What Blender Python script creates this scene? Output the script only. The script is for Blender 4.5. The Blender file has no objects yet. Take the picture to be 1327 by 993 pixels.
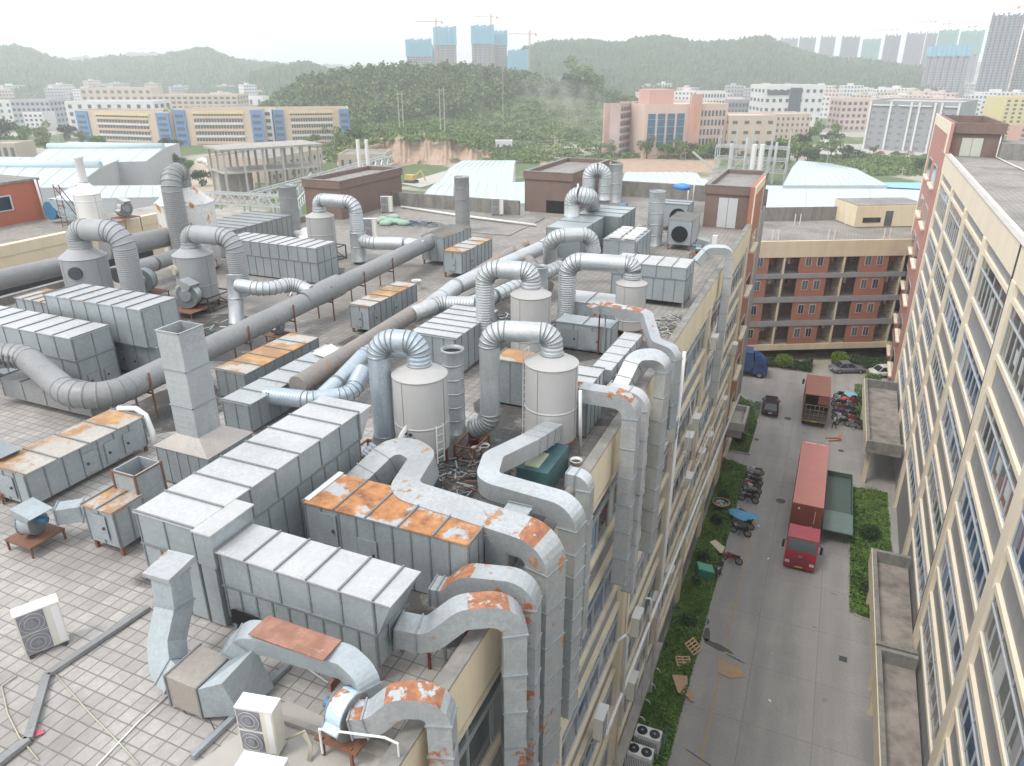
import bpy, math, random
import numpy as np
from mathutils import Vector, Matrix, Quaternion
random.seed(7); rng = np.random.default_rng(7)
SC = bpy.context.scene
COL = SC.collection
# ------------------------------------------------------------------ camera
CH = 37.5                                   # eye height above the street
FPX = 945.0; PITCH = math.atan(408/945.0); YAW = math.atan(442/(FPX/math.cos(PITCH)))
_h = Vector((-math.sin(YAW), math.cos(YAW), 0)); _r = Vector((math.cos(YAW), math.sin(YAW), 0)); _u = Vector((0, 0, 1))
_f = _h*math.cos(PITCH) - _u*math.sin(PITCH); _up = _u*math.cos(PITCH) + _h*math.sin(PITCH)
cam_d = bpy.data.cameras.new('camera'); cam = bpy.data.objects.new('camera', cam_d); COL.objects.link(cam)
cam.location = (0, 0, CH)
cam.matrix_world = Matrix.Translation((0, 0, CH)) @ Matrix((_r, _up, -_f)).transposed().to_4x4()
cam_d.sensor_width = 36; cam_d.lens = FPX/1327*36; cam_d.clip_start = 0.2; cam_d.clip_end = 20000
SC.camera = cam
# ------------------------------------------------------------------ sky and sun (bright overcast)
SUN_EL, SUN_AZ = math.radians(58), math.radians(215)      # azimuth clockwise from +Y
world = bpy.data.worlds.new('World'); SC.world = world; world.use_nodes = True
wn = world.node_tree; wn.nodes.clear()
sky = wn.nodes.new('ShaderNodeTexSky'); sky.sky_type = 'NISHITA'; sky.sun_disc = False
sky.sun_elevation = SUN_EL; sky.sun_rotation = SUN_AZ; sky.dust_density = 4.0; sky.air_density = 1.0
bg1 = wn.nodes.new('ShaderNodeBackground'); bg1.inputs[1].default_value = 0.05
bg2 = wn.nodes.new('ShaderNodeBackground'); bg2.inputs[1].default_value = 1.05
# the cloud layer: an even white sheet, thinnest (a little blue) towards the left
tc = wn.nodes.new('ShaderNodeTexCoord'); nz = wn.nodes.new('ShaderNodeTexNoise'); nz.inputs['Scale'].default_value = 1.3; nz.inputs['Detail'].default_value = 3
rp = wn.nodes.new('ShaderNodeValToRGB'); rp.color_ramp.elements[0].position = .35; rp.color_ramp.elements[0].color = (.90, .95, .985, 1)
rp.color_ramp.elements[1].position = .6; rp.color_ramp.elements[1].color = (1, 1, 1, 1)
wn.links.new(tc.outputs['Generated'], nz.inputs['Vector']); wn.links.new(nz.outputs[0], rp.inputs[0]); wn.links.new(rp.outputs[0], bg2.inputs[0])
addn = wn.nodes.new('ShaderNodeAddShader'); wo = wn.nodes.new('ShaderNodeOutputWorld')
wn.links.new(sky.outputs[0], bg1.inputs[0]); wn.links.new(bg1.outputs[0], addn.inputs[0]); wn.links.new(bg2.outputs[0], addn.inputs[1]); wn.links.new(addn.outputs[0], wo.inputs[0])
sun_d = bpy.data.lights.new('sun', 'SUN'); sun_d.energy = 1.3; sun_d.angle = math.radians(14); sun_d.color = (1, .96, .9)
sun = bpy.data.objects.new('sun', sun_d); COL.objects.link(sun)
sdir = Vector((math.sin(SUN_AZ)*math.cos(SUN_EL), math.cos(SUN_AZ)*math.cos(SUN_EL), math.sin(SUN_EL)))
sun.rotation_euler = (-sdir).to_track_quat('-Z', 'Y').to_euler()
SC.view_settings.view_transform = 'Standard'; SC.view_settings.look = 'None'; SC.view_settings.gamma = 1; SC.view_settings.exposure = 0.35
SC.cycles.volume_bounces = 2; SC.cycles.max_bounces = 5; SC.cycles.diffuse_bounces = 2; SC.cycles.glossy_bounces = 2
SC.cycles.volume_step_rate = 4
# ------------------------------------------------------------------ measuring helpers (photo pixel -> point in the place)
def ray(x, y): return _f + _r*((x-663.5)/FPX) - _up*((y-496.5)/FPX)
def W(x, y, z):
    v = ray(x, y); t = (CH-z)/(-v.z); return Vector((v.x*t, v.y*t, z))
def WX(x, y, X):
    v = ray(x, y); t = X/v.x; return Vector((X, v.y*t, CH+v.z*t))
def WY(x, y, Y):
    v = ray(x, y); t = Y/v.y; return Vector((v.x*t, Y, CH+v.z*t))
def WD(x, y, d):                             # at horizontal distance d
    v = ray(x, y); t = d/math.hypot(v.x, v.y); return Vector((v.x*t, v.y*t, CH+v.z*t))
# ------------------------------------------------------------------ mesh builder
class MB:
    def __init__(s, xf=None): s.v = []; s.f = []; s.m = []; s.s = []; s.xf = xf
    def add(s, vs, fs, mi=0, sm=False):
        o = len(s.v); s.v += [tuple(v) for v in vs]
        for f in fs: s.f.append([i+o for i in f]); s.m.append(mi); s.s.append(sm)
        return s
    def hexa(s, b, t, mi=0, cap=True, tmi=None):
        n = len(b); vs = list(b)+list(t)
        fs = [[i, (i+1) % n, n+(i+1) % n, n+i] for i in range(n)]
        s.add(vs, fs, mi)
        if cap:
            s.add(vs, [list(range(n))[::-1]], mi); s.add(vs, [list(range(n, 2*n))], mi if tmi is None else tmi)
        return s
    def box(s, x0, y0, z0, x1, y1, z1, mi=0, tmi=None):
        if x0 > x1: x0, x1 = x1, x0
        if y0 > y1: y0, y1 = y1, y0
        if z0 > z1: z0, z1 = z1, z0
        return s.hexa([(x0, y0, z0), (x1, y0, z0), (x1, y1, z0), (x0, y1, z0)], [(x0, y0, z1), (x1, y0, z1), (x1, y1, z1), (x0, y1, z1)], mi, tmi=tmi)
    def bar(s, p, q, w, h=None, mi=0):
        p = Vector(p); q = Vector(q); h = h or w; d = (q-p)
        if d.length < 1e-6: return s
        d.normalize(); a = d.cross(Vector((0, 0, 1)))
        if a.length < .02: a = Vector((1, 0, 0))
        a.normalize(); b = a.cross(d)
        c = [a*(w/2)*i+b*(h/2)*j for i, j in ((-1, -1), (1, -1), (1, 1), (-1, 1))]
        return s.hexa([p+k for k in c], [q+k for k in c], mi)
    def cyl(s, p, q, r0, r1=None, n=16, cap=True, mi=0, sm=True):
        p = Vector(p); q = Vector(q); r1 = r0 if r1 is None else r1; d = (q-p).normalized(); a = d.orthogonal().normalized(); b = d.cross(a)
        B = [p+(a*math.cos(2*math.pi*i/n)+b*math.sin(2*math.pi*i/n))*r0 for i in range(n)]
        T = [q+(a*math.cos(2*math.pi*i/n)+b*math.sin(2*math.pi*i/n))*r1 for i in range(n)]
        s.add(B+T, [[i, (i+1) % n, n+(i+1) % n, n+i] for i in range(n)], mi, sm)
        if cap: s.add(B, [list(range(n))[::-1]], mi); s.add(T, [list(range(n))], mi)
        return s
    def tube(s, pts, r, n=8, mi=0, sm=True, cap=True):
        pts = [Vector(p) for p in pts]
        return s.rings(pts, [circ(r if not hasattr(r, '__len__') else r[i], n) for i in range(len(pts))], mi, sm, cap)
    def rings(s, pts, profs, mi=0, sm=True, cap=True, up=None, mis=None):
        n = len(profs[0]); fr = frames(pts, up); vs = []
        for p, (a, b), pr in zip(pts, fr, profs):
            vs += [p+a*u+b*v for u, v in pr]
        o = len(s.v); s.v += [tuple(v) for v in vs]
        for k in range(len(pts)-1):
            m = mi if mis is None else mis[k]
            for i in range(n):
                j = (i+1) % n; s.f.append([o+k*n+i, o+k*n+j, o+(k+1)*n+j, o+(k+1)*n+i]); s.m.append(m); s.s.append(sm)
        if cap:
            s.f.append([o+i for i in range(n)][::-1]); s.m.append(mi); s.s.append(False)
            e = (len(pts)-1)*n; s.f.append([o+e+i for i in range(n)]); s.m.append(mi); s.s.append(False)
        return s
    def lathe(s, cx, cy, prof, n=28, mi=0, sm=True, axis=None):
        vs = []
        for r, z in prof:
            for i in range(n):
                a = 2*math.pi*i/n; vs.append((cx+r*math.cos(a), cy+r*math.sin(a), z))
        fs = [[k*n+i, k*n+(i+1) % n, (k+1)*n+(i+1) % n, (k+1)*n+i] for k in range(len(prof)-1) for i in range(n)]
        return s.add(vs, fs, mi, sm)
    def build(s, name, mats, parent=None, origin=None):
        if not isinstance(mats, (list, tuple)): mats = [mats]
        V = np.array(s.v, dtype=np.float64)
        if s.xf is not None:
            M = np.array(s.xf); V = V@M[:3, :3].T + M[:3, 3]
        if parent is not None: org = Vector(parent.get('_o', (0, 0, 0)))
        elif origin is not None: org = Vector(origin)
        else: org = Vector(((V[:, 0].min()+V[:, 0].max())/2, (V[:, 1].min()+V[:, 1].max())/2, V[:, 2].min()))
        V = V-np.array(org)
        me = bpy.data.meshes.new(name); me.from_pydata([tuple(v) for v in V], [], s.f)
        for m in mats: me.materials.append(m)
        me.polygons.foreach_set('material_index', s.m); me.polygons.foreach_set('use_smooth', s.s); me.update()
        o = bpy.data.objects.new(name, me); COL.objects.link(o)
        if parent is not None: o.parent = parent; o['_o'] = tuple(org)
        else: o.location = org; o['_o'] = tuple(org)
        return o
def circ(r, n): return [(r*math.cos(2*math.pi*i/n), r*math.sin(2*math.pi*i/n)) for i in range(n)]
def rect(w, h): return [(-w/2, -h/2), (w/2, -h/2), (w/2, h/2), (-w/2, h/2)]
def frames(pts, up=None):
    pts = [Vector(p) for p in pts]; out = []; T = []
    for i in range(len(pts)):
        a = pts[max(i-1, 0)]; b = pts[min(i+1, len(pts)-1)]
        t0 = (pts[i]-a); t1 = (b-pts[i])
        t = (t0.normalized() if t0.length > 1e-7 else Vector()) + (t1.normalized() if t1.length > 1e-7 else Vector())
        T.append(t.normalized())
    up = Vector(up) if up is not None else (Vector((0, 0, 1)) if abs(T[0].z) < .9 else Vector((0, 1, 0)))
    a = T[0].cross(up).normalized(); b = a.cross(T[0])
    for i, t in enumerate(T):
        if i:
            q = T[i-1].rotation_difference(t); a = (q@a); a = (a-t*a.dot(t)).normalized(); b = a.cross(t)
        out.append((a, b))
    return out
def fillet(nodes, R, na=7):
    """centre line with rounded corners: list of (point, inside_arc)"""
    N = [Vector(p) for p in nodes]; out = [(N[0], 0)]
    for i in range(1, len(N)-1):
        r = R[i-1] if hasattr(R, '__len__') else R
        d0 = (N[i]-N[i-1]); d1 = (N[i+1]-N[i]); l0 = d0.length; l1 = d1.length; d0 = d0/l0; d1 = d1/l1
        ang = d0.angle(d1)
        if ang < .03: out.append((N[i], 0)); continue
        t = min(r*math.tan(ang/2), l0*.49, l1*.49); r = t/math.tan(ang/2)
        A = N[i]-d0*t; n1 = (d1-d0*d0.dot(d1)).normalized(); C = A+n1*r
        k = max(2, int(round(na*ang/(math.pi/2))))
        for j in range(k+1):
            th = ang*j/k; out.append((C-n1*r*math.cos(th)+d0*r*math.sin(th), 1))
    out.append((N[-1], 0)); return out
def round_duct(mb, nodes, r, R=None, rib=.16, n=24, open_end=False, bead=.018, taper=None):
    R = R or r*1.7; P = fillet(nodes, R, 6); pts = []; rad = []; mis = []
    b = bead*1.35 if rib < .4 else bead
    def put(p, q, m=0): pts.append(p); rad.append(q); mis.append(m)
    def seam(p, u, m): put(p-u*.045, r); put(p-u*.018, r, m); put(p-u*.014, r+b*1.3, m); put(p+u*.014, r+b*1.3, m); put(p+u*.018, r); put(p+u*.045, r)
    for i, (p, arc) in enumerate(P):
        if i:
            p0, a0 = P[i-1]; d = (p-p0); L = d.length
            if L > .12 and not (arc and a0):
                u = d/L; k = max(1, int((L-.1)/rib)); st = (L-.1)/k
                for j in range(1 if rib >= .4 else 0, k):
                    c = p0+u*(.05+st*(j+.5 if rib < .4 else j))
                    if rib < .4: put(c-u*st*.42, r); put(c-u*st*.2, r+b); put(c+u*st*.2, r+b); put(c+u*st*.42, r)
                    else: seam(c, u, 1)
        if arc or i == 0 or i == len(P)-1:
            a = P[max(i-1, 0)][0]; c = P[min(i+1, len(P)-1)][0]; u = (c-a).normalized()
            if i == 0: put(p, r); put(p+u*.03, r+b); put(p+u*.05, r)
            elif i == len(P)-1: put(p-u*.05, r); put(p-u*.03, r+b); put(p, r)
            else: seam(p, u, 1)
        else: put(p, r)
    mb.rings(pts, [circ(q, n) for q in rad], 0, True, not open_end, mis=mis)
    return pts
def rect_duct(mb, nodes, w, h, R=.9, seg=1.25, na=8, up=None, fl=.03, mi=0, fmi=1, patch=None):
    P = fillet(nodes, R, na); pts = [p for p, a in P]; f0 = len(mb.f)
    mb.rings(pts, [rect(w, h)]*len(pts), mi, False, True, up)
    if patch:
        for k in range(len(pts)-1):
            if patch((pts[k]+pts[k+1])/2): mb.m[f0+k*4+2] = 2
    fr = frames(pts, up)
    def flange(p, a, b, t):
        c0 = [p+a*u+b*v-t*.018 for u, v in rect(w+2*fl, h+2*fl)]; c1 = [p+a*u+b*v+t*.018 for u, v in rect(w+2*fl, h+2*fl)]
        mb.hexa(c0, c1, fmi)
    for i, (p, arc) in enumerate(P):
        a, b = fr[i]; t = b.cross(a)
        edge = (i == 0 or i == len(P)-1 or (arc and (not P[i-1][1] or not P[i+1][1])))
        if i and not (arc and P[i-1][1]):
            p0 = P[i-1][0]; L = (p-p0).length; k = int(L/seg)
            if L > .05:
                t2 = (p-p0).normalized(); a2, b2 = fr[i-1]
                for j in range(1, k+1):
                    s0 = p0+t2*(L*j/(k+1)); flange(s0, (a2-t2*a2.dot(t2)).normalized(), (b2-t2*b2.dot(t2)).normalized(), t2)
        if edge: flange(p, a, b, t)
    return pts
# ------------------------------------------------------------------ things, parts, copies
def tag(o, label=None, cat=None, group=None, kind=None):
    if label: o['label'] = label
    if cat: o['category'] = cat
    if group: o['group'] = group
    if kind: o['kind'] = kind
    return o
def thing(name, loc, label=None, cat=None, group=None):
    o = bpy.data.objects.new(name, None); COL.objects.link(o); o.location = loc; o['_o'] = tuple(loc); o.empty_display_size = .3
    return tag(o, label, cat, group)
def kids(o): return [c for c in COL.objects if c.parent == o]
def copy_tree(o, loc=None, rz=None, sc=None, label=None, kmap=None):
    kmap = kmap or child_map()
    def rec(a, par):
        c = a.copy(); COL.objects.link(c); c.parent = par
        for ch in kmap.get(a.name, []): rec(ch, c)
        return c
    c = rec(o, None)
    if loc is not None: c.location = loc
    if rz is not None: c.rotation_euler = (0, 0, rz)
    if sc is not None: c.scale = sc if hasattr(sc, '__len__') else (sc, sc, sc)
    if label: c['label'] = label
    return c
def child_map():
    m = {}
    for c in COL.objects:
        if c.parent: m.setdefault(c.parent.name, []).append(c)
    return m
# ------------------------------------------------------------------ materials
def nt(name):
    m = bpy.data.materials.new(name); m.use_nodes = True; t = m.node_tree; b = t.nodes['Principled BSDF']; return m, t, b
def coords(t, scale=(1, 1, 1)):
    tc = t.nodes.new('ShaderNodeTexCoord'); oi = t.nodes.new('ShaderNodeObjectInfo'); mp = t.nodes.new('ShaderNodeMapping')
    ml = t.nodes.new('ShaderNodeMath'); ml.operation = 'MULTIPLY'; ml.inputs[1].default_value = 37.0
    ad = t.nodes.new('ShaderNodeVectorMath'); ad.operation = 'ADD'
    t.links.new(oi.outputs['Random'], ml.inputs[0]); t.links.new(tc.outputs['Object'], ad.inputs[0]); t.links.new(ml.outputs[0], ad.inputs[1])
    t.links.new(ad.outputs[0], mp.inputs[0]); mp.inputs['Scale'].default_value = scale; return mp
def noise(t, vec, scale, detail=4, rough=.55):
    n = t.nodes.new('ShaderNodeTexNoise'); n.inputs['Scale'].default_value = scale; n.inputs['Detail'].default_value = detail; n.inputs['Roughness'].default_value = rough
    t.links.new(vec.outputs[0], n.inputs['Vector']); return n
def ramp(t, fac, stops):
    r = t.nodes.new('ShaderNodeValToRGB'); e = r.color_ramp.elements
    while len(e) < len(stops): e.new(.5)
    for k, (p, c) in enumerate(stops):
        e[k].position = p; e[k].color = (c[0], c[1], c[2], 1) if hasattr(c, '__len__') else (c, c, c, 1)
    t.links.new(fac, r.inputs[0]); return r
def mix(t, fac, a, b, mode='MIX'):
    m = t.nodes.new('ShaderNodeMix'); m.data_type = 'RGBA'; m.blend_type = mode
    if hasattr(fac, 'is_linked') or hasattr(fac, 'links'): t.links.new(fac, m.inputs[0])
    else: m.inputs[0].default_value = fac
    for s, k in ((a, 6), (b, 7)):
        if hasattr(s, 'links'): t.links.new(s, m.inputs[k])
        else: m.inputs[k].default_value = (s[0], s[1], s[2], 1)
    return m.outputs[2]
def bump(t, b, h, strength=.3, dist=.02):
    n = t.nodes.new('ShaderNodeBump'); n.inputs['Strength'].default_value = strength; n.inputs['Distance'].default_value = dist
    t.links.new(h, n.inputs['Height']); t.links.new(n.outputs[0], b.inputs['Normal'])
def pm(name, c, rough=.6, metal=0., var=.12, scale=2.5, dirt=None, damt=.45, dscale=1.2, streak=True, bmp=0.0, spec=.4):
    m, t, b = nt(name); co = coords(t); n1 = noise(t, co, scale)
    col = mix(t, n1.outputs[0], [k*(1-var) for k in c], [min(1, k*(1+var)) for k in c])
    if dirt:
        c2 = coords(t, (1, 1, .22 if streak else 1)); n2 = noise(t, c2, dscale, 6, .65)
        r = ramp(t, n2.outputs[0], [(.42, 0), (.78, damt)]); col = mix(t, r.outputs[0], col, dirt)
    t.links.new(col, b.inputs['Base Color']); b.inputs['Roughness'].default_value = rough; b.inputs['Metallic'].default_value = metal
    b.inputs['Specular IOR Level'].default_value = spec
    if bmp: bump(t, b, n1.outputs[0], bmp)
    return m
def metal(name, c, rough=.42, met=.35, rust=0., rustc=((.42, .22, .10), (.27, .12, .07)), scale=1.1, spangle=.13, soil=.5):
    """galvanised sheet: spangle, rain streaks, dents; optional rust patches"""
    m, t, b = nt(name); co = coords(t); st = coords(t, (1, 1, .15))
    v = t.nodes.new('ShaderNodeTexVoronoi'); v.inputs['Scale'].default_value = 14; t.links.new(co.outputs[0], v.inputs['Vector'])
    sp = ramp(t, v.outputs['Color'], [(0, [k*(1-spangle) for k in c]), (1, [min(1, k*(1+spangle)) for k in c])]); col = sp.outputs[0]
    big = noise(t, co, .8, 3); col = mix(t, ramp(t, big.outputs[0], [(.35, 0), (.7, .5)]).outputs[0], col, [k*.78 for k in c])
    s2 = noise(t, st, 3.2, 6, .7); col = mix(t, ramp(t, s2.outputs[0], [(.5, 0), (.8, soil)]).outputs[0], col, (.30, .29, .26))
    ro = b.inputs['Roughness']; ro.default_value = rough; b.inputs['Metallic'].default_value = met
    if rust > 0:
        n = noise(t, co, scale, 7, .62); k = .62-rust*.32
        mask = ramp(t, n.outputs[0], [(k, 0), (k+.045, 1)])
        n3 = noise(t, co, scale*2.3, 6, .6); rc = ramp(t, n3.outputs[0], [(.34, rustc[1]), (.46, [q*.8 for q in rustc[0]]), (.56, rustc[0]), (.70, [min(1, q*1.3) for q in rustc[0]])])
        col = mix(t, mask.outputs[0], col, rc.outputs[0])
        inv = ramp(t, n.outputs[0], [(k, met), (k+.05, 0)]); t.links.new(inv.outputs[0], b.inputs['Metallic'])
        rr = ramp(t, n.outputs[0], [(k, rough), (k+.05, .8)]); t.links.new(rr.outputs[0], ro)
    t.links.new(col, b.inputs['Base Color'])
    pn = noise(t, co, .45, 1); col_ = b.inputs['Base Color'].links[0].from_socket; nw = mix(t, ramp(t, pn.outputs[0], [(.42, 0), (.58, .3)]).outputs[0], col_, [min(1, k*1.25) for k in c]) if rust == 0 else None
    if nw is not None: t.links.new(nw, b.inputs['Base Color'])
    d = noise(t, co, 1.9, 2); bump(t, b, d.outputs[0], .45, .06)
    return m
M = {}
M['galv'] = metal('galvanised_sheet', (.375, .42, .44))
M['galv_dark'] = metal('weathered_galvanised_sheet', (.27, .31, .325), soil=.55)
M['galv_roof'] = metal('bright_galvanised_sheet', (.46, .467, .47), rough=.55, met=.12, soil=.22)
M['duct'] = metal('bright_duct_sheet', (.50, .53, .54), rough=.38, met=.5)
M['duct_blue'] = metal('bluish_duct_sheet', (.42, .49, .55), rough=.36, met=.5)
M['duct_grey'] = metal('painted_grey_duct', (.255, .26, .262), rough=.5, met=.15, soil=.5)
M['duct_brown'] = metal('brown_stained_duct', (.27, .24, .22), rough=.6, met=.1, rust=.22, rustc=((.38, .26, .19), (.27, .18, .14)), scale=.7)
M['flange'] = metal('flange_steel', (.33, .36, .38), rough=.5, met=.4)
M['seam'] = metal('dark_seam_steel', (.20, .22, .225), rough=.6, met=.2)
M['rustA'] = metal('heavily_rusted_sheet', (.42, .44, .45), rust=.58, rustc=((.44, .205, .085), (.22, .09, .05)), scale=1.0, met=.1)
M['rustB'] = metal('orange_rusted_sheet', (.44, .41, .37), rust=.42, rustc=((.43, .25, .12), (.33, .19, .11)), scale=.42, met=.1)
M['rustC'] = metal('red_rusted_sheet', (.45, .30, .25), rust=.8, rustc=((.34, .175, .125), (.27, .12, .085)), scale=.8, met=.05)
M['rustP'] = metal('rust_patch', (.47, .50, .52), rust=.68, rustc=((.36, .16, .085), (.24, .10, .065)), scale=2.2, met=.1)
M['rustD'] = metal('patchy_rusted_duct', (.43, .46, .475), rust=.10, rustc=((.42, .15, .07), (.30, .09, .05)), scale=1.2)
M['rust_light'] = metal('lightly_rusted_sheet', (.44, .46, .47), rust=.06, scale=1.3)
M['rust_steel'] = pm('rusty_steel', (.19, .10, .07), .8, .1, .3, 6, (.30, .14, .07), .6)
M['red_steel'] = pm('red_primed_steel', (.19, .045, .04), .6, .1, .2)
M['dark_steel'] = pm('dark_steel', (.08, .085, .09), .6, .3, .3)
M['tower'] = pm('grey_plastic_tower', (.43, .425, .418), .5, 0, .07, 1.5, (.34, .32, .29), .35, 1.4)
M['tower_dark'] = pm('grey_painted_tower', (.35, .36, .37), .5, .05, .1, 1.2, (.25, .24, .22), .5)
M['tower_white'] = metal('white_painted_rusty_tower', (.66, .66, .64), rust=.2, rustc=((.50, .25, .10), (.35, .15, .06)), scale=1.0, met=.0, soil=.4)
M['white_plastic'] = pm('white_plastic', (.74, .74, .72), .4, 0, .05, 3, (.5, .48, .42), .3)
M['ivory'] = pm('ivory_casing', (.66, .64, .56), .45, 0, .05, 3, (.4, .38, .3), .35)
M['black'] = pm('black_void', (.012, .012, .014), .7, 0, .2)
M['dark_glass'] = pm('dark_plastic', (.03, .035, .04), .25, 0, .2)
M['grille'] = pm('fan_grille', (.25, .25, .27), .6, .2, .3, 8)
M['cyan_paint'] = metal('pale_blue_painted_casing', (.52, .68, .76), rust=.22, rustc=((.40, .2, .12), (.28, .12, .08)), scale=2.0, met=.05)
M['blue_paint'] = pm('blue_machine_paint', (.06, .22, .40), .5, .1, .2, 3, (.15, .12, .1), .4)
M['green_paint'] = pm('green_machine_paint', (.05, .20, .14), .5, .1, .2, 3, (.12, .1, .08), .4)
M['cream'] = pm('cream_render', (.74, .63, .45), .8, 0, .05, .7, (.42, .37, .28), .35, .8)
M['cream_pale'] = pm('pale_cream_render', (.86, .76, .60), .8, 0, .04, .7, (.55, .49, .38), .3, .7)
M['cream_trim'] = pm('cream_trim', (.74, .64, .47), .75, 0, .06, 1.2, (.40, .36, .29), .45)
M['grey_panel'] = pm('grey_spandrel_tile', (.33, .33, .335), .7, 0, .08, 4, (.2, .19, .18), .4)
M['brick_red'] = pm('salmon_red_tile', (.40, .175, .12), .75, 0, .08, 2, (.28, .12, .09), .35)
M['pink_tile'] = pm('faded_pink_tile', (.50, .25, .215), .75, 0, .08, 2, (.38, .2, .17), .35)
M['brown_wall'] = pm('brown_tile_wall', (.205, .145, .125), .75, 0, .10, 2, (.14, .105, .09), .5)
M['terracotta'] = pm('terracotta_render', (.42, .14, .09), .8, 0, .08, 2, (.28, .12, .09), .4)
M['parapet'] = pm('weathered_parapet', (.26, .25, .23), .9, 0, .25, 3, (.10, .095, .09), .75, 1.6, bmp=.3)
M['concrete'] = pm('concrete', (.38, .36, .33), .9, 0, .15, 1.2, (.16, .145, .13), .7, .7, streak=False, bmp=.3)
M['concrete_light'] = pm('pale_concrete', (.46, .44, .41), .9, 0, .12, 1.2, (.25, .23, .2), .5, .6, streak=False)
M['frame_alu'] = pm('aluminium_frame', (.50, .52, .52), .4, .4, .08)
M['frame_white'] = pm('white_frame', (.55, .57, .58), .45, .1, .06)
M['wood'] = pm('raw_timber', (.48, .34, .19), .8, 0, .2, 5)
M['cardboard'] = pm('cardboard', (.46, .32, .2), .9, 0, .12, 2, (.3, .2, .12), .4)
M['tyre'] = pm('tyre_rubber', (.025, .025, .027), .85, 0, .2)
M['alloy'] = pm('wheel_alloy', (.35, .35, .36), .35, .7, .1)
M['trunk'] = pm('tree_bark', (.12, .09, .065), .95, 0, .25, 5)
M['hose'] = pm('cream_hose', (.45, .42, .33), .6, 0, .1)
def glass_mat(name, c, rough=.08, var=.35, scale=.55):
    m, t, b = nt(name); co = coords(t); n = noise(t, co, scale, 3)
    t.links.new(mix(t, n.outputs[0], [k*(1-var) for k in c], [k*(1+var) for k in c]), b.inputs['Base Color'])
    b.inputs['Roughness'].default_value = rough; b.inputs['Specular IOR Level'].default_value = .7; return m
M['glass_blue'] = glass_mat('blue_tinted_glass', (.04, .10, .20))
M['glass_grey'] = glass_mat('grey_glass', (.10, .115, .12), var=.6)
M['glass_dark'] = glass_mat('dark_window_glass', (.03, .04, .05))
def leaf_mat(name, c1, c2, scale=.4):
    m, t, b = nt(name); g = t.nodes.new('ShaderNodeNewGeometry'); n = t.nodes.new('ShaderNodeTexNoise'); n.inputs['Scale'].default_value = scale
    t.links.new(g.outputs['Position'], n.inputs['Vector']); r = ramp(t, n.outputs[0], [(.3, c1), (.68, c2)])
    rr = ramp(t, g.outputs['Random Per Island'], [(0, .65), (1, 1.35)])
    t.links.new(mix(t, 1.0, r.outputs[0], rr.outputs[0], 'MULTIPLY'), b.inputs['Base Color']); b.inputs['Roughness'].default_value = .75
    b.inputs['Specular IOR Level'].default_value = .2; return m
M['leaf'] = leaf_mat('mid_green_foliage', (.08, .155, .035), (.15, .25, .06))
M['leaf_dark'] = leaf_mat('dark_green_foliage', (.028, .06, .025), (.06, .10, .04))
M['leaf_bright'] = leaf_mat('yellow_green_foliage', (.12, .20, .02), (.20, .30, .03))
M['leaf_wood'] = leaf_mat('woodland_foliage', (.045, .085, .035), (.18, .235, .09), .12)
M['leaf_pale'] = leaf_mat('scrub_foliage', (.09, .15, .045), (.19, .25, .09), .05)
def tile_mat(name, size, c1, c2, mortar, msize=.025, rowonly=False, stain=.6):
    m, t, b = nt(name); tc = t.nodes.new('ShaderNodeTexCoord'); mp = t.nodes.new('ShaderNodeMapping'); t.links.new(tc.outputs['Object'], mp.inputs[0])
    br = t.nodes.new('ShaderNodeTexBrick'); br.offset = 0; br.squash = 1; br.inputs['Scale'].default_value = 1
    br.inputs['Brick Width'].default_value = size; br.inputs['Row Height'].default_value = size; br.inputs['Mortar Size'].default_value = msize; br.inputs['Mortar Smooth'].default_value = .3
    br.inputs['Color1'].default_value = (*c1, 1); br.inputs['Color2'].default_value = (*c2, 1); br.inputs['Mortar'].default_value = (*mortar, 1); br.inputs['Bias'].default_value = 0
    wob = t.nodes.new('ShaderNodeTexNoise'); wob.inputs['Scale'].default_value = 2.5; t.links.new(mp.outputs[0], wob.inputs['Vector'])
    va = t.nodes.new('ShaderNodeVectorMath'); va.operation = 'MULTIPLY_ADD'; va.inputs[1].default_value = (.03, .03, 0); t.links.new(wob.outputs['Color'], va.inputs[0]); t.links.new(mp.outputs[0], va.inputs[2]); t.links.new(va.outputs[0], br.inputs['Vector'])
    n = noise(t, mp, .22, 6, .62); col = mix(t, ramp(t, n.outputs[0], [(.45, 0), (.68, stain)]).outputs[0], br.outputs['Color'], (.085, .078, .07))
    n2 = noise(t, mp, 6, 5, .7); col = mix(t, ramp(t, n2.outputs[0], [(.35, .45), (.65, 0)]).outputs[0], col, [k*.55 for k in c1])
    t.links.new(col, b.inputs['Base Color']); b.inputs['Roughness'].default_value = .88
    bump(t, b, br.outputs['Fac'], -.4, .01); return m
M['tiles'] = tile_mat('roof_paving_tiles', .36, (.47, .445, .42), (.37, .35, .33), (.185, .175, .165), .02)
M['tiles_far'] = tile_mat('weathered_roof_tiles', .36, (.36, .34, .315), (.28, .265, .245), (.16, .15, .14), .02, stain=.6)
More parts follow.
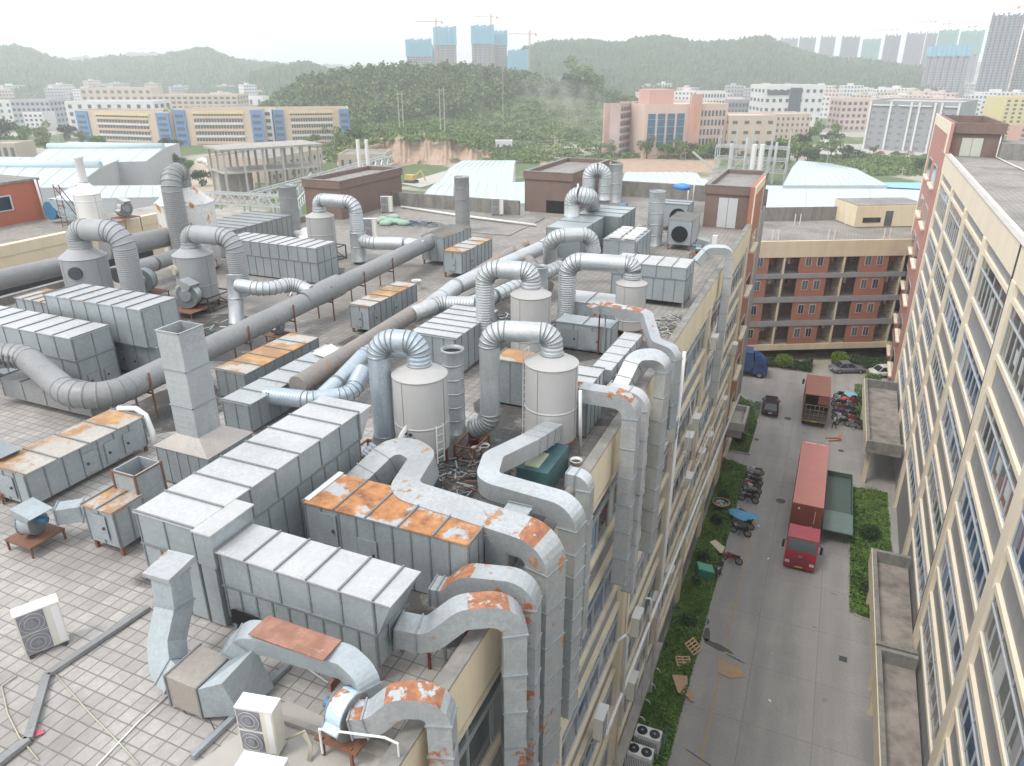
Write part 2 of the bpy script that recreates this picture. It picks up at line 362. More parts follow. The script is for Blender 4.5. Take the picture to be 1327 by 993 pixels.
# ================================================================== GROUND
def struct(o, kind='structure'): o['kind'] = kind; return o
def sheet(name, x0, y0, x1, y1, z, m): return struct(MB().add([(x0, y0, z), (x1, y0, z), (x1, y1, z), (x0, y1, z)], [[0, 1, 2, 3]]).build(name, m, origin=(0, 0, 0)))
mg, t, b = nt('mixed_ground'); tcg = t.nodes.new('ShaderNodeTexCoord'); n1 = noise(t, tcg, 1, 4)
t.links.new(tcg.outputs['Object'], n1.inputs['Vector']); n1.inputs['Scale'].default_value = .018
n2 = t.nodes.new('ShaderNodeTexNoise'); n2.inputs['Scale'].default_value = .25; n2.inputs['Detail'].default_value = 6; t.links.new(tcg.outputs['Object'], n2.inputs['Vector'])
g1 = ramp(t, n2.outputs[0], [(.3, (.06, .10, .035)), (.7, (.12, .16, .06))]); g2 = ramp(t, n2.outputs[0], [(.3, (.30, .28, .25)), (.7, (.42, .38, .33))])
t.links.new(mix(t, ramp(t, n1.outputs[0], [(.50, 0), (.56, 1)]).outputs[0], g1.outputs[0], g2.outputs[0]), b.inputs['Base Color']); b.inputs['Roughness'].default_value = .95
sheet('ground', -6000, -300, 6000, 9000, -.02, mg)
# street concrete: slabs, tyre tracks, cracks and stains
ms, t, b = nt('street_concrete'); tcs = t.nodes.new('ShaderNodeTexCoord'); mp = t.nodes.new('ShaderNodeMapping'); t.links.new(tcs.outputs['Object'], mp.inputs[0])
br = t.nodes.new('ShaderNodeTexBrick'); br.offset = 0; br.inputs['Scale'].default_value = 1; br.inputs['Brick Width'].default_value = 4.1; br.inputs['Row Height'].default_value = 5.2; br.inputs['Mortar Size'].default_value = .018
br.inputs['Color1'].default_value = (.375, .36, .34, 1); br.inputs['Color2'].default_value = (.34, .33, .315, 1); br.inputs['Mortar'].default_value = (.21, .2, .19, 1); t.links.new(mp.outputs[0], br.inputs['Vector'])
s1 = t.nodes.new('ShaderNodeMapping'); t.links.new(tcs.outputs['Object'], s1.inputs[0]); s1.inputs['Scale'].default_value = (.55, .06, 1); na = noise(t, s1, 1.2, 5)
c = mix(t, ramp(t, na.outputs[0], [(.40, .0), (.62, .5)]).outputs[0], br.outputs['Color'], (.235, .232, .228))
nb = noise(t, mp, .35, 7, .65); c = mix(t, ramp(t, nb.outputs[0], [(.50, 0), (.75, .55)]).outputs[0], c, (.44, .41, .375))
nc = noise(t, mp, 9, 4); c = mix(t, ramp(t, nc.outputs[0], [(.4, .25), (.6, 0)]).outputs[0], c, (.18, .175, .17))
t.links.new(c, b.inputs['Base Color']); b.inputs['Roughness'].default_value = .9; bump(t, b, nc.outputs[0], .15, .01)
sheet('street', -8, -30, 40, 100.5, .004, ms)
sheet('forecourt', -60, 69, -8, 100, .002, ms)
mk = MB(); pts = [(-1.85, y) for y in range(20, 69, 2)]
for a, c2 in zip(pts[:-1], pts[1:]):
    mk.add([(a[0]-.055, a[1], .009), (a[0]+.055, a[1], .009), (c2[0]+.055, c2[1], .009), (c2[0]-.055, c2[1], .009)], [[0, 1, 2, 3]])
mk.add([(-3.2, 67.9, .009), (-1.9, 68.1, .009), (-1.9, 68.2, .009), (-3.2, 68.0, .009)], [[0, 1, 2, 3]])
struct(mk.build('parking_line', pm('worn_yellow_paint', (.42, .31, .14), .8, 0, .2, 8, (.25, .2, .15), .8, 5, streak=False)))
M['wet'] = pm('wet_stain', (.055, .052, .05), .35, 0, .3, 3)
def blob(cx, cy, rx, ry, rot, z=.012, n=30, seed=1, pw=.35):
    r = random.Random(seed); ph = [r.uniform(0, 6.28) for _ in range(4)]; vs = []
    for i in range(n):
        a = 2*math.pi*i/n; k = 1+pw*(.5*math.sin(2*a+ph[0])+.3*math.sin(3*a+ph[1])+.25*math.sin(5*a+ph[2])+.2*math.sin(8*a+ph[3]))
        x, y = rx*k*math.cos(a), ry*k*math.sin(a); vs.append((cx+x*math.cos(rot)-y*math.sin(rot), cy+x*math.sin(rot)+y*math.cos(rot), z))
    return vs
st = MB()
for q in ((-3.35, 43.3, .28, .75, .3, 1), (-2.45, 42.4, 1.1, .28, -.35, 2), (-1.1, 41.7, .6, .09, -.3, 3), (-3.6, 44.6, .2, .5, 0, 4), (-1.05, 32.1, .35, .1, -.2, 6), (-2, 32.7, .9, .05, -.35, 7)):
    vs = blob(q[0], q[1], q[2], q[3], q[4], seed=q[5]); st.add(vs, [list(range(len(vs)))])
struct(st.build('wet_stain', M['wet']))
r_s = random.Random(17); pm_ = pm('faint_oil_mark', (.235, .228, .22), .8, 0, .2, 3); st2 = MB()
for q in range(20):
    vs = blob(r_s.uniform(-1.5, 5.6), r_s.uniform(30, 98), r_s.uniform(.05, .22), r_s.uniform(.04, .3), r_s.uniform(0, 3), z=.010, n=14, seed=q+70, pw=.4); st2.add(vs, [list(range(len(vs)))])
for q in range(7):
    x_, y_ = r_s.uniform(-1, 4), r_s.uniform(32, 90); c_ = [(x_, y_)]
    for e_ in range(9): x_ += r_s.uniform(-.5, .7); y_ += r_s.uniform(-.3, .5); c_.append((x_, y_))
    for a, b_2 in zip(c_[:-1], c_[1:]): st2.add([(a[0], a[1], .011), (a[0]+.03, a[1]+.02, .011), (b_2[0]+.03, b_2[1]+.02, .011), (b_2[0], b_2[1], .011)], [[0, 1, 2, 3]])
struct(st2.build('street_stain', pm_))
# ---------------------------------------------------- planting beds
def bed(name, poly, h=.14):
    b0 = [(x, y, 0) for x, y in poly]; cx = sum(p[0] for p in poly)/len(poly); cy = sum(p[1] for p in poly)/len(poly)
    m = MB(); m.hexa(b0, [(x, y, h) for x, y in poly], 0); struct(m.build(name, M['concrete']))
    q = [(x+(cx-x)*.03+(-.12 if x > cx else .12)*(abs(x-cx) > .3), y+(cy-y)*.01, h+.004) for x, y in poly]
    struct(MB().add(q, [list(range(len(q)))]).build('bed_soil', pm('garden_soil', (.055, .075, .03), .95, 0, .35, 3, (.12, .10, .07), .6, 1.5, streak=False)))
def leaf_mass(name, m, pts_fn, n, size, label=None, cat=None, kind='stuff', group=None, up=.5, seed=0, thin=.55):
    r = np.random.default_rng(seed); P = pts_fn(r, n); n = len(P)
    a = r.normal(size=(n, 3)); a[:, 2] *= up; a /= np.linalg.norm(a, axis=1)[:, None]
    b_ = r.normal(size=(n, 3)); b_ -= a*np.sum(a*b_, axis=1)[:, None]; b_ /= np.linalg.norm(b_, axis=1)[:, None]
    s = (size*r.uniform(.55, 1.35, n))[:, None]
    V = np.stack([P-a*s, P-b_*s*thin, P+a*s, P+b_*s*thin], axis=1).reshape(-1, 3)
    return mesh_np(name, V, n, m, label, cat, kind, group)
def mesh_np(name, V, n, m, label=None, cat=None, kind=None, group=None, k=4, link=True):
    org = np.array([(V[:, 0].min()+V[:, 0].max())/2, (V[:, 1].min()+V[:, 1].max())/2, V[:, 2].min()]); V = V-org
    me = bpy.data.meshes.new(name); me.vertices.add(len(V)); me.vertices.foreach_set('co', V.astype(np.float32).ravel())
    me.loops.add(n*k); me.loops.foreach_set('vertex_index', np.arange(n*k, dtype=np.int32)); me.polygons.add(n)
    me.polygons.foreach_set('loop_start', np.arange(0, n*k, k, dtype=np.int32)); me.polygons.foreach_set('loop_total', np.full(n, k, dtype=np.int32))
    me.materials.append(m); me.update(calc_edges=True)
    o = bpy.data.objects.new(name, me); COL.objects.link(o); o.location = org; o['_o'] = tuple(org)
    return tag(o, label, cat, group, kind)
def strip_pts(x0, x1, y0, y1, z0, h, clump=1.1):
    def f(r, n):
        x = r.uniform(x0, x1, n); y = r.uniform(y0, y1, n)
        k = .55+.45*np.sin(x*2.1/clump+1.3*np.sin(y*.9))*np.cos(y*1.7/clump+.6*np.sin(x*2)); return np.stack([x, y, z0+h*r.uniform(.1, 1, n)**.6*k], axis=1)
    return f
bed('planting_bed', [(-5.88, 20), (-3.9, 20), (-3.75, 32), (-3.55, 42), (-3.4, 50), (-3.55, 56), (-4.0, 66), (-4.2, 69), (-5.88, 69)])
leaf_mass('ground_cover', M['leaf'], strip_pts(-5.9, -3.6, 20, 69.2, .14, .55), 52000, .10, 'dense green ground cover along the foot of the left factory wall', 'ground cover', seed=1)
bed('planting_bed', [(-8.2, 72), (-3.6, 72), (-3.5, 80), (-4.8, 85), (-7.5, 88.5), (-8.2, 88.5)])
leaf_mass('ground_cover', M['leaf'], strip_pts(-8, -3.8, 72.4, 86, .14, .3), 6000, .09, 'thin grass in the kerbed bed below the small balcony', 'ground cover', seed=2)
bed('planting_bed', [(6.0, 52), (6.5, 49.6), (9, 49.2), (9.6, 69.5), (6.0, 69.3)])
leaf_mass('ground_cover', M['leaf'], strip_pts(6.1, 9.3, 49.8, 69, .14, .5), 13000, .1, 'green ground cover in the bed beside the green flatbed trailer', 'ground cover', seed=3)
bed('planting_bed', [(6.3, 82.7), (9.8, 82.7), (9.8, 98), (7.2, 96), (6.9, 93)])
leaf_mass('ground_cover', M['leaf'], strip_pts(6.5, 9.6, 83, 96.5, .14, .4), 5000, .1, 'green ground cover in the bed behind the parked motorcycles', 'ground cover', seed=4)
for x0, x1, y0, y1, s, lb in ((-4.6, 1.2, 98.2, 100.6, 5, 'low hedge left of the path before the dormitory'), (3.6, 10.6, 102.6, 105.5, 6, 'low hedge right of the path behind the grey sedan')):
    bed('planting_bed', [(x0, y0), (x1, y0+1.2), (x1, y1+1.4), (x0, y1)])
    leaf_mass('low_hedge', M['leaf_dark'], strip_pts(x0, x1, y0+.4, y1+1.2, .1, 1.0), 5000, .13, lb, 'hedge', seed=s)
def shrub(cx, cy, z0, r, h, mt, label, n=700, size=.09, seed=0, name='round_shrub', group=None):
    t = thing(name, (cx, cy, z0), label, 'shrub', group)
    def f(q, n):
        u = q.normal(size=(n, 3)); u /= np.linalg.norm(u, axis=1)[:, None]; k = q.uniform(.55, 1.05, n)[:, None]*(1+.15*np.sin(u[:, :1]*5+seed)*np.cos(u[:, 1:2]*6))
        p = u*k*np.array([r, r, h/2]); return p+np.array([cx, cy, z0+h*.55])
    c = leaf_mass('foliage', mt, f, n, size, kind=None, seed=seed); c.parent = t; c.location = Vector(c['_o'])-Vector(t['_o'])
    s = MB(); s.cyl((cx, cy, z0), (cx, cy, z0+h*.6), r*.08+.02, n=6); s.build('stem', M['trunk'], t); return t
shrub(-2.4, 99.3, .1, 1.15, 1.7, M['leaf_bright'], 'bright yellow-green clipped bush left of the dormitory path', 2200, .11, 1)
shrub(4.6, 103.3, .1, 1.15, 1.7, M['leaf_bright'], 'bright yellow-green clipped bush right of the dormitory path', 2200, .11, 2)
shrub(7.6, 60.6, .1, .85, 1.2, M['leaf_dark'], 'dark round bush beside the green flatbed trailer', 1500, .09, 3)
shrub(7.3, 52.6, .1, .6, .9, M['leaf_dark'], 'small dark bush near the end of the porch roof', 900, .09, 4)
shrub(-5.2, 74.5, .1, .8, 1.1, M['leaf_dark'], 'dark round bush in the bed below the small balcony', 1300, .09, 5)
for k, (x, y, r) in enumerate(((-4.9, 57.5, .5), (-5.0, 51.5, .5), (-5, 48.2, .4), (-4.7, 43.4, .6), (-4.9, 62, .5))):
    shrub(x, y, .1, r, .9, M['leaf_dark'], ['bush between the green tub and the blue cover', 'bush beside the white board in the left bed', 'reddish bare bush near the fallen moped', 'dark bush near the broken pallets', 'bush beside the parked row of motorcycles'][k], 800, .09, 10+k)
shrub(8.6, 97.6, .1, 1.0, 1.3, M['leaf'], 'leafy bush beside the white car near the right wall', 1300, .11, 20)

# ================================================================== FACADES
def frame_xf(o, ang, flip):       # local (along, outward, z) -> world
    al = Vector((math.sin(ang), math.cos(ang), 0)); ou = Vector((math.cos(ang), -math.sin(ang), 0))*flip
    return Matrix(((al.x, ou.x, 0, o[0]), (al.y, ou.y, 0, o[1]), (al.z, ou.z, 1, o[2]), (0, 0, 0, 1)))
def shift(o, xf, da, dz):
    v = Vector((xf[0][0]*da, xf[1][0]*da, dz)); o.location = o.location+v
def part_copy(o, xf, da, dz, m=None):
    c = o.copy(); COL.objects.link(c); c.parent = o.parent; shift(c, xf, da, dz)
    for ch in [k for k in COL.objects if k.parent == o]:
        d = ch.copy(); COL.objects.link(d); d.parent = c
        if m and ch.name.startswith('pane'): d.material_slots[0].link = 'OBJECT'; d.material_slots[0].material = m
    return c
def window_proto(root, xf, a0, w, z0, h, out, fm, gm, nm=6, tr=.3, depth=.07, fw=.05):
    f = MB(xf)
    f.box(a0, out, z0, a0+fw, out+depth, z0+h); f.box(a0+w-fw, out, z0, a0+w, out+depth, z0+h)
    f.box(a0+fw, out, z0, a0+w-fw, out+depth, z0+fw); f.box(a0+fw, out, z0+h-fw, a0+w-fw, out+depth, z0+h)
    zt = z0+h*(1-tr); f.box(a0+fw, out+.004, zt-.035, a0+w-fw, out+depth+.02, zt+.035)
    for i in range(1, nm):
        a = a0+w*i/nm; f.box(a-.035, out+.008, z0+fw, a+.035, out+depth-.008, zt-.035)
        if i % 2 == 0: f.box(a-.03, out+.008, zt+.035, a+.03, out+depth-.008, z0+h-fw)
        if i % 2: f.box(a-.13, out+.012, z0+fw, a-.09, out+depth-.02, zt-.035)
    o = f.build('window', fm, root)
    g = MB(xf); g.box(a0+.01, out-.03, z0+.01, a0+w-.01, out+.02, z0+h-.01); g.build('pane', gm, o); return o
# ------------------------------------------------------------------ left factory
RZ = 24.6; PZ = 25.3
LB = thing('factory_building', (-25, 35, 0), 'long cream factory building on the left, its roof crowded with ducts and towers', 'factory building')
XL = frame_xf((-5.9, 0, 0), 0, 1)
m = MB(); m.hexa([(-44.3, -12, 0), (-6.15, -12, 0), (-6.15, 65, 0), (-44.3, 65, 0)], [(-44.3, -12, RZ-.02), (-6.15, -12, RZ-.02), (-6.15, 65, RZ-.02), (-44.3, 65, RZ-.02)])
m.box(-27, 65.01, 0, -6.0, 80, RZ-.02); m.build('wall', M['grey_panel'], LB)
near = MB(); near.box(-44.0, -12, RZ-.3, -6.15, 24, RZ); near.build('roof', M['tiles'], LB)
far = MB(); far.box(-44.0, 24.002, RZ-.3, -6.15, 64.9, RZ); far.box(-26.8, 64.902, RZ-.3, -6.15, 79.8, RZ); far.build('roof', M['tiles_far'], LB)
m = MB(XL)
m.box(-12, -.3, 23.6, 65, 0.02, PZ); m.build('parapet', M['cream'], LB)
m = MB(XL); m.box(-12, -.33, PZ+.003, 65, .06, PZ+.06); m.build('parapet_cap', M['parapet'], LB)
m = MB(); m.box(-44.3, -12, RZ-.5, -43.9, 65, PZ-.2); m.box(-44.3, 65.0, RZ-.5, -27.2, 65.35, PZ+.6); m.build('parapet', M['parapet'], LB)
m = MB(); m.box(-27.2, 79.8, RZ-.5, -6, 80.2, PZ+.9); m.build('parapet', M['parapet'], LB)
m = MB(XL); m.box(-12, -.24, 23.3, 65, -.12, 23.6); m.build('soffit', M['grey_panel'], LB)
PIL = [-10.7+9.4*k for k in range(9)]
for k, y in enumerate(PIL):
    m = MB(XL); m.box(y-.38, -.25, 0, y+.38, .05, 23.6); m.build('pilaster', M['cream_trim'], LB)
sills = [20.9, 16.8, 12.7, 8.6, 4.5]
for s in sills+[.4]:
    hi = s+2.2
    m = MB(XL); m.box(-12, -.25, hi, 65, -.06, hi+.2); m.build('ledge', M['cream_trim'], LB)
    if s > 1:
        m = MB(XL); m.box(-12, -.25, s-.22, 65, .0, s); m.build('ledge', M['cream_trim'], LB)
w0 = None
for k in range(7):
    for j, s in enumerate(sills):
        y = PIL[k+1]+.42-9.4+9.4
        if k > 6: continue
        gm = [M['glass_grey'], M['glass_blue'], M['glass_dark']][(k*2+j*3) % 3 if j else 0]
        if w0 is None: w0 = window_proto(LB, XL, PIL[1]+.40, 8.6, sills[0]+.005, 2.19, -.20, M['frame_alu'], M['glass_grey'], nm=6)
        else: part_copy(w0, XL, 9.4*k, s-sills[0], gm)
# red stair end of the left factory
m = MB(XL); m.box(65.001, -.35, 0, 72.9, .0, 28.4); m.build('stair_wall', M['brick_red'], LB)
m = MB(XL); m.box(65.0, .001, 0, 65.35, .08, 28.4); m.box(72.55, .001, 0, 72.9, .08, 28.4); m.box(65.35, .001, 27.7, 72.55, .08, 28.4); m.build('wall_trim', M['cream_trim'], LB)
for j in range(6):
    m = MB(XL); m.box(67.3, .002, 2.2+4.1*j, 70.6, .05, 3.5+4.1*j); o = m.build('window', M['frame_alu'], LB)
    m = MB(XL); m.box(67.4, .01, 2.3+4.1*j, 70.5, .06, 3.4+4.1*j); m.build('pane', M['glass_dark'], o)
    m = MB(XL); m.box(66.9, .003, 1.95+4.1*j, 71, .35, 2.15+4.1*j); m.build('ledge', M['cream_trim'], LB)
# small balcony / porch roof of the red end, canopy slab at the wall foot
m = MB(); m.box(-5.84, 66.6, 5.2, -4.25, 71.1, 5.4); 
for q in ((-5.84, 66.6, -4.25, 66.85), (-5.84, 70.85, -4.25, 71.1), (-4.5, 66.851, -4.25, 70.849)): m.box(q[0], q[1], 5.402, q[2], q[3], 6.0)
m.build('balcony', M['concrete_light'], LB)
m = MB(); m.box(-5.84, 66.9, 4.3, -4.4, 67.0, 5.19); m.box(-5.84, 70.7, 4.3, -4.4, 70.8, 5.19); m.build('balcony', M['grey_panel'], LB)
m = MB(XL); m.box(18, .07, 4.0, 36.5, .55, 4.28); m.build('canopy_slab', M['concrete'], LB)
for k in range(9): MB().tube([(-5.4, 24+1.3*k, 4.1), (-5.2, 24+1.3*k, 4.15), (-5.05, 24+1.3*k, 4.05), (-5.0, 24+1.3*k, 3.9)], .035, 6).build('hook', M['frame_alu'], LB)
# ------------------------------------------------------------------ right factory
ANG = math.atan(1.05/51)
XR = frame_xf((9.4-44*.0206, 0, 0), ANG, -1)
RB = thing('factory_building', (20, 50, 0), 'tall cream and grey factory building filling the right edge, with barred window grid', 'factory building')
m = MB(XR); m.box(-6, -26, 0, 97, -.22, 28.6); m.build('wall', M['grey_panel'], RB)
m = MB(XR); m.box(-6, -26, 28.601, 97, -.3, 28.85); m.build('roof', M['tiles_far'], RB)
m = MB(XR); m.box(-6, -.62, 27.35, 97, 0, 29.15); m.build('parapet', M['cream_pale'], RB)
m = MB(XR); m.box(-6, -.33, 29.153, 97, .05, 29.2); m.build('parapet_cap', M['concrete_light'], RB)
m = MB(XR); m.box(-6, -.21, 26.4, 97, -.2, 27.35); m.build('soffit', M['grey_panel'], RB)
m = MB(XR); m.box(-6, -.19, 26.35, 97, -.03, 26.62); m.build('ledge', M['cream_pale'], RB)
RP = [-2.7+11.7*k for k in range(9)]
for k, y in enumerate(RP):
    m = MB(XR); w = .55
    m.box(y-w, -.21, 0, y+w, .04, 27.35); m.build('pilaster', M['cream_pale'], RB)
m = MB(XR); m.box(44.62, .041, 0, 44.66, .07, 29.15); m.box(44.60, .0, 27.36, 44.68, .075, 29.19); m.build('expansion_joint', M['dark_steel'], RB)
rs = [23.5, 18.9, 14.3, 9.7, 5.1]; wr = None
for j, s in enumerate(rs):
    h = 2.85 if j == 0 else 2.4
    m = MB(XR); m.box(-6, -.21, s-.28, 97, -.02, s); m.build('ledge', M['cream_pale'], RB)
    if j: m = MB(XR); m.box(-6, -.21, s+2.4, 97, -.02, s+2.68); m.build('ledge', M['cream_pale'], RB)
    for k in range(8):
        gm = [M['glass_blue'], M['glass_grey'], M['glass_blue']][(k+j) % 3] if j else M['glass_grey']
        if j == 0 and k == 0: wtop = window_proto(RB, XR, RP[0]+.57, 10.56, s+.004, h-.01, -.18, M['frame_white'], M['glass_grey'], nm=8)
        elif j == 0: part_copy(wtop, XR, 11.7*k, 0)
        elif wr is None: wr = window_proto(RB, XR, RP[0]+.57, 10.56, s+.004, h-.01, -.18, M['frame_white'], M['glass_blue'], nm=8)
        else: part_copy(wr, XR, 11.7*k, s-18.9, gm)
# its red stair end with the brown roof house
y0 = 92.2
m = MB(XR); m.box(y0, -.3, 0, 113, .02, 32.2); m.build('stair_wall', M['pink_tile'], RB)
m = MB(XR); m.box(y0-.01, .021, 29.2, y0+1.2, .08, 32.2); m.box(y0+1.2, .021, 31, 113, .08, 32.2); m.box(112.3, .021, 0, 113, .08, 31); m.build('wall_trim', M['cream_pale'], RB)
for j in range(6):
    for a in (96.5, 104.5):
        m = MB(XR); m.box(a, .022, 2.2+4.6*j, a+4.6, .06, 4.3+4.6*j); o = m.build('window', M['frame_white'], RB)
        m = MB(XR); m.box(a+.15, .03, 2.35+4.6*j, a+4.45, .07, 4.15+4.6*j); m.build('pane', M['glass_dark'], o)
        m = MB(XR); m.box(a-.4, .023, 1.9+4.6*j, a+5, .4, 2.1+4.6*j); m.build('ledge', M['cream_pale'], RB)
# curtains and blinds seen behind some panes
rc = random.Random(4); cur = [pm('pale_curtain', (.55, .56, .55), .8), pm('blue_curtain', (.20, .28, .40), .8), pm('grey_blind', (.35, .36, .36), .8)]
for base_, XF_, pil0, w_, srows, n_, out_ in ((LB, XL, PIL[1]+.4, 9.4, [(z, 2.1) for z in sills], 6, -.178), (RB, XR, RP[0]+.57, 11.7, [(z, 2.3) for z in rs], 8, -.158)):
    W_ = 8.6 if n_ == 6 else 10.56
    for k in range(7):
        for (z, h_) in srows:
            for q in range(n_):
                if rc.random() < .22:
                    a0 = pil0+w_*k+W_*q/n_+.08; a1 = a0+W_/n_*rc.uniform(.35, .8); z0_ = z+rc.choice([.08, .08, .7]); MB(XF_).box(a0, out_, z0_, a1, out_+.006, z+h_*rc.uniform(.62, .7)).build('curtain', rc.choice(cur), base_)
# ------------------------------------------------------------------ porch roofs of the right factory
def porch(xa, ya, yb, z, label):
    xb = lambda y: 9.4+(y-44)*.0206-.06
    t = thing('porch_roof', ((xa+9.3)/2, (ya+yb)/2, 0), label, 'porch roof')
    MB().hexa([(xa, ya, z-1.2), (xb(ya), ya, z-1.2), (xb(yb), yb, z-1.2), (xa, yb, z-1.2)], [(xa, ya, z-.9), (xb(ya), ya, z-.9), (xb(yb), yb, z-.9), (xa, yb, z-.9)]).build('slab', pm('stained_slab', (.33, .29, .26), .9, 0, .2, 1.5, (.07, .065, .06), .9, .6, streak=False), t)
    MB().box(xa-.06, ya-.05, z-1.3, xa+.0, yb+.05, z+.0).build('fascia', M['cream_trim'], t)
    MB().box(xa+.003, ya, z-.898, xa+.28, yb, z+.02).build('kerb_wall', M['parapet'], t)
    MB().hexa([(xa+.282, yb-.3, z-.898), (xb(yb), yb-.3, z-.898), (xb(yb), yb, z-.898), (xa+.282, yb, z-.898)], [(xa+.282, yb-.3, z+.02), (xb(yb), yb-.3, z+.02), (xb(yb), yb, z+.02), (xa+.282, yb, z+.02)]).build('kerb_wall', M['parapet'], t)
    MB().hexa([(xa+.282, ya, z-.898), (xb(ya), ya, z-.898), (xb(ya), ya+.3, z-.898), (xa+.282, ya+.3, z-.898)], [(xa+.282, ya, z+.02), (xb(ya), ya, z+.02), (xb(ya), ya+.3, z+.02), (xa+.282, ya+.3, z+.02)]).build('kerb_wall', M['parapet'], t)
    for y in (ya+1, yb-1): MB().box(xa+.3, y-.2, 0, xa+.7, y+.2, z-1.21).build('post', M['cream_trim'], t)
    return t
porch(6.95, 20, 41.3, 4.5, 'stained concrete porch roof at the bottom right, nearest the viewer')
porch(6.95, 41.5, 52.2, 4.5, 'stained concrete porch roof beside the right building, beyond the nearest one')
porch(6.75, 69.8, 86.4, 5.0, 'reddish-floored porch roof on the right wall beside the motorcycles')
# ------------------------------------------------------------------ dormitory at the end of the street
s = .975
A = Vector((-8.2*s, 101.3*s, 0)); D_ = Vector((19.1, 9.9, 0)).normalized(); an = math.atan2(D_.x, D_.y)
XD = frame_xf(A, an, 1)
if (Vector((XD[0][1], XD[1][1], 0))).dot(Vector((0, -1, 0))) < 0: XD = frame_xf(A, an, -1)
zf = lambda z: CH-(CH-z)*s
DB = thing('dormitory_building', tuple(A+D_*12), 'salmon and grey dormitory with open balconies closing the end of the street', 'dormitory')
L = 34.0; ztop = zf(16.3)
MB(XD).box(-12, -14, 1.6, L, -2.1, ztop-.35).build('wall', M['brick_red'], DB)
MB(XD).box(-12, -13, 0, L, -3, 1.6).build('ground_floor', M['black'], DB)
MB(XD).box(-12, -14, ztop-.349, L, -.3, ztop-.1).build('roof', M['tiles_far'], DB)
MB(XD).box(-12, -.3, zf(14.15), L, .05, ztop+.05).build('parapet', M['cream'], DB)
MB(XD).box(-12, -14.2, ztop-.4, L, -14, ztop+1.9).build('parapet', M['parapet'], DB)
MB(XD).box(-12, -2.1, zf(.85), L, .08, zf(1.7)).build('base_beam', M['cream'], DB)
fl = [zf(1.7), zf(5.15), zf(8.6), zf(11.9)]; ft = [zf(4.4), zf(7.85), zf(11.25), zf(14.15)]
for j in range(3): MB(XD).box(-12, -2.1, ft[j], L, .06, fl[j+1]).build('floor_band', M['grey_panel'], DB)
def dorm_panel(a0, a1, j): MB(XD).box(a0, -.3, fl[j]+.001, a1, -.02, ft[j]-.001).build('wall_panel', M['brick_red'], DB)
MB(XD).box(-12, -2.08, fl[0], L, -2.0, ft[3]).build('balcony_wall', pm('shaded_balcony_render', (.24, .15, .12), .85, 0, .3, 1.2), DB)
per = 8.15
wcol = [M['glass_dark'], M['glass_grey']]
cl = [pm('cloth_white', (.6, .6, .58)), pm('cloth_blue', (.08, .15, .3)), pm('cloth_red', (.35, .06, .05)), pm('cloth_dark', (.04, .04, .05)), pm('cloth_tan', (.4, .3, .2))]
rr = random.Random(3)
for k in range(-1, 4):
    base = -1.95+k*per+.05
    for j in range(4):
        if base+3.9 > -12: dorm_panel(base+.35-.35, base+4.0, j) if True else None
        for wx in (base+.75, base+2.35):
            z0 = fl[j]+.95
            o = MB(XD).box(wx, -.019, z0, wx+.85, .02, z0+1.35).build('window', M['frame_white'], DB)
            MB(XD).box(wx+.07, -.01, z0+.07, wx+.40, .026, z0+1.28).box(wx+.45, -.01, z0+.07, wx+.78, .026, z0+1.28).build('pane', rr.choice(wcol), o)
        # balcony: divider pillar, rail, laundry, dark door and window
        a = base+4.0
        MB(XD).box(a+1.95, -2.0, fl[j], a+2.2, .03, ft[j]).build('balcony_pillar', M['cream'], DB)
        r_ = MB(XD)
        for q in range(5): r_.box(a+.02, -.1, fl[j]+.15+.2*q, a+1.93, -.06, fl[j]+.18+.2*q); r_.box(a+2.22, -.1, fl[j]+.15+.2*q, a+4.1, -.06, fl[j]+.18+.2*q)
        for q in range(5): r_.box(a+.02, -.1, fl[j]+1.45+.22*q, a+1.93, -.07, fl[j]+1.47+.22*q); r_.box(a+2.22, -.1, fl[j]+1.45+.22*q, a+4.1, -.07, fl[j]+1.47+.22*q)
        r_.build('balcony_rail', M['dark_steel'], DB)
        for c0 in (a+.15, a+2.4):
            o = MB(XD).box(c0+.1, -1.99, fl[j], c0+.95, -1.94, fl[j]+2.05).build('balcony_door', pm('door_%d%d%d' % (k+1, j, int(c0*10)), rr.choice([(.2, .13, .1), (.25, .25, .24), (.12, .16, .2)])), DB)
            if rr.random() < .95:
                for q in range(rr.randint(1, 4)):
                    x = c0+.1+q*.4; zt = ft[j]-.25; hh = rr.uniform(.5, .9)
                    MB(XD).add([(x, -.9, zt), (x+.36, -.88, zt), (x+.33, -.86, zt-hh), (x+.02, -.93, zt-hh*.9)], [[0, 1, 2, 3]]).build('laundry', rr.choice(cl), DB)
for a in (2.6, 10.2, 17.8, -5):          # roof vent pipes in pairs
    for d in (0, .8): MB(XD).cyl((a+d, -1.2, ztop-.1), (a+d, -1.2, ztop+1.3), .07, n=8).build('vent_pipe', M['white_plastic'], DB)
    for d in (0, .8): MB(XD).cyl((a+d-.3, -11, ztop-.1), (a+d-.3, -11, ztop+1.5), .07, n=8).build('vent_pipe', M['white_plastic'], DB)
# cream wing on its roof at the right
m = MB(XD); m.box(17.5, -15, ztop+.0, 28, -8.5, ztop+2.9); m.build('wing_wall', M['cream'], DB)
MB(XD).box(17.6, -14.8, ztop+2.901, 28, -8.7, ztop+3.0).build('wing_roof', M['tiles_far'], DB)
MB(XD).box(18.6, -8.499, ztop+.6, 21.2, -8.45, ztop+1.3).build('louvre', M['glass_dark'], DB)
MB(XD).box(21.8, -8.499, ztop+.1, 22.9, -8.45, ztop+2.2).build('wing_door', M['glass_grey'], DB)
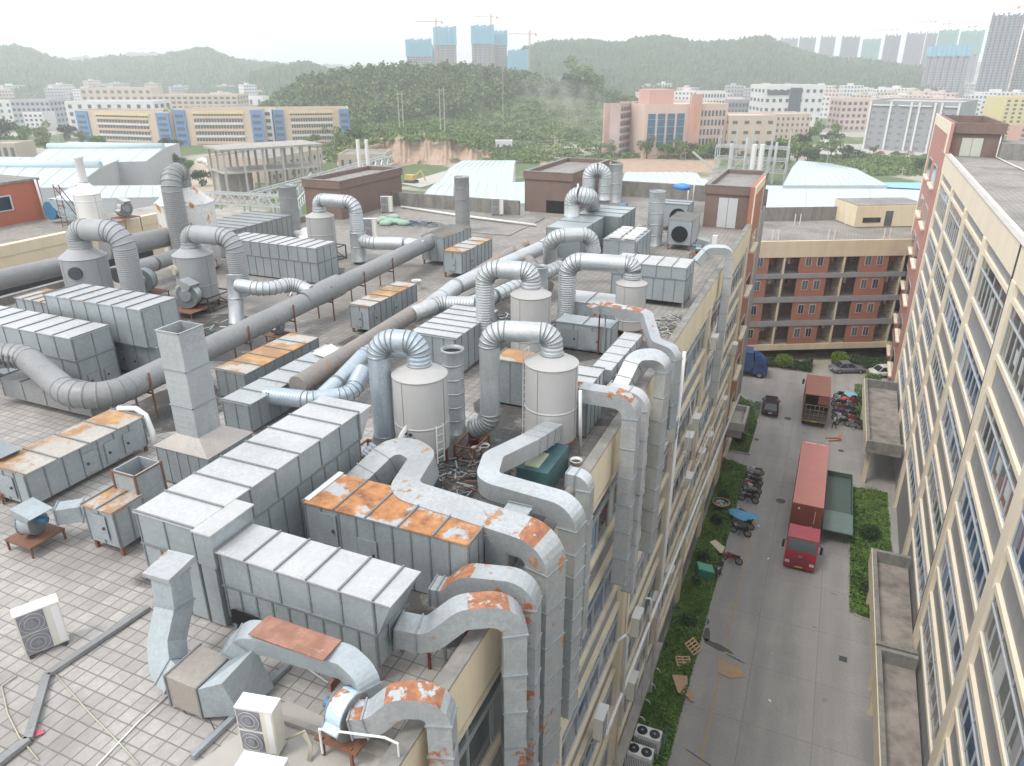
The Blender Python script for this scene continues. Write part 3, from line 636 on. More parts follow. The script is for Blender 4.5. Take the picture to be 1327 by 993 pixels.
# ------------------------------------------------------------------ brown roof houses
def roof_house(x0, y0, x1, y1, z0, z1, label, doors=(), rim=.7, low=.35):
    t = thing('roof_house', ((x0+x1)/2, (y0+y1)/2, z0), label, 'roof house')
    MB().box(x0+.12, y0+.12, z0, x1-.12, y1-.12, z1-rim).build('wall', M['brown_wall'], t)
    m = MB(); w = .35
    m.box(x0, y0, z1-rim, x1, y0+w, z1); m.box(x0, y1-w, z1-rim, x1, y1, z1); m.box(x0, y0+w, z1-rim, x0+w, y1-w, z1); m.box(x1-w, y0+w, z1-rim, x1, y1-w, z1); m.build('cornice', M['brown_wall'], t)
    m = MB(); m.box(x0-.03, y0-.03, z1+.002, x1+.03, y0+w, z1+.06); m.box(x0-.03, y1-w, z1+.002, x1+.03, y1+.03, z1+.06); m.box(x0-.03, y0+w, z1+.002, x0+w, y1-w, z1+.06); m.box(x1-w, y0+w, z1+.002, x1+.03, y1-w, z1+.06); m.build('coping', M['parapet'], t)
    MB().box(x0+w, y0+w, z1-.55, x1-w, y1-w, z1-low).build('flat_roof', M['tiles_far'], t)
    for (a, b_, c0, c1) in doors:
        d = MB(); d.box(a, y0+.07, z0+.05, (a+b_)/2-.02, y0+.119, z0+c1); d.box((a+b_)/2+.02, y0+.07, z0+.05, b_, y0+.119, z0+c1); d.build('door', M['frame_white'] if c0 else M['black'], t)
    return t
h1 = roof_house(-45.4, 56.2, -41.2, 67.2, RZ-4, 28.05, 'long brown roof house at the far left, two white pipes behind it')
h2 = roof_house(-27.6, 67.0, -22.6, 79.5, RZ, 28.4, 'brown roof house in the middle of the far roof edge, beside the steaming stack', doors=((-25.2, -23.4, 0, 1.2),))
h3 = roof_house(-10.2, 66.2, -5.98, 78, RZ, 28.2, 'brown roof house with white double door at the far right corner of the left roof', doors=((-8.9, -7.3, 1, 2.6),))
for (px_, X) in ((466, -39.8), (477, -38)):
    q_ = WD(px_, 216, 84); o = MB().cyl((q_.x, q_.y, 24), (q_.x, q_.y, WD(px_, 181, 84).z), .2, n=12).build('white_flue_pipe', M['white_plastic'])
    tag(o, 'white flue pipe rising behind the long brown roof house, %s of the pair' % ('left' if X < -39 else 'right'), 'flue pipe', 'flue pipes behind the brown roof houses')
for (px, s_) in ((975, 'left'), (985, 'right')):
    p = WD(px, 215, 90); o = MB().cyl((p.x, p.y, 20), (p.x, p.y, WD(px, 187, 90).z), .28, n=12).build('white_flue_pipe', M['white_plastic'])
    tag(o, 'thick white flue pipe behind the roof house with the double door, %s of the pair' % s_, 'flue pipe', 'flue pipes behind the brown roof houses')
# brown house on the right building
t = thing('roof_house', (12.7, 97, 28.85), 'brown roof house with pale green double door on top of the right building', 'roof house')
x0, x1, ya, yb = 10.75, 15.6, 93.2, 108
MB().box(x0+.1, ya+.1, 28.86, x1-.1, yb, 31.2).build('wall', M['brown_wall'], t)
m = MB(); m.box(x0, ya-.2, 31.2, x1, ya+.15, 32.25); m.box(x0, yb-.3, 31.2, x1, yb, 32.25); m.box(x0, ya+.15, 31.2, x0+.3, yb-.3, 32.25); m.box(x1-.3, ya+.15, 31.2, x1, yb-.3, 32.25); m.build('cornice', M['brown_wall'], t)
MB().box(x0+.3, ya+.15, 31.2, x1-.3, yb-.3, 31.45).build('flat_roof', M['parapet'], t)
m = MB(); m.box(11.8, ya+.03, 28.9, 12.75, ya+.099, 30.75); m.box(12.79, ya+.03, 28.9, 13.75, ya+.099, 30.75); m.build('door', pm('pale_green_door', (.50, .52, .45), .5), t)
MB().tube([(15.25, ya, 31.2), (15.25, ya, 28.95), (15.6, ya-8, 28.95), (16.5, ya-20, 28.95)], .07, 8).build('drain_pipe', M['white_plastic'], t)
m = MB(); m.box(10.6, 84, 28.852, 15.5, 84.12, 28.93); tag(m.build('roof_pipe', M['concrete_light']), 'pale pipe run across the right building roof', 'pipe')
MB(XR).box(92, -26, 28.86, 97, -4.9, 30.4).build('parapet', M['parapet'], RB)
# ================================================================== ROOF PLANT
def ribs(mb, x0, y0, x1, y1, z0, z1, step, mi=1, t=.022, w=.045):
    """standing seams round four sides of a box"""
    for (a0, b0, a1, b1) in ((x0, y0, x1, y0), (x1, y0, x1, y1), (x1, y1, x0, y1), (x0, y1, x0, y0)):
        L = math.hypot(a1-a0, b1-b0); k = max(1, int(round(L/step))); ux, uy = (a1-a0)/L, (b1-b0)/L; nx, ny = uy, -ux
        for i in range(k+1):
            s = min(max(L*i/k, w/2), L-w/2); cx, cy = a0+ux*s, b0+uy*s
            mb.box(cx-abs(ux)*w/2-(t if nx < 0 else 0)*abs(nx), cy-abs(uy)*w/2-(t if ny < 0 else 0)*abs(ny), z0+.004, cx+abs(ux)*w/2+(t if nx > 0 else 0)*abs(nx), cy+abs(uy)*w/2+(t if ny > 0 else 0)*abs(ny), z1-.004, mi)
def cabinet(label, x0, y0, x1, y1, zb, zt, body='galv', top='galv_roof', step=.6, tstep=.8, leg=.0, mid=None, doors=(), over=.04, name='filter_cabinet', cat='filter cabinet', flare=None, group=None, upper=None):
    """sheet-metal cabinet: ribbed body, seamed roof, optional middle flange, doors and legs. doors: (side, s, z, w, h)"""
    t = thing(name, ((x0+x1)/2, (y0+y1)/2, RZ), label, cat, group)
    m = MB(); m.box(x0, y0, zb, x1, y1, zt); ribs(m, x0, y0, x1, y1, zb, zt if mid is None else mid, step)
    if mid is not None:
        m.box(x0-.035, y0-.035, mid-.03, x1+.035, y1+.035, mid+.03, 1); ribs(m, x0, y0, x1, y1, mid+.03, zt, tstep)
    m.build('body', [M[body], M['seam']], t)
    m = MB(); m.box(x0-over, y0-over, zt+.001, x1+over, y1+over, zt+.04)
    longx = (x1-x0) >= (y1-y0); L = (x1-x0) if longx else (y1-y0); k = max(1, int(round(L/tstep)))
    for i in range(k+1):
        s = -over+.03+(L+2*over-.06)*i/k
        if longx: m.box(x0+s-.022, y0-over-.01, zt+.041, x0+s+.022, y1+over+.01, zt+.085, 1)
        else: m.box(x0-over-.01, y0+s-.022, zt+.041, x1+over+.01, y0+s+.022, zt+.085, 1)
    m.build('top_panel', [M[top], M['seam']], t)
    if leg > 0:
        for (a, b_) in ((x0+.08, y0+.08), (x1-.08, y0+.08), (x1-.08, y1-.08), (x0+.08, y1-.08)): MB().box(a-.05, b_-.05, RZ, a+.05, b_+.05, zb-.002).build('leg', M['rust_steel'] if 'rust' in top else M['flange'], t)
    for (side, s, z, w, h) in doors:
        if side == 'S': d = (x0+s, y0-.05, z, x0+s+w, y0-.026, z+h); hd = (x0+s+w*.75, y0-.10, z+h*.45, x0+s+w*.85, y0-.051, z+h*.55)
        elif side == 'E': d = (x1+.026, y0+s, z, x1+.05, y0+s+w, z+h); hd = (x1+.051, y0+s+w*.2, z+h*.45, x1+.11, y0+s+w*.32, z+h*.55)
        o = MB().box(*d).build('door', M[body], t); MB().box(*hd).build('handle', M['dark_steel'], o)
    return t
def slab_open_box(label, x0, y0, x1, y1, z0, z1, m='galv', name='open_hopper', cat='hopper', th=.04, edge='rust_steel'):
    t = thing(name, ((x0+x1)/2, (y0+y1)/2, z0), label, cat)
    b_ = MB(); b_.box(x0, y0, z0, x1, y0+th, z1); b_.box(x0, y1-th, z0, x1, y1, z1); b_.box(x0, y0+th, z0, x0+th, y1-th, z1); b_.box(x1-th, y0+th, z0, x1, y1-th, z1); b_.box(x0+th, y0+th, z0, x1-th, y1-th, z0+.05); b_.build('body', M[m], t)
    e = MB()
    for (a, c) in ((x0, y0), (x1, y0), (x1, y1), (x0, y1)): e.box(a-.03, c-.03, z0, a+.03, c+.03, z1+.02)
    for q in ((x0, y0-.03, x1, y0), (x0, y1, x1, y1+.03), (x0-.03, y0, x0, y1), (x1, y0, x1+.03, y1)): e.box(q[0]+.03*(q[2]-q[0] > .1), q[1]+.03*(q[3]-q[1] > .1), z1-.05, q[2]-.03*(q[2]-q[0] > .1), q[3]-.03*(q[3]-q[1] > .1), z1)
    e.build('edge_frame', M[edge], t); return t
# ---- 1. the long bright cabinet running away from the viewer, with its cross arm
A1 = cabinet('tall bright grey cabinet running away from the viewer, left arm of the L-shaped pair', -14.55, 10.35, -12.72, 17.2, RZ+.1, 27.45, step=.62, tstep=1.02, mid=26.55, leg=.1, over=.05)
m = MB(); m.hexa([(-14.6, 17.24, 26.55), (-12.65, 17.24, 26.55), (-12.65, 17.75, 27.3), (-14.6, 17.75, 27.3)], [(-14.6, 17.25, 27.44), (-12.65, 17.25, 27.44), (-12.65, 17.9, 27.46), (-14.6, 17.9, 27.46)]); m.build('outlet_hood', M['galv_roof'], A1)
m = MB(); m.box(-12.66, 10.3, 26.5, -12.12, 11.7, 27.43); m.box(-12.64, 10.33, RZ+.1, -12.2, 11.6, 26.49); m.box(-12.67, 10.25, 27.44, -12.07, 11.75, 27.48, 1); m.build('side_box', [M['galv'], M['galv_roof']], A1)
B1 = cabinet('tall bright grey cabinet with sloping hood end, right arm of the L-shaped pair', -12.05, 10.38, -7.72, 11.55, RZ+.45, 26.95, step=.48, tstep=.86, mid=26.0, leg=.4, over=.06, doors=(('E', .45, 25.35, .5, .62),))
m = MB(); m.hexa([(-7.68, 10.38, 26.03), (-7.66, 10.38, 26.03), (-7.66, 11.55, 26.03), (-7.68, 11.55, 26.03)], [(-7.68, 10.38, 26.94), (-7.28, 10.38, 26.94), (-7.28, 11.55, 26.94), (-7.68, 11.55, 26.94)]); m.box(-7.66, 10.32, 26.952, -7.24, 11.61, 26.99, 1); m.build('end_hood', [M['galv'], M['galv_roof']], B1)
m = MB().box(-11.9, 10.30, 24.95, -11.1, 10.35, 25.35).build('access_opening', M['black'], B1)
# ---- 2. the cabinet with the heavily rusted roof
B2 = cabinet('grey cabinet with orange rust covering its flat seamed roof', -12.0, 13.45, -6.95, 15.05, RZ+.05, 26.55, top='rustA', step=.55, tstep=1.0, doors=(('S', .5, 25.4, .55, 1.0), ('S', 1.7, 25.0, .6, .9)))
MB().box(-12.0, 13.5, 26.6, -11.85, 15.1, 26.64).build('white_strip', M['white_plastic'], B2)
cabinet('plain grey box joined to the right end of the rusty-roofed cabinet', -6.9, 14.3, -6.25, 15.9, RZ+.2, 26.35, top='galv', body='galv_dark', step=.5)
# ---- left group
cabinet('small grey cabinet with orange rusty lid on four stub legs', -18.25, 11.45, -17.05, 12.45, RZ+.3, 26.05, top='rustB', step=.55, tstep=.6, leg=.3, doors=(('S', .35, 25.1, .5, .8),))
slab_open_box('open-topped square hopper with rusty edges between the small cabinet and the pyramid base', -18.1, 12.45, -17.2, 13.4, 25.6, 26.7)
MB_ = cabinet('narrow rusty-edged cabinet under the open hopper', -18.1, 12.46, -17.2, 13.4, RZ+.2, 25.55, top='rustB', step=.5, leg=.2)
cabinet('long grey cabinet at the left edge, orange rust patches on its lid', -23.1, 12.0, -21.55, 16.45, RZ+.25, 25.95, top='rustB', step=.62, tstep=1.1, leg=.25, doors=(('E', 1.9, 24.95, .5, .75), ('E', 2.75, 24.95, .5, .75), ('E', 3.5, 24.95, .5, .75), ('S', .35, 25, .6, .75)))
tag(MB().tube([(-22.8, 16.5, 26.05), (-22.2, 16.75, 26.05), (-21.7, 16.7, 25.9), (-21.4, 16.6, 25.3), (-21.35, 16.5, 24.9)], .11, 8).build('white_sheet', M['white_plastic']), 'white plastic sheet rolled over the far end of the rust-patched cabinet', 'sheet')
# square stack on pyramid base
t = thing('square_stack', (-18, 16, RZ), 'tall square sheet-metal chimney with open top on a pyramid base, left of the bright cabinets', 'chimney')
m = MB(); m.box(-19.35, 15.0, RZ+.1, -17.05, 17.0, 26.0); ribs(m, -19.35, 15.0, -17.05, 17.0, RZ+.1, 26.0, .45); m.build('base_box', [M['galv_dark'], M['flange']], t)
m = MB(); m.hexa([(-19.4, 14.95, 26.001), (-17.0, 14.95, 26.001), (-17.0, 17.05, 26.001), (-19.4, 17.05, 26.001)], [(-18.65, 15.3, 26.45), (-17.65, 15.3, 26.45), (-17.65, 16.35, 26.45), (-18.65, 16.35, 26.45)]); m.build('pyramid_hood', metal('dusty_brown_sheet', (.40, .37, .34), soil=.6), t)
m = MB(); th = .03
x0, y0, x1, y1 = -18.62, 15.32, -17.68, 16.32
for (q, mi) in (((x0, y0, x1, y0+th), 0), ((x0, y1-th, x1, y1), 0), ((x0, y0+th, x0+th, y1-th), 0), ((x1-th, y0+th, x1, y1-th), 0)): m.box(q[0], q[1], 26.3, q[2], q[3], 30.05, mi)
for z in (27.5, 28.75, 30.03): m.box(x0-.03, y0-.03, z-.02, x1+.03, y0-.001, z+.02, 1); m.box(x1+.001, y0-.03, z-.02, x1+.03, y1+.03, z+.02, 1); m.box(x0-.03, y0, z-.02, x0-.001, y1+.03, z+.02, 1)
k = 0
for z in np.arange(26.6, 30, .2):
    m.box(x0+.02, y0-.008, z, x1-.02, y0-.001, z+.02, 0); m.box(x1+.001, y0+.02, z, x1+.008, y1-.02, z+.02, 0)
m.build('shaft', [M['duct'], M['flange']], t)
# big boxes at the left
B7 = cabinet('big two-storey grey cabinet at the left edge with its end turned to the viewer', -36.5, 18.9, -27.95, 20.75, RZ+.2, 27.2, step=.95, tstep=1.05, mid=26.2, leg=.2, doors=(('E', .3, 24.9, .5, .6), ('E', 1.1, 24.9, .5, .6)))
cabinet('long grey cabinet behind the big left cabinet, small orange patch on its lid', -32.45, 21.2, -26.4, 23.15, RZ+1.65, 27.95, step=.85, tstep=.82, top='rust_light')
cabinet('dark lower casing under the long grey cabinet', -32.0, 21.4, -26.0, 23.3, RZ+.2, RZ+1.6, body='galv_dark', top='galv_dark', step=.8, doors=(('S', 3.3, 25, .5, .8), ('S', 4.0, 25, .5, .8)))
cabinet('low cabinet with bright orange lid beside the round grey tower', -36.9, 22.6, -34.3, 24.3, RZ+.2, 26.9, top='rustB', step=.6, tstep=.6)
cabinet('blue-grey duct casing lying under the elbow of the main duct', -30.5, 17.2, -25.3, 18.3, RZ+.3, 25.7, body='duct_grey', top='duct_grey', step=1.2, tstep=1.3)
cabinet('long two-tone cabinet with pale ribbed roof beyond the looped grey gooseneck', -37.2, 37.3, -29.55, 39.4, RZ+.1, 26.95, step=.62, tstep=.8, mid=26.0)
cabinet('flat dark-roofed shed behind the long two-tone cabinet', -44, 40.5, -39.8, 47.5, RZ+.05, 26.6, body='duct_grey', top='duct_grey', tstep=1)
cabinet('grey cabinet with orange lid right under the middle of the main duct', -22.35, 30.4, -21.15, 35.3, RZ+.25, 26.1, top='rustB', step=.55, tstep=.95, leg=.25, doors=(('S', .25, 25, .5, .8), ('E', .4, 25, .5, .8), ('E', 2.4, 25, .5, .8)))
cabinet('grey cabinet with half-orange lid near the far end of the main duct', -23.1, 42.2, -21.7, 46.9, RZ+.35, 26.35, top='rustB', step=.6, tstep=1.2, leg=.35, doors=(('S', .4, 25.1, .5, .8), ('E', 1.2, 25.2, .5, .7)))
cabinet('cabinet topped with an orange grating where the main duct ends', -26.2, 44.8, -24.4, 49.0, RZ+.3, 26.6, top='rustB', step=.6, tstep=.28, leg=.3)
cabinet('white-roofed cabinet behind the corrugated gooseneck', -16.4, 26.6, -14.15, 31.1, RZ+.2, 26.6, step=.62, tstep=.78)
cabinet('low cabinet with faded orange lid beside the main duct, left of the other', -22.6, 21.1, -21.05, 26.0, RZ+.15, 25.9, top='rustB', body='galv_dark', step=.6, tstep=1.0)
cabinet('low cabinet with dusty lid and white paper on it, right of the orange-lidded one', -20.2, 18.9, -18.9, 25.5, RZ+.15, 25.85, top='rust_light', body='galv_dark', step=.55, tstep=1.05)
tag(MB().hexa([(-19.9, 24.1, 25.96), (-19.1, 23.9, 25.96), (-18.9, 24.8, 25.96), (-19.7, 25.2, 25.96)], [(-19.9, 24.1, 26.0), (-19.1, 23.9, 26.04), (-18.9, 24.8, 26.0), (-19.7, 25.2, 26.08)]).build('white_sheet', M['white_plastic']), 'white sheet lying on the dusty lid beside the brown duct', 'sheet')
t = cabinet('grey box with two silver elbows on its top, before the middle roof house', -17.7, 47.2, -15.2, 52.5, RZ+.8, 27.4, body='galv_dark', top='galv', step=2.5, tstep=2.6, leg=.8)
cabinet('bright box adjoining the silver elbow pair, nearer the steaming stack', -17.5, 53.2, -14.2, 58.0, RZ+.5, 27.3, body='galv_dark', top='galv', step=1.2, tstep=1.5)
t = cabinet('cube-shaped unit with eight white vents on its lid', -14.1, 48.9, -11.8, 53.4, RZ+.2, 26.55, top='galv', step=1.1, tstep=4.5, doors=(('E', .5, 24.9, 1.2, 1.4),))
for i in range(2):
    for j in range(4): MB().box(-13.8+i*1.05, 49.2+j*1.05, 26.66, -13.0+i*1.05, 49.75+j*1.05, 26.8).build('vent_cover', M['white_plastic'], t)
cabinet('white-roofed long cabinet with rust-edged side panels beside the right parapet', -11.3, 41.4, -6.9, 43.6, RZ+.35, 27.0, step=.62, tstep=.9, mid=26.3, leg=.35)
cabinet('low grey cabinet with white paper on its lid between the gooseneck legs', -12.6, 35.6, -9.4, 37.6, RZ+.1, 26.1, body='galv', top='galv_roof', step=.8, tstep=1.6)
cabinet('plain low casing beneath the small rusty duct', -11.6, 32.4, -8.7, 33.6, RZ+.1, 26.0, body='galv', top='galv', step=1.0, tstep=1.4, doors=(('S', .4, 24.8, .8, .9), ('S', 1.6, 24.8, .8, .9)))
cabinet('grey plate-sided casing between the second scrubber and the parapet', -8.3, 23.6, -7.1, 25.6, RZ+.1, 26.7, step=.55, tstep=.8)
cabinet('rust-streaked yellow-edged casing behind the corrugated leg', -11.6, 25.2, -8.9, 26.4, RZ+.1, 26.6, body='galv_dark', top='rustB', step=.6, tstep=1.4)
t = cabinet('fan casing with round black mouth before the white double door', -11.1, 56.2, -9.3, 59.4, RZ+.45, 26.9, body='galv', top='rustB', step=3.2, tstep=.35, leg=.45)
MB().cyl((-10.2, 56.12, 25.85), (-10.2, 56.3, 25.85), .62, n=28).build('round_mouth', M['black'], t)
t = cabinet('small fan casing with black ring behind the other one, under a blue sheet', -13.3, 63.0, -10.9, 65.4, RZ+.5, 26.9, body='galv', top='galv_dark', step=2.4, tstep=1)
MB().cyl((-11.7, 62.9, 25.9), (-11.7, 63.02, 25.9), .7, n=24).build('round_mouth', M['black'], t)
# ------------------------------------------------------------------ scrubber towers
def ladder(x, y, z0, z1, parent, mt='white_plastic', w=.3, dx=1, dy=0):
    m = MB(); m.bar((x-dx*w/2, y-dy*w/2, z0), (x-dx*w/2, y-dy*w/2, z1), .035); m.bar((x+dx*w/2, y+dy*w/2, z0), (x+dx*w/2, y+dy*w/2, z1), .035)
    for z in np.arange(z0+.2, z1, .28): m.bar((x-dx*w/2, y-dy*w/2, z), (x+dx*w/2, y+dy*w/2, z), .022)
    return m.build('ladder', M[mt], parent)
def tower(label, cx, cy, r, z0, zr, cone=.35, mt='tower', neck=.3, seams=(.5,), ports=(), stand=True, name='scrubber_tower'):
    t = thing(name, (cx, cy, RZ), label, 'scrubber tower', 'round scrubber towers on the factory roof')
    pr = [(r, z0)]
    for s in seams:
        zz = z0+(zr-z0)*s; pr += [(r, zz-.06), (r, zz-.02), (r+.016, zz-.018), (r+.016, zz+.018), (r, zz+.02), (r, zz+.06)]
    pr += [(r, zr-.08), (r, zr-.03), (r+.02, zr-.03), (r+.02, zr), (r, zr+.012), (neck+.06, zr+cone-.02), (neck+.02, zr+cone)]
    m = MB(); m.lathe(cx, cy, pr, 44, 0, True)
    for k in range(4):
        a = math.radians(-100+k*95); m.box(cx+(r+.002)*math.cos(a)-.008, cy+(r+.002)*math.sin(a)-.008, z0, cx+(r+.002)*math.cos(a)+.008, cy+(r+.002)*math.sin(a)+.008, zr-.03, 1)
    m.build('shell', [M[mt], M['seam']], t)
    MB().lathe(cx, cy, [(neck+.01, zr+cone-.02), (neck+.07, zr+cone), (neck+.07, zr+cone+.05), (neck, zr+cone+.05)], 28).build('neck_ring', M['flange'], t)
    if stand:
        m = MB(); 
        for k in range(4):
            a = math.radians(45+90*k); m.bar((cx+r*.9*math.cos(a), cy+r*.9*math.sin(a), RZ), (cx+r*.9*math.cos(a), cy+r*.9*math.sin(a), z0), .08)
        m.lathe(cx, cy, [(0.01, z0-.05), (r+.05, z0-.05), (r+.05, z0), (0.01, z0)], 28, 0, False); m.build('stand', M['rust_steel'], t)
    for (deg, z, pr_) in ports:
        a = math.radians(deg); d = Vector((math.cos(a), math.sin(a), 0)); p = Vector((cx, cy, z))+d*r
        MB().cyl(p-d*.05, p+d*.14, pr_, n=20).build('round_port', M['dark_steel'] if pr_ > .3 else M['hose'], t)
    return t
def DN(z): return z
T1 = tower('pale grey scrubber tower with gooseneck, nearest of the right group', -11.65, 19.35, .92, 25.55, 28.2, .32, neck=.36, seams=(.36,), stand=False)
m = MB(); m.hexa([(-12.2, 18.35, 24.75), (-11.3, 18.35, 24.75), (-11.3, 19.6, 24.75), (-12.2, 19.6, 24.75)], [(-12.45, 18.6, 25.55), (-11.05, 18.6, 25.55), (-11.05, 19.95, 25.55), (-12.45, 19.95, 25.55)]); m.build('hopper', M['tower'], T1)
m = MB(); 
for a, b_ in ((-12.4, 18.7), (-11.1, 18.7), (-11.1, 20), (-12.4, 20)): m.bar((a, b_, RZ), (a, b_, 25.5), .08)
m.build('stand', M['rust_steel'], T1); ladder(-10.78, 19.0, 25.2, 26.6, T1, w=.3, dx=.3, dy=1)
T2 = tower('pale grey scrubber tower beside the parapet with white ladder, second of the right group', -8.1, 22.4, .94, 25.2, 28.05, .3, neck=.36, seams=(.42,)); ladder(-9.2, 22.7, 25.0, 28.3, T2, w=.35, dx=.2, dy=1)
T3 = tower('pale grey scrubber tower behind the second one, centre of the roof', -11.9, 29.9, .93, 25.1, 28.05, .3, neck=.38, seams=(.3,))
T4 = tower('slim pale grey scrubber tower near the right parapet, farthest of the right group', -8.75, 36.0, .79, 25.0, 27.35, .25, neck=.34, seams=(.2,))
T5 = tower('dark grey squat scrubber tower at the left with two round ports', -38.6, 28.0, 1.22, 25.1, 27.7, .5, mt='tower_dark', neck=.55, seams=(.02,), ports=((-62, 27.0, .36), (-62, 25.7, .26)))
T6 = tower('grey scrubber tower with looped duct, right of the dark squat one', -33.1, 30.7, 1.1, 25.1, 27.75, .4, mt='tower_dark', neck=.5, seams=(.35,), ports=((-110, 27.0, .28), (-110, 25.9, .2)))
T8 = tower('pale grey scrubber tower beside the long brown roof house', -33.6, 43.2, 1.0, 25.2, 27.75, .3, mt='tower', neck=.42, seams=(.5,), ports=())
# rusty white square tower
t = thing('rusty_tower', (-39.9, 37.5, RZ), 'tall white painted tower streaked with rust under a big gooseneck', 'scrubber tower', 'round scrubber towers on the factory roof')
c = W(250, 345, RZ); cx, cy = -40.0, 37.2
m = MB(); m.lathe(cx, cy, [(1.75, RZ+.3), (1.85, 29.2), (1.92, 29.22), (.75, 30.2), (.6, 30.25)], 8, 0, False); m.build('shell', M['tower_white'], t)
MB().cyl((cx+1.0, cy-1.4, 28.0), (cx+1.15, cy-1.7, 28.0), .38, n=18).build('round_port', M['rust_steel'], t)
MB().tube([(cx+.3, cy-1, 30.0), (cx+.9, cy-1.6, 29.5), (cx+1.1, cy-1.75, 28.1)], .05, 6).build('hose', M['dark_steel'], t)
# white bottle-shaped tower on the neighbour roof
b0 = W(122, 296, 25); t = tower('white bottle-shaped tower on the neighbouring roof beside a red ladder', b0.x, b0.y, 1.05, 25.1, 27.9, .9, mt='white_plastic', neck=.32, seams=(.2, .8), stand=False)
MB().lathe(b0.x, b0.y, [(.33, 28.8), (.30, 30.6), (.38, 30.7), (.38, 30.9), (.1, 31.0)], 18).build('spout', M['white_plastic'], t)
t = thing('step_ladder', (b0.x-2.2, b0.y-.5, 25), 'red steel ladder stand beside the white bottle tower', 'ladder')
ladder(b0.x-2.4, b0.y-.8, 25, 28.6, t, 'red_steel', .7); m = MB(); m.bar((b0.x-2.75, b0.y-.8, 28.5), (b0.x-2.2, b0.y+.8, 25), .06); m.bar((b0.x-2.05, b0.y-.8, 28.5), (b0.x-1.5, b0.y+.8, 25), .06); m.build('brace', M['red_steel'], t)
# ------------------------------------------------------------------ round ducts
def rduct(label, nodes, r, mt='duct', R=None, rib=.16, name='round_duct', cat='duct', bead=.018, legs=(), n=22, group=None, legm='rust_steel', open_end=False):
    t = thing(name, tuple(nodes[0][:2])+(RZ,), label, cat, group)
    m = MB(); round_duct(m, nodes, r, R, rib, n, bead=bead, open_end=open_end); m.build('pipe', [M[mt], M['seam']], t)
    for (x, y, z) in legs:
        q = MB(); q.bar((x-r-.02, y, RZ), (x-r-.02, y, z+.1), .06); q.bar((x+r+.02, y, RZ), (x+r+.02, y, z+.35), .06); q.bar((x-r-.05, y, z-r-.04), (x+r+.05, y, z-r-.04), .06); q.build('support', M[legm], t)
    return t
def goose(label, cx, cy, zt, side, r, ztop, zend, mt='duct', extra=(), **k):
    nodes = [(cx, cy, zt), (cx, cy, ztop), (side.x, side.y, ztop), (side.x, side.y, zend)]+[tuple(e) for e in extra]
    return rduct(label, nodes, r, mt, R=r*1.55, rib=.12, **k)
s1 = W(489, 438, 29.35)
goose('bluish corrugated gooseneck duct of the nearest scrubber tower', -11.65, 19.35, 28.5, s1, .37, 29.3, 25.5, 'duct_blue', extra=[(s1.x-.3, s1.y-.6, 25.0)])
s2 = W(634, 428, 29.1); goose('silver corrugated gooseneck duct of the scrubber tower beside the parapet', -8.1, 22.4, 28.3, s2, .365, 29.1, 25.6, extra=[(s2.x-.7, s2.y+.0, 25.1)])
s3 = W(628, 348, 29.1); goose('silver gooseneck duct of the centre scrubber tower', -11.9, 29.9, 28.3, s3, .42, 29.1, 25.0)
s4 = W(736, 338, 28.3); goose('silver gooseneck duct of the slim scrubber tower, dropping between cabinets', -8.75, 36.0, 27.6, s4, .45, 28.3, 25.2)
s5 = W(158, 305, 29.0); goose('grey gooseneck duct of the dark squat tower', -38.6, 28.0, 28.1, s5, .6, 29.2, 25.4, 'tower_dark')
s6 = W(302, 308, 28.9); goose('grey gooseneck duct looping off the grey tower into a cup', -33.1, 30.7, 28.1, s6, .5, 28.9, 25.6, 'tower_dark')
s7 = W(219, 226, 31.3); goose('big dark grey gooseneck duct over the rusty white tower', -40.0, 37.2, 30.2, s7, .62, 31.2, 25.3, 'duct_grey')
s8 = W(460, 262, 28.9); goose('grey gooseneck duct of the tower beside the long roof house', -33.6, 43.2, 28.0, s8, .45, 28.9, 25.0)
a, b_ = W(128, 517, 26.2), W(560, 312, 26.2)
u = (b_-a).normalized()
lg = [(a+u*d) for d in (2, 5, 8, 11.5, 15, 18.5, 22)]
rduct('very long dark grey main duct crossing the roof diagonally from the lower left', [tuple(W(-60, 470, 26.7)), tuple(W(28, 458, 26.7)), tuple(a-u*.6+Vector((0, 0, -.1))), tuple(b_)], .50, 'duct_grey', R=1.3, rib=.2, bead=.012, legs=[(p.x, p.y, 26.2) for p in lg])
# tapering collar where the branch joins the main duct
m = MB(); p = a+u*13.0; m.cyl(p, p+u*2.2, .52, .62, n=24, cap=False); m.cyl(p+u*2.2, p+u*3.4, .62, .62, n=24, cap=False); tag(m.build('duct_collar', M['duct_grey']), 'wider tapered sleeve on the long main duct', 'duct')
c_, d_ = W(680, 318, 26.2), W(385, 500, 25.95)
rduct('long brown-stained duct running behind the corrugated goosenecks', [tuple(c_), tuple(W(541, 402, 26.1)), tuple(d_)], .40, 'duct_brown', R=1, rib=2.2, bead=.01)
rduct('pale duct section joining the brown-stained duct from the far box', [tuple(W(745, 292, 26.4)), tuple(W(700, 322, 26.4)), tuple(W(590, 372, 26.25)), tuple(W(552, 402, 26.15))], .46, 'duct', R=1.2, rib=1.6, bead=.015)
rduct('bluish corrugated duct slanting behind the nearest gooseneck', [tuple(W(535, 455, 26.3)), tuple(W(480, 452, 26.3)), tuple(W(437, 497, 25.8)), tuple(W(418, 515, 25.6))], .34, 'duct_blue', R=.8, rib=.12)
rduct('bluish corrugated duct with elbow just behind the bright cabinet', [tuple(W(345, 512, 25.7)), tuple(W(400, 518, 25.7)), tuple(W(455, 512, 25.7)), tuple(W(470, 480, 26.2))], .33, 'duct_blue', R=.7, rib=.12)
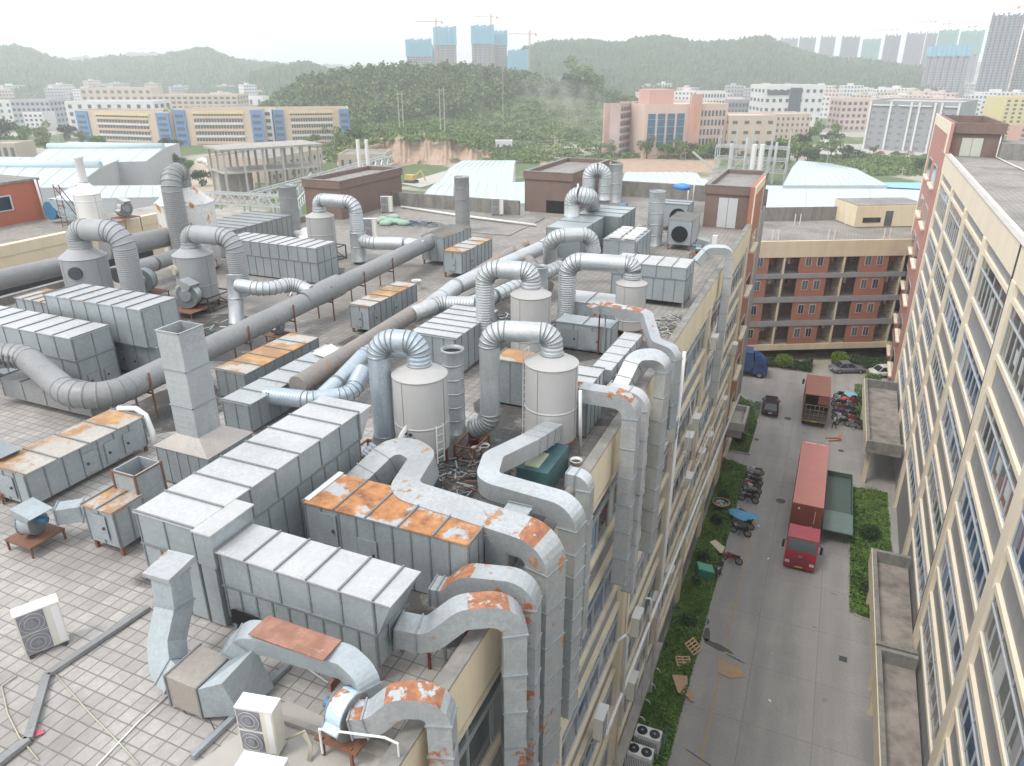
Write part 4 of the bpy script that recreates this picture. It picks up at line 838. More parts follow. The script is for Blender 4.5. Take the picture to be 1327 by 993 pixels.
rduct('silver corrugated elbow joining the brown-stained duct from the right', [tuple(W(615, 395, 26.3)), tuple(W(570, 394, 26.3)), tuple(W(535, 408, 26.1))], .40, 'duct', R=.8, rib=.14)
rduct('silver duct passing behind the centre gooseneck leg', [tuple(W(725, 345, 26.2)), tuple(W(640, 384, 26.2)), tuple(W(600, 396, 26.2))], .38, 'duct', R=.8, rib=.5)
rduct('dark corrugated duct arching off the far box', [tuple(W(713, 350, 25.2)), tuple(W(713, 306, 27.9)), tuple(W(765, 304, 27.9)), tuple(W(770, 328, 26.7))], .44, 'duct', R=.7, rib=.12)
rduct('branch duct with T-piece beside the dark corrugated one', [tuple(W(672, 322, 26.4)), tuple(W(690, 345, 26.1)), tuple(W(710, 372, 25.4))], .40, 'duct_brown', R=.9, rib=.8)
rduct('silver duct curving off the lidless cup onto the main duct', [tuple(W(308, 370, 27.0)), tuple(W(345, 376, 26.9)), tuple(W(378, 367, 26.9)), tuple(W(402, 378, 26.5))], .36, 'duct', R=1.0, rib=1.0)
t = rduct('silver upright cup-topped duct stub beside the main duct', [tuple(W(307, 420, 25.0)), tuple(W(304, 356, 27.5))], .40, 'duct', rib=.9)
rduct('fat grey duct behind the dark squat tower, upper of two', [tuple(W(136, 324, 27.2)), tuple(W(236, 303, 27.2))], .62, 'duct_grey', rib=3, bead=.012)
rduct('grey duct below the fat one behind the dark squat tower', [tuple(W(150, 357, 26.2)), tuple(W(200, 342, 26.2)), tuple(W(232, 330, 26.2))], .45, 'duct_grey', rib=1.2, bead=.015)
rduct('fat grey duct entering at the left edge towards the dark squat tower', [tuple(W(-40, 372, 26.8)), tuple(W(92, 342, 26.8))], .55, 'duct_grey', rib=3, bead=.015)
rduct('silver duct lying between the gooseneck stack and the main duct', [tuple(W(466, 310, 26.3)), tuple(W(480, 315, 26.3)), tuple(W(525, 316, 26.3)), tuple(W(550, 320, 26.2))], .45, 'duct', R=.8, rib=1.2)
e1, e2 = W(741, 280, 27.4), W(741, 262, 28.6)
rduct('nearer silver elbow rising from the far grey box', [(e1.x, e1.y, 27.4), (e1.x, e1.y, 29.0), tuple(W(757, 256, 28.9)+Vector((.3, .3, .1))), tuple(W(768, 268, 27.5))], .58, 'duct', R=.8, rib=.5)
e1 = W(778, 262, 27.4)
rduct('farther silver elbow rising from the far grey box', [tuple(W(762, 262, 27.4)), (W(762, 262, 27.4).x, W(762, 262, 27.4).y, 30.0), (e1.x+.3, e1.y, 30.0), (e1.x+.3, e1.y, 27.6)], .52, 'duct', R=.75, rib=.5)
# upright stacks
def stack(label, px, pb, pt, r, z0=RZ, mt='duct', rib=.8, black=True):
    b0 = W(px, pb, z0); bz = [z for z in np.arange(z0+1, z0+12, .05)]
    # height from the photo
    def py(z):
        v = Vector((b0.x, b0.y, z-CH)); d = v.dot(_f); return 496.5-FPX*v.dot(_up)/d
    zt = min(bz, key=lambda z: abs(py(z)-pt))
    t = thing('chimney_stack', tuple(b0), label, 'chimney', 'round chimney stacks on the factory roof')
    m = MB(); round_duct(m, [tuple(b0), (b0.x, b0.y, zt)], r, rib=rib, open_end=True, bead=.015); m.build('pipe', [M[mt], M['seam']], t)
    MB().cyl((b0.x, b0.y, zt-.25), (b0.x, b0.y, zt-.16), r*.98, n=22).build('flue_mouth', M['black'], t)
    MB().lathe(b0.x, b0.y, [(r-.02, zt-.2), (r-.02, zt-.01), (r+.03, zt-.01), (r+.03, zt-.08)], 24).build('rim', M['flange'], t)
    return t, zt
stack('round grey stack rising behind the long main duct, before the left-hand far parapet', 600, 300, 229, .62, mt='duct_grey')
stack('round stack beside the brown roof house with white door', 847, 318, 247, .62, mt='duct')
sk, zt_s = stack('round stack giving off thin smoke behind the silver elbows', 796, 262, 212, .72)
stack('wide blue-grey stack left of the long brown roof house', 379, 303, 240, .75, mt='duct_grey')
t, z9 = stack('shiny open-mouthed stack between the two nearest scrubber towers', 590, 560, 452, .39, z0=25.0, mt='duct', rib=.5)
stack('fat short stack under the gooseneck beside the pale tower', 466, 338, 300, .55, z0=RZ+.2, mt='duct')
stack('cup-shaped silver stub left of the centre scrubber', 699, 420, 345, .42, z0=RZ+.2)
# thin smoke
vm = bpy.data.materials.new('thin_smoke'); vm.use_nodes = True; tt = vm.node_tree; tt.nodes.clear(); ou = tt.nodes.new('ShaderNodeOutputMaterial'); pv = tt.nodes.new('ShaderNodeVolumePrincipled')
pv.inputs['Color'].default_value = (.97, .97, .97, 1); tc2 = tt.nodes.new('ShaderNodeTexCoord'); nn = tt.nodes.new('ShaderNodeTexNoise'); nn.inputs['Scale'].default_value = .6; nn.inputs['Detail'].default_value = 5
tt.links.new(tc2.outputs['Object'], nn.inputs['Vector']); rr_ = tt.nodes.new('ShaderNodeMapRange'); rr_.inputs[1].default_value = .44; rr_.inputs[2].default_value = .75; rr_.inputs[3].default_value = 0; rr_.inputs[4].default_value = .10
tt.links.new(nn.outputs[0], rr_.inputs[0]); tt.links.new(rr_.outputs[0], pv.inputs['Density']); tt.links.new(pv.outputs[0], ou.inputs['Volume'])
sp = sk.location; path = [(sp.x, sp.y, zt_s+.1), (sp.x+.1, sp.y, zt_s+1), (sp.x-.9, sp.y+1, zt_s+2.6), (sp.x-2.8, sp.y+2, zt_s+4), (sp.x-5.6, sp.y+3, zt_s+5.4), (sp.x-8.6, sp.y+3.6, zt_s+6.4), (sp.x-11.5, sp.y+4, zt_s+7), (sp.x-14, sp.y+4.1, zt_s+7.4)]
sm_ = MB().tube(path, [.6, .9, 1.7, 2.3, 2.5, 2.1, 1.2, .05], 14); sm_.f = [f[::-1] for f in sm_.f]
import bmesh
smo = sm_.build('smoke', vm); bm_ = bmesh.new(); bm_.from_mesh(smo.data); bmesh.ops.recalc_face_normals(bm_, faces=bm_.faces); bm_.to_mesh(smo.data); bm_.free()
tag(smo, 'thin pale smoke drifting from the stack behind the silver elbows', 'smoke', kind='stuff')
# ------------------------------------------------------------------ rectangular ducts with elbows
def rd(label, nodes, w, h, R=.75, mt='duct', seg=1.25, up=None, name='square_duct', patches=(), legs=(), na=8, patch=None):
    t = thing(name, (nodes[0][0], nodes[0][1], RZ), label, 'duct', 'square ducts led over the parapet')
    m = MB(); rect_duct(m, nodes, w, h, R, seg, na, up, patch=patch); m.build('casing', [M[mt], M['flange'], M['rustP']], t)
    for (x, y, z) in legs: MB().bar((x, y, RZ), (x, y, z), .06).build('support', M['red_steel'] if len(t.children) % 2 else M['flange'], t)
    return t
Z1 = 26.35; XO = -5.3
# duct from the nearest fan: S-bend, then over the parapet and down
n0 = W(470, 612, 25.6); n1 = W(503, 578, Z1+.1)
v1 = W(700, 650, Z1)
rd('wide square duct with S-bend from the fan casing, rust patch on its last elbow', [(-11.9, 15.6, 25.7), (-11.4, 17.0, Z1), (-10.9, 17.25, Z1), (-10.15, 16.9, Z1), (-9.75, 15.0, Z1), (XO, 14.55, Z1), (XO, 14.55, 18.6)], .84, .7, R=.62, mt='rust_light', seg=1.2, patch=lambda p: p.x > -6.0 and p.z > 26.25)
rd('bright square duct with chicane beside the second scrubber tower', [(-7.65, 21.4, 25.9), (-7.75, 19.5, 26.25), (-8.35, 18.0, 26.25), (-8.0, 16.75, 26.25), (XO+.05, 16.5, 26.25), (XO+.05, 16.5, 18.8)], .66, .56, R=.52, mt='duct', seg=.85)
rd('square duct with orange rust hump leaving the rusty-roofed cabinet', [(-7.7, 12.9, 25.35), (-7.3, 12.95, 25.35), (-6.75, 13.0, 25.95), (XO+.08, 13.2, 26.1), (XO+.08, 13.2, 14)], .58, .5, R=.5, mt='rustD', patch=lambda p: -7.3 < p.x < -6.3)
rd('square duct with red rust patches leaving the hooded cabinet, nearest the viewer', [(-7.6, 11.1, 25.6), (-6.9, 11.25, 25.55), (-6.3, 11.75, 26.05), (XO+.06, 12.3, 26.1), (XO+.06, 12.3, 12.5)], .62, .55, R=.55, mt='rustD', patch=lambda p: -6.0 < p.x and p.z > 26.0, legs=((-6.9, 11.2, 25.3), (-6.7, 11.6, 25.3), (-6.5, 12.3, 25.5)))
rd('square duct with rusty top running from the second scrubber over the parapet', [(-7.9, 22.9, 26.75), (-7.3, 23.1, 26.75), (XO, 23.1, 26.75), (XO, 23.1, 19.0)], .62, .55, R=.6, mt='rust_light', up=(0, 0, 1), patch=lambda p: p.x < -6.9 or (p.x > -6.0 and p.z > 26.6))
rd('white-topped square duct just behind the rusty-topped one', [(-6.6, 24.6, 26.3), (XO+.05, 24.6, 26.3), (XO+.05, 24.6, 17.5)], .6, .45, R=.5, mt='galv_roof')
rd('plated square duct dropping toward the viewer under the small rusty duct', [(-7.3, 31.0, 26.2), (-7.6, 27.0, 25.9)], .85, .45, mt='galv_roof', seg=.95)
rd('grey square duct arching over the parapet beyond the white-topped one', [(-6.7, 26.6, 25.3), (-6.4, 28.0, 26.4), (XO, 28.3, 26.5), (XO, 28.3, 17)], .66, .5, R=.55, mt='duct')
rd('narrow rusty-topped duct bending down to the parapet', [(-9.7, 31.9, 26.9), (-9.3, 32.4, 27.0), (-7.0, 32.0, 27.0), (-6.2, 30.6, 26.2), (XO+.1, 30.2, 26.1), (XO+.1, 30.2, 22.5)], .5, .45, R=.35, mt='rustD', patch=lambda p: p.z > 26.7 and (p.x < -9.2 or -8.3 < p.x < -7.2), legs=((-9.3, 32.3, 26.7), (-9.0, 32.3, 26.7)))
rd('slim grey duct bent over the far parapet near the white door', [(-7.3, 47.2, 26.0), (-6.7, 47.6, 26.8), (XO-.1, 48.0, 26.8), (XO-.1, 48.0, 16.5)], .6, .5, R=.5, mt='duct')
rd('short square duct with curved cap against the parapet between the ducts', [(-6.1, 18.6, 25.95), (-5.55, 18.6, 25.95), (-5.55, 18.6, 20)], .5, .45, R=.3, mt='duct')
# ---- near bottom: intake, plenum, rusty duct, pale blue fan, elbow over the parapet
t = thing('intake_duct', (-13, 9, RZ), 'square intake with tilted rusty hood at the bottom left, feeding the dusty box', 'duct')
h0 = W(222, 765, 26.6)
m = MB(); rect_duct(m, [(h0.x-.1, h0.y+.15, 27.0), (h0.x, h0.y, 26.2), (-12.3, 8.75, 25.55), (-12.0, 8.45, 25.15), (-11.55, 8.35, 25.1)], .62, .55, R=.3, seg=.9, na=4, up=(0, 1, 0)); m.build('casing', [M['galv'], M['flange']], t)
m = MB(); q = Vector((h0.x-.1, h0.y+.15, 27.0)); m.hexa([q+Vector(v) for v in ((-.42, -.38, -.02), (.40, -.38, .02), (.40, .40, .10), (-.42, .40, .06))], [q+Vector(v) for v in ((-.42, -.38, .08), (.40, -.38, .14), (.40, .40, .26), (-.42, .40, .2))]); m.build('hood', M['rustC'] if False else M['rust_light'], t)
pb = thing('plenum_box', (-11.1, 8.4, RZ), 'dusty brown-grey box between the intake and the rusty red duct', 'box')
m = MB(); m.box(-11.5, 7.95, RZ+.12, -10.62, 8.95, 25.55); m.box(-11.53, 7.92, RZ+.1, -11.49, 8.98, 25.58, 1); m.box(-10.64, 7.92, RZ+.1, -10.6, 8.98, 25.58, 1); m.build('body', [metal('dusty_box_sheet', (.37, .335, .30), soil=.5), M['seam']], pb)
for a, c in ((-11.4, 8.05), (-10.7, 8.05), (-10.7, 8.85), (-11.4, 8.85)): MB().box(a-.04, c-.04, RZ, a+.04, c+.04, RZ+.099).build('foot', M['rust_steel'], pb)
t = thing('transition_duct', (-10.3, 8.5, RZ), 'faceted grey transition piece between dusty box and rusty red duct', 'duct')
m = MB(); m.hexa([(-10.58, 7.95, RZ+.15), (-9.9, 8.3, RZ+.15), (-9.75, 9.2, RZ+.15), (-10.58, 8.95, RZ+.15)], [(-10.58, 7.95, 25.55), (-10.15, 8.2, 25.65), (-10.0, 9.1, 25.9), (-10.58, 8.95, 25.55)]); m.build('body', [M['galv']], t)
t = rd('square duct with red rusted top running right from the dusty box', [(-10.6, 9.1, 25.6), (-10.25, 9.25, 26.0), (-9.8, 9.3, 26.05), (-7.85, 9.45, 26.0), (-7.4, 9.35, 25.85), (-7.25, 9.2, 25.2)], .52, .5, R=.3, mt='galv', seg=.9)
m = MB(); m.box(-10.05, 9.02, 26.31, -8.1, 9.66, 26.335); m.build('rusty_lid', M['rustC'], t)
fan = thing('centrifugal_fan', (-7.7, 8.8, RZ), 'pale blue centrifugal fan on a rusty stand at the bottom of the roof', 'fan')
def volute(t, cx, cy, cz, r, w, ax, mt, out_h=.5, ang=0):
    """snail-shell casing, flat sides; ax = axle direction"""
    ax = Vector(ax).normalized(); up = Vector((0, 0, 1)); s = ax.cross(up).normalized(); P = []
    for i in range(30):
        a = 2*math.pi*i/30+ang; rr_ = r*(.74+.26*i/29); P.append(s*math.cos(a)*rr_+up*math.sin(a)*rr_)
    c = Vector((cx, cy, cz)); m = MB(); m.hexa([c+p-ax*w/2 for p in P], [c+p+ax*w/2 for p in P]); 
    for sg in (-1, 1):
        m.hexa([c+p*1.04+ax*(sg*w/2-.015) for p in P], [c+p*1.04+ax*(sg*w/2+.015) for p in P], 1)
    m.build('volute', [M[mt], M['seam']], t)
    MB().cyl(c+ax*(w/2+.001), c+ax*(w/2+.1), r*.5, r*.42, n=22).build('inlet_ring', M['rust_steel'] if 'cyan' in mt else M['flange'], t)
    MB().cyl(c-ax*(w/2+.001), c-ax*(w/2+.3), r*.22, n=14).build('motor', M['blue_paint'], t)
volute(fan, -7.4, 8.7, 25.55, .52, .42, (1, -.1, 0), 'cyan_paint')
m = MB()
for a, c in ((-7.75, 8.3), (-7.05, 8.3), (-7.05, 9.2), (-7.75, 9.2)): m.bar((a, c, RZ), (a*.98-.15, c*.98+.17, 25.1), .06)
m.box(-7.9, 8.25, 25.0, -6.9, 9.25, 25.06); m.build('stand', M['rust_steel'], fan)
MB().box(-8.05, 9.1, 25.4, -8.1, 9.45, 25.65).build('junction_box', M['rustC'], fan)
rd('square duct with red rusted elbow leaving the pale blue fan over the parapet, bottom centre', [(-7.15, 8.6, 25.55), (-6.75, 8.75, 25.6), (-6.3, 9.0, 26.05), (-5.5, 9.25, 26.1), (-5.35, 9.25, 12)], .5, .5, R=.42, mt='rustD', seg=.9, na=6, patch=lambda p: p.x < -6.9 or (p.z > 25.95 and p.x > -6.6))
m = MB(); m.tube([(-7.5, 8.0, 25.1), (-7.5, 8.0, 25.75), (-6.2, 8.3, 25.8), (-5.95, 8.35, 25.7), (-5.95, 8.35, 22)], .025, 6, sm=False); tag(m.build('bent_pipe', M['white_plastic']), 'thin white pipe bent over the parapet beside the pale blue fan', 'pipe')
# ---- other fans
def small_fan(label, x, y, ax=(1, 0, 0), r=.42, mt='galv', zc=None, hood=True):
    zc = zc or RZ+.4+r
    t = thing('centrifugal_fan', (x, y, RZ), label, 'fan', 'small fans on stands')
    volute(t, x, y, zc, r, r*.8, ax, mt)
    m = MB(); w = r*1.1
    for a in (-w, w):
        for c in (-w, w): m.bar((x+a, y+c, RZ), (x+a, y+c, zc-r-.04), .05)
    m.box(x-w-.04, y-w-.04, zc-r-.08, x+w+.04, y+w+.04, zc-r-.03); m.build('stand', M['rust_steel'], t)
    if hood: m = MB(); m.hexa([(x-.2, y-.35, zc+r*.4), (x+.35, y-.35, zc+r*.4), (x+.35, y+.3, zc+r*.4), (x-.2, y+.3, zc+r*.4)], [(x-.1, y-.4, zc+r*1.25), (x+.7, y-.4, zc+r*.9), (x+.7, y+.3, zc+r*.9), (x-.1, y+.3, zc+r*1.25)]); m.build('outlet', M[mt], t)
    return t
small_fan('small fan with blue motor and hooded outlet on a low stand, bottom left', -19.9, 10.9, (-.9, -.4, 0), .46, 'galv')
rd('faceted grey duct joining the small fan to the orange-lidded cabinet', [(-19.4, 11.4, 25.5), (-18.8, 11.9, 25.5), (-18.2, 11.95, 25.3)], .5, .5, R=.3, mt='galv')
p = W(150, 575, 25); small_fan('dark volute fan behind the rust-patched cabinet', -23.6, 12.6, (1, 0, 0), .6, 'galv_dark')
p = W(530, 580, 25.8); fz = thing('centrifugal_fan', (p.x, p.y, RZ), 'green-framed fan casing with white sheet cover in front of the nearest scrubber', 'fan', 'small fans on stands')
volute(fz, p.x, p.y, 25.75, .6, .55, (1, -.15, 0), 'duct_blue'); m = MB()
m.lathe(0, 0, [], 3) if False else None
pp = []
for i in range(10):
    a = math.radians(20+150*i/9); pp.append((p.x, p.y+.64*math.cos(a), 25.75+.64*math.sin(a)))
m = MB(); m.rings([Vector(q) for q in pp], [rect(.6, .02)]*10, sm=True, up=(1, 0, 0)); m.build('cover_sheet', M['white_plastic'], fz)
for i in range(4): MB().box(p.x-.12+.09*i, p.y-.23+.01*i, 26.38-.012*i, p.x-.05+.09*i, p.y-.11, 26.42).build('mark', M['black'], fz) if i != 2 else None
p = W(600, 440, 25); small_fan('grey fan with dark motor under the main duct', -25.0, 27.8, (1, 0, 0), .4, 'galv_dark', hood=False)
p = W(245, 385, RZ+1); t = small_fan('pale hood-shaped fan outlet at the foot of the grey tower', p.x, p.y, (.3, -1, 0), .75, 'duct')
p = W(187, 370, RZ+.8); small_fan('dark round fan behind the orange-patched long cabinet', p.x, p.y, (.4, -1, 0), .8, 'galv_dark', hood=False)
p = W(716, 300, RZ+.8); 
p = W(905, 335, RZ); small_fan('small black-mouthed fan near the far right parapet', p.x, p.y, (1, 0, 0), .5, 'galv_dark')
p = W(712, 262, RZ+1); p = W(820, 290, RZ); small_fan('blue motor fan beside the silver box, before the far parapet', p.x-1, p.y, (1, 0, 0), .75, 'blue_paint', hood=False)
p = W(65, 285, 25.2); t = thing('blower', (p.x, p.y, 25), 'pale turquoise hopper with blue wheel beside the terracotta roof room', 'blower')
m = MB(); m.hexa([(p.x+1, p.y+.2, 25.5), (p.x+3.4, p.y+.2, 25.5), (p.x+3.4, p.y+2, 25.5), (p.x+1, p.y+2, 25.5)], [(p.x+.6, p.y-.2, 27.1), (p.x+4, p.y-.2, 27.1), (p.x+4, p.y+2.4, 27.1), (p.x+.6, p.y+2.4, 27.1)]); m.build('hopper', M['cyan_paint'], t)
MB().cyl((p.x+.2, p.y, 26), (p.x+.2, p.y+.8, 26), .8, n=20).build('wheel', M['blue_paint'], t)
# ------------------------------------------------------------------ air conditioning units
def ac_unit(label, x, y, z, rz=0, fans=2, w=.92, h=1.25, d=.36, name='ac_unit', feet=True, group='outdoor air conditioning units'):
    t = thing(name, (x, y, z), label, 'air conditioner', group); R_ = Matrix.Translation((x, y, z)) @ Matrix.Rotation(rz, 4, 'Z')
    z0 = .1 if feet else 0
    MB(R_).box(-w/2, -d/2, z0, w/2, d/2, h).build('casing', M['ivory'], t)
    MB(R_).box(-w/2-.01, -d/2-.012, h+.001, w/2+.01, d/2+.01, h+.03).build('lid', M['white_plastic'], t)
    fh = (h-z0)/fans
    for i in range(fans):
        c = z0+fh*(i+.5); m = MB(R_); cx = -w*.16; r = min(fh, w*.66)*.44
        m.box(cx-r*1.08, -d/2-.01, c-r*1.08, cx+r*1.08, -d/2-.001, c+r*1.08); m.cyl((cx, -d/2-.011, c), (cx, -d/2-.022, c), r, n=22); m.cyl((cx, -d/2-.023, c), (cx, -d/2-.045, c), r*.35, n=14)
        for q in (.62, 1.0):
            for k in range(20):
                a0 = 2*math.pi*k/20; a1 = 2*math.pi*(k+1)/20; m.bar((cx+r*q*math.cos(a0), -d/2-.03, c+r*q*math.sin(a0)), (cx+r*q*math.cos(a1), -d/2-.03, c+r*q*math.sin(a1)), .008, mi=1)
        m.build('fan_grille', [M['grille'], M['frame_white']], t)
    MB(R_).box(w*.30, -d/2-.012, z0+.05, w*.47, -d/2-.001, h-.05).build('side_panel', M['white_plastic'], t)
    if feet:
        for a in (-w/2+.1, w/2-.1): MB(R_).box(a-.04, -d/2-.03, 0, a+.04, d/2+.03, z0-.002).build('foot', M['dark_steel'], t)
    return t
ac_unit('ivory two-fan air conditioner standing alone on the tiles, far left bottom', -15.75, 8.15, RZ, math.radians(62))
a = ac_unit('ivory two-fan air conditioner at the bottom edge of the roof, right of the dusty box', -8.95, 7.95, RZ, math.radians(12), w=.8)
for k in range(3): MB().tube([(-8.5, 8.1, RZ+.3), (-8.2+.04*k, 8.25, RZ+.45+.06*k), (-8.0+.03*k, 8.2, RZ+.3), (-7.95+.03*k, 8.05, RZ+.03)], .02, 6).build('hose', M['hose'], a)
a = ac_unit('top of a pale air conditioner cut by the bottom edge of the picture', -8.35, 7.25, RZ-.35, math.radians(12), fans=1, w=.9, h=1.0)
for (px, py, lab) in ((502, 276, 'small white air conditioner against the long brown roof house'), (645, 279, 'small white air conditioner by the far parapet left of the middle roof house'), (481, 308, 'white air conditioner behind the gooseneck of the pale tower')):
    p = W(px, py, RZ); ac_unit(lab, p.x, p.y, RZ, math.radians(20), w=1.1, h=1.55)
# units hung on the left facade (facing the street)
FU = [(33.4, 20.3, 'hanging under the top floor windows beside the tall white pipe'), (41.9, 16.9, 'upper of the close pair on the facade'), (39.6, 16.7, 'lower and wider of the close pair on the facade'), (50.0, 11.8, 'far along the facade on the third floor'), (46.5, 12.2, 'left of the far third-floor one'), (57.3, 11.7, 'farthest along the facade by the red wall'),
      (37.4, 8.5, 'low on the facade above the green bed'), (28.4, 11.9, 'with brown rusty bracket below the middle ducts'), (33.5, 9.0, 'above the sloping white pipe on the facade'), (28.6, 7.6, 'lowest one above the concrete canopy'), (22.4, 11.4, 'nearest the viewer on the facade, above the bottom edge'), (46.1, 20.8, 'high up beside the slim far duct'), (41.3, 13.0, 'mid-height between two cream pilasters'), (60.5, 15.4, 'high near the end of the facade')]
for (y, z, lab) in FU:
    big = y < 35
    t = ac_unit('white air conditioner '+lab, -5.5, y, z, math.radians(90), fans=2 if big else 1, w=.9, h=1.15 if big else .8, d=.4, feet=False, group='air conditioners hung on the left facade')
    t2 = MB(); t2.bar((-5.9, y-.35, z-.03), (-5.25, y-.35, z-.03), .04); t2.bar((-5.9, y+.35, z-.03), (-5.25, y+.35, z-.03), .04); t2.bar((-5.9, y-.35, z-.5), (-5.3, y-.35, z-.06), .03); t2.bar((-5.9, y+.35, z-.5), (-5.3, y+.35, z-.06), .03); t2.build('bracket', M['frame_alu'], t)
# pipes on the facade
def pipe(label, pts, r=.05, mt='white_plastic', name='wall_pipe'): return tag(MB().tube(pts, r, 8).build(name, M[mt]), label, 'pipe')
pipe('tall white standpipe reaching above the parapet on the left facade', [(-5.35, 33.6, 24.9), (-5.35, 33.6, 12), (-5.35, 33.6, 3)], .09)
pipe('white pipe with hooked top beside the tall standpipe', [(-5.6, 34.6, 18.6), (-5.4, 34.2, 18.9), (-5.35, 34.0, 18.6), (-5.35, 33.95, 8)], .06)
pipe('long sloping white pipe along the lower left facade', [(-5.3, 22.5, 11.2), (-5.3, 36, 10.3), (-5.3, 52, 9.0), (-5.3, 70, 7.6)], .09)
pipe('cream hooked pipe at mid facade below the nearest ducts', [(-5.6, 24.7, 14.4), (-5.3, 25, 14.6), (-5.25, 25.2, 14.2), (-5.25, 25.2, 9.0)], .07)
pipe('cream drain pipe beside a pilaster near the middle ducts', [(-5.6, 17.2, 23), (-5.6, 17.2, 2)], .07, 'cream_trim')
pipe('second cream drain pipe beside the middle ducts', [(-5.6, 26.4, 23), (-5.6, 26.4, 2)], .06, 'cream_trim')
pipe('short white drain elbow low on the facade', [(-5.7, 30.5, 12.3), (-5.35, 30.6, 12.3), (-5.3, 30.7, 12.0), (-5.3, 30.7, 5)], .06)
pipe('pair of thin cables looping down the facade', [(-5.5, 38, 20.5), (-5.3, 38.3, 19), (-5.4, 38.2, 17), (-5.4, 39, 15)], .025)
pipe('cream service pipe across the middle of the facade', [(-5.4, 38, 13.4), (-5.4, 47, 13.3), (-5.4, 56, 13.2)], .05, 'cream_trim')
# ------------------------------------------------------------------ loose things on the roof
def conduit(label, p, q, w=.16, h=.09, mt='flange', z=RZ): p = Vector((p[0], p[1], z+h/2+.02)); q = Vector((q[0], q[1], z+h/2+.02)); return tag(MB().bar(p, q, w, h).build('cable_tray', M[mt]), label, 'cable tray')
c1, c2, c3, c4 = W(193, 790, RZ), W(62, 878, RZ), W(38, 962, RZ), W(-10, 1000, RZ)
t = thing('cable_tray', tuple(c2), 'galvanised cable tray bending across the tiles at the bottom left', 'cable tray')
for a, b_ in ((c1, c2), (c2, c3), (c3, c4)): MB().bar(a+Vector((0, 0, .08)), b_+Vector((0, 0, .08)), .17, .1).build('section', M['duct_grey'], t)
c1, c2 = W(375, 865, RZ), W(250, 985, RZ)
conduit('grey pipe running under the dusty box toward the bottom edge', c1, c2, .12, .12)
conduit('grey channel between the tiles and the bare concrete at the bottom', W(365, 935, RZ), W(510, 985, RZ), .14, .12, 'concrete')
tag(MB().tube([W(225, 895, RZ+.03), W(180, 935, RZ+.03), W(125, 993, RZ+.03)], .02, 6).build('thin_pipe', M['white_plastic']), 'thin white pipe lying on the tiles at the bottom left', 'pipe')
tag(MB().tube([W(375, 850, RZ+.03), W(425, 885, RZ+.03)], .025, 6).build('thin_pipe', M['white_plastic']), 'thin white pipe lying below the rusty red duct', 'pipe')
tag(MB().tube([W(70, 872, RZ+.03), W(95, 900, RZ+.03), W(120, 928, RZ+.03), W(150, 958, RZ+.03), W(180, 990, RZ+.03)], .016, 6).build('hose', M['hose']), 'cream hose snaking from the bend of the cable tray', 'hose')
tag(MB().tube([W(22, 876, RZ+.03), W(2, 890, RZ+.03), W(10, 925, RZ+.03), W(25, 955, RZ+.03), W(50, 985, RZ+.03)], .016, 6).build('hose', M['hose']), 'cream hose looping at the far left bottom corner', 'hose')
tag(MB().tube([W(232, 908, RZ+.02), W(240, 925, RZ+.02), W(270, 930, RZ+.02), W(280, 950, RZ+.02), W(264, 975, RZ+.02)], .008, 5).build('cable', M['dark_steel']), 'thin dark cable lying below the dusty box', 'cable')
tag(MB().hexa([tuple(W(x, y, RZ+.01)) for x, y in ((45, 955), (57, 950), (56, 945), (47, 947))], [tuple(W(x, y, RZ+.05)) for x, y in ((45, 955), (57, 950), (56, 945), (47, 947))]).build('pink_rag', pm('pink_cloth', (.55, .10, .15))), 'pink rag by the cable tray', 'rag')
p = W(556, 838, 25.0); t = thing('floodlight', (p.x, p.y, RZ), 'small green-faced floodlight on a wire stand beside the near parapet', 'floodlight')
MB().hexa([p+Vector(v) for v in ((-.12, -.08, 0), (.1, -.12, 0), (.12, .0, .14), (-.1, .04, .14))], [p+Vector(v) for v in ((-.12, -.04, -.03), (.1, -.08, -.03), (.12, .04, .11), (-.1, .08, .11))]).build('lamp_head', M['green_paint'], t)
MB().bar(p, (p.x+.1, p.y+.05, RZ), .02).bar(p, (p.x-.1, p.y+.1, RZ), .02).build('stand', M['frame_alu'], t)
# oil stain, soot, damp and painted shade on the tiles
m = MB(); vs = blob(-15.6, 11.0, .55, .38, .2, z=RZ+.006, seed=9, pw=.15); 
ss, t_, b__ = nt('soot_stain'); gr = t_.nodes.new('ShaderNodeTexCoord'); nz_ = t_.nodes.new('ShaderNodeTexNoise'); nz_.inputs['Scale'].default_value = 14; nz_.inputs['Detail'].default_value = 6; t_.links.new(gr.outputs['Object'], nz_.inputs['Vector'])
ln = t_.nodes.new('ShaderNodeVectorMath'); ln.operation = 'LENGTH'; t_.links.new(gr.outputs['Object'], ln.inputs[0]); mr = t_.nodes.new('ShaderNodeMapRange'); mr.inputs[1].default_value = .05; mr.inputs[2].default_value = .55; mr.inputs[3].default_value = .8; mr.inputs[4].default_value = 0; t_.links.new(ln.outputs[1], mr.inputs[0])
mu = t_.nodes.new('ShaderNodeMath'); mu.operation = 'MULTIPLY'; t_.links.new(mr.outputs[0], mu.inputs[0]); rp_ = ramp(t_, nz_.outputs[0], [(.3, .5), (.6, 1)]); t_.links.new(rp_.outputs[0], mu.inputs[1]); t_.links.new(mu.outputs[0], b__.inputs['Alpha'])
b__.inputs['Base Color'].default_value = (.06, .06, .065, 1); b__.inputs['Roughness'].default_value = .9
m.add(vs, [list(range(len(vs)))]); struct(m.build('soot_stain', ss, origin=(-15.6, 11.0, RZ+.006)))
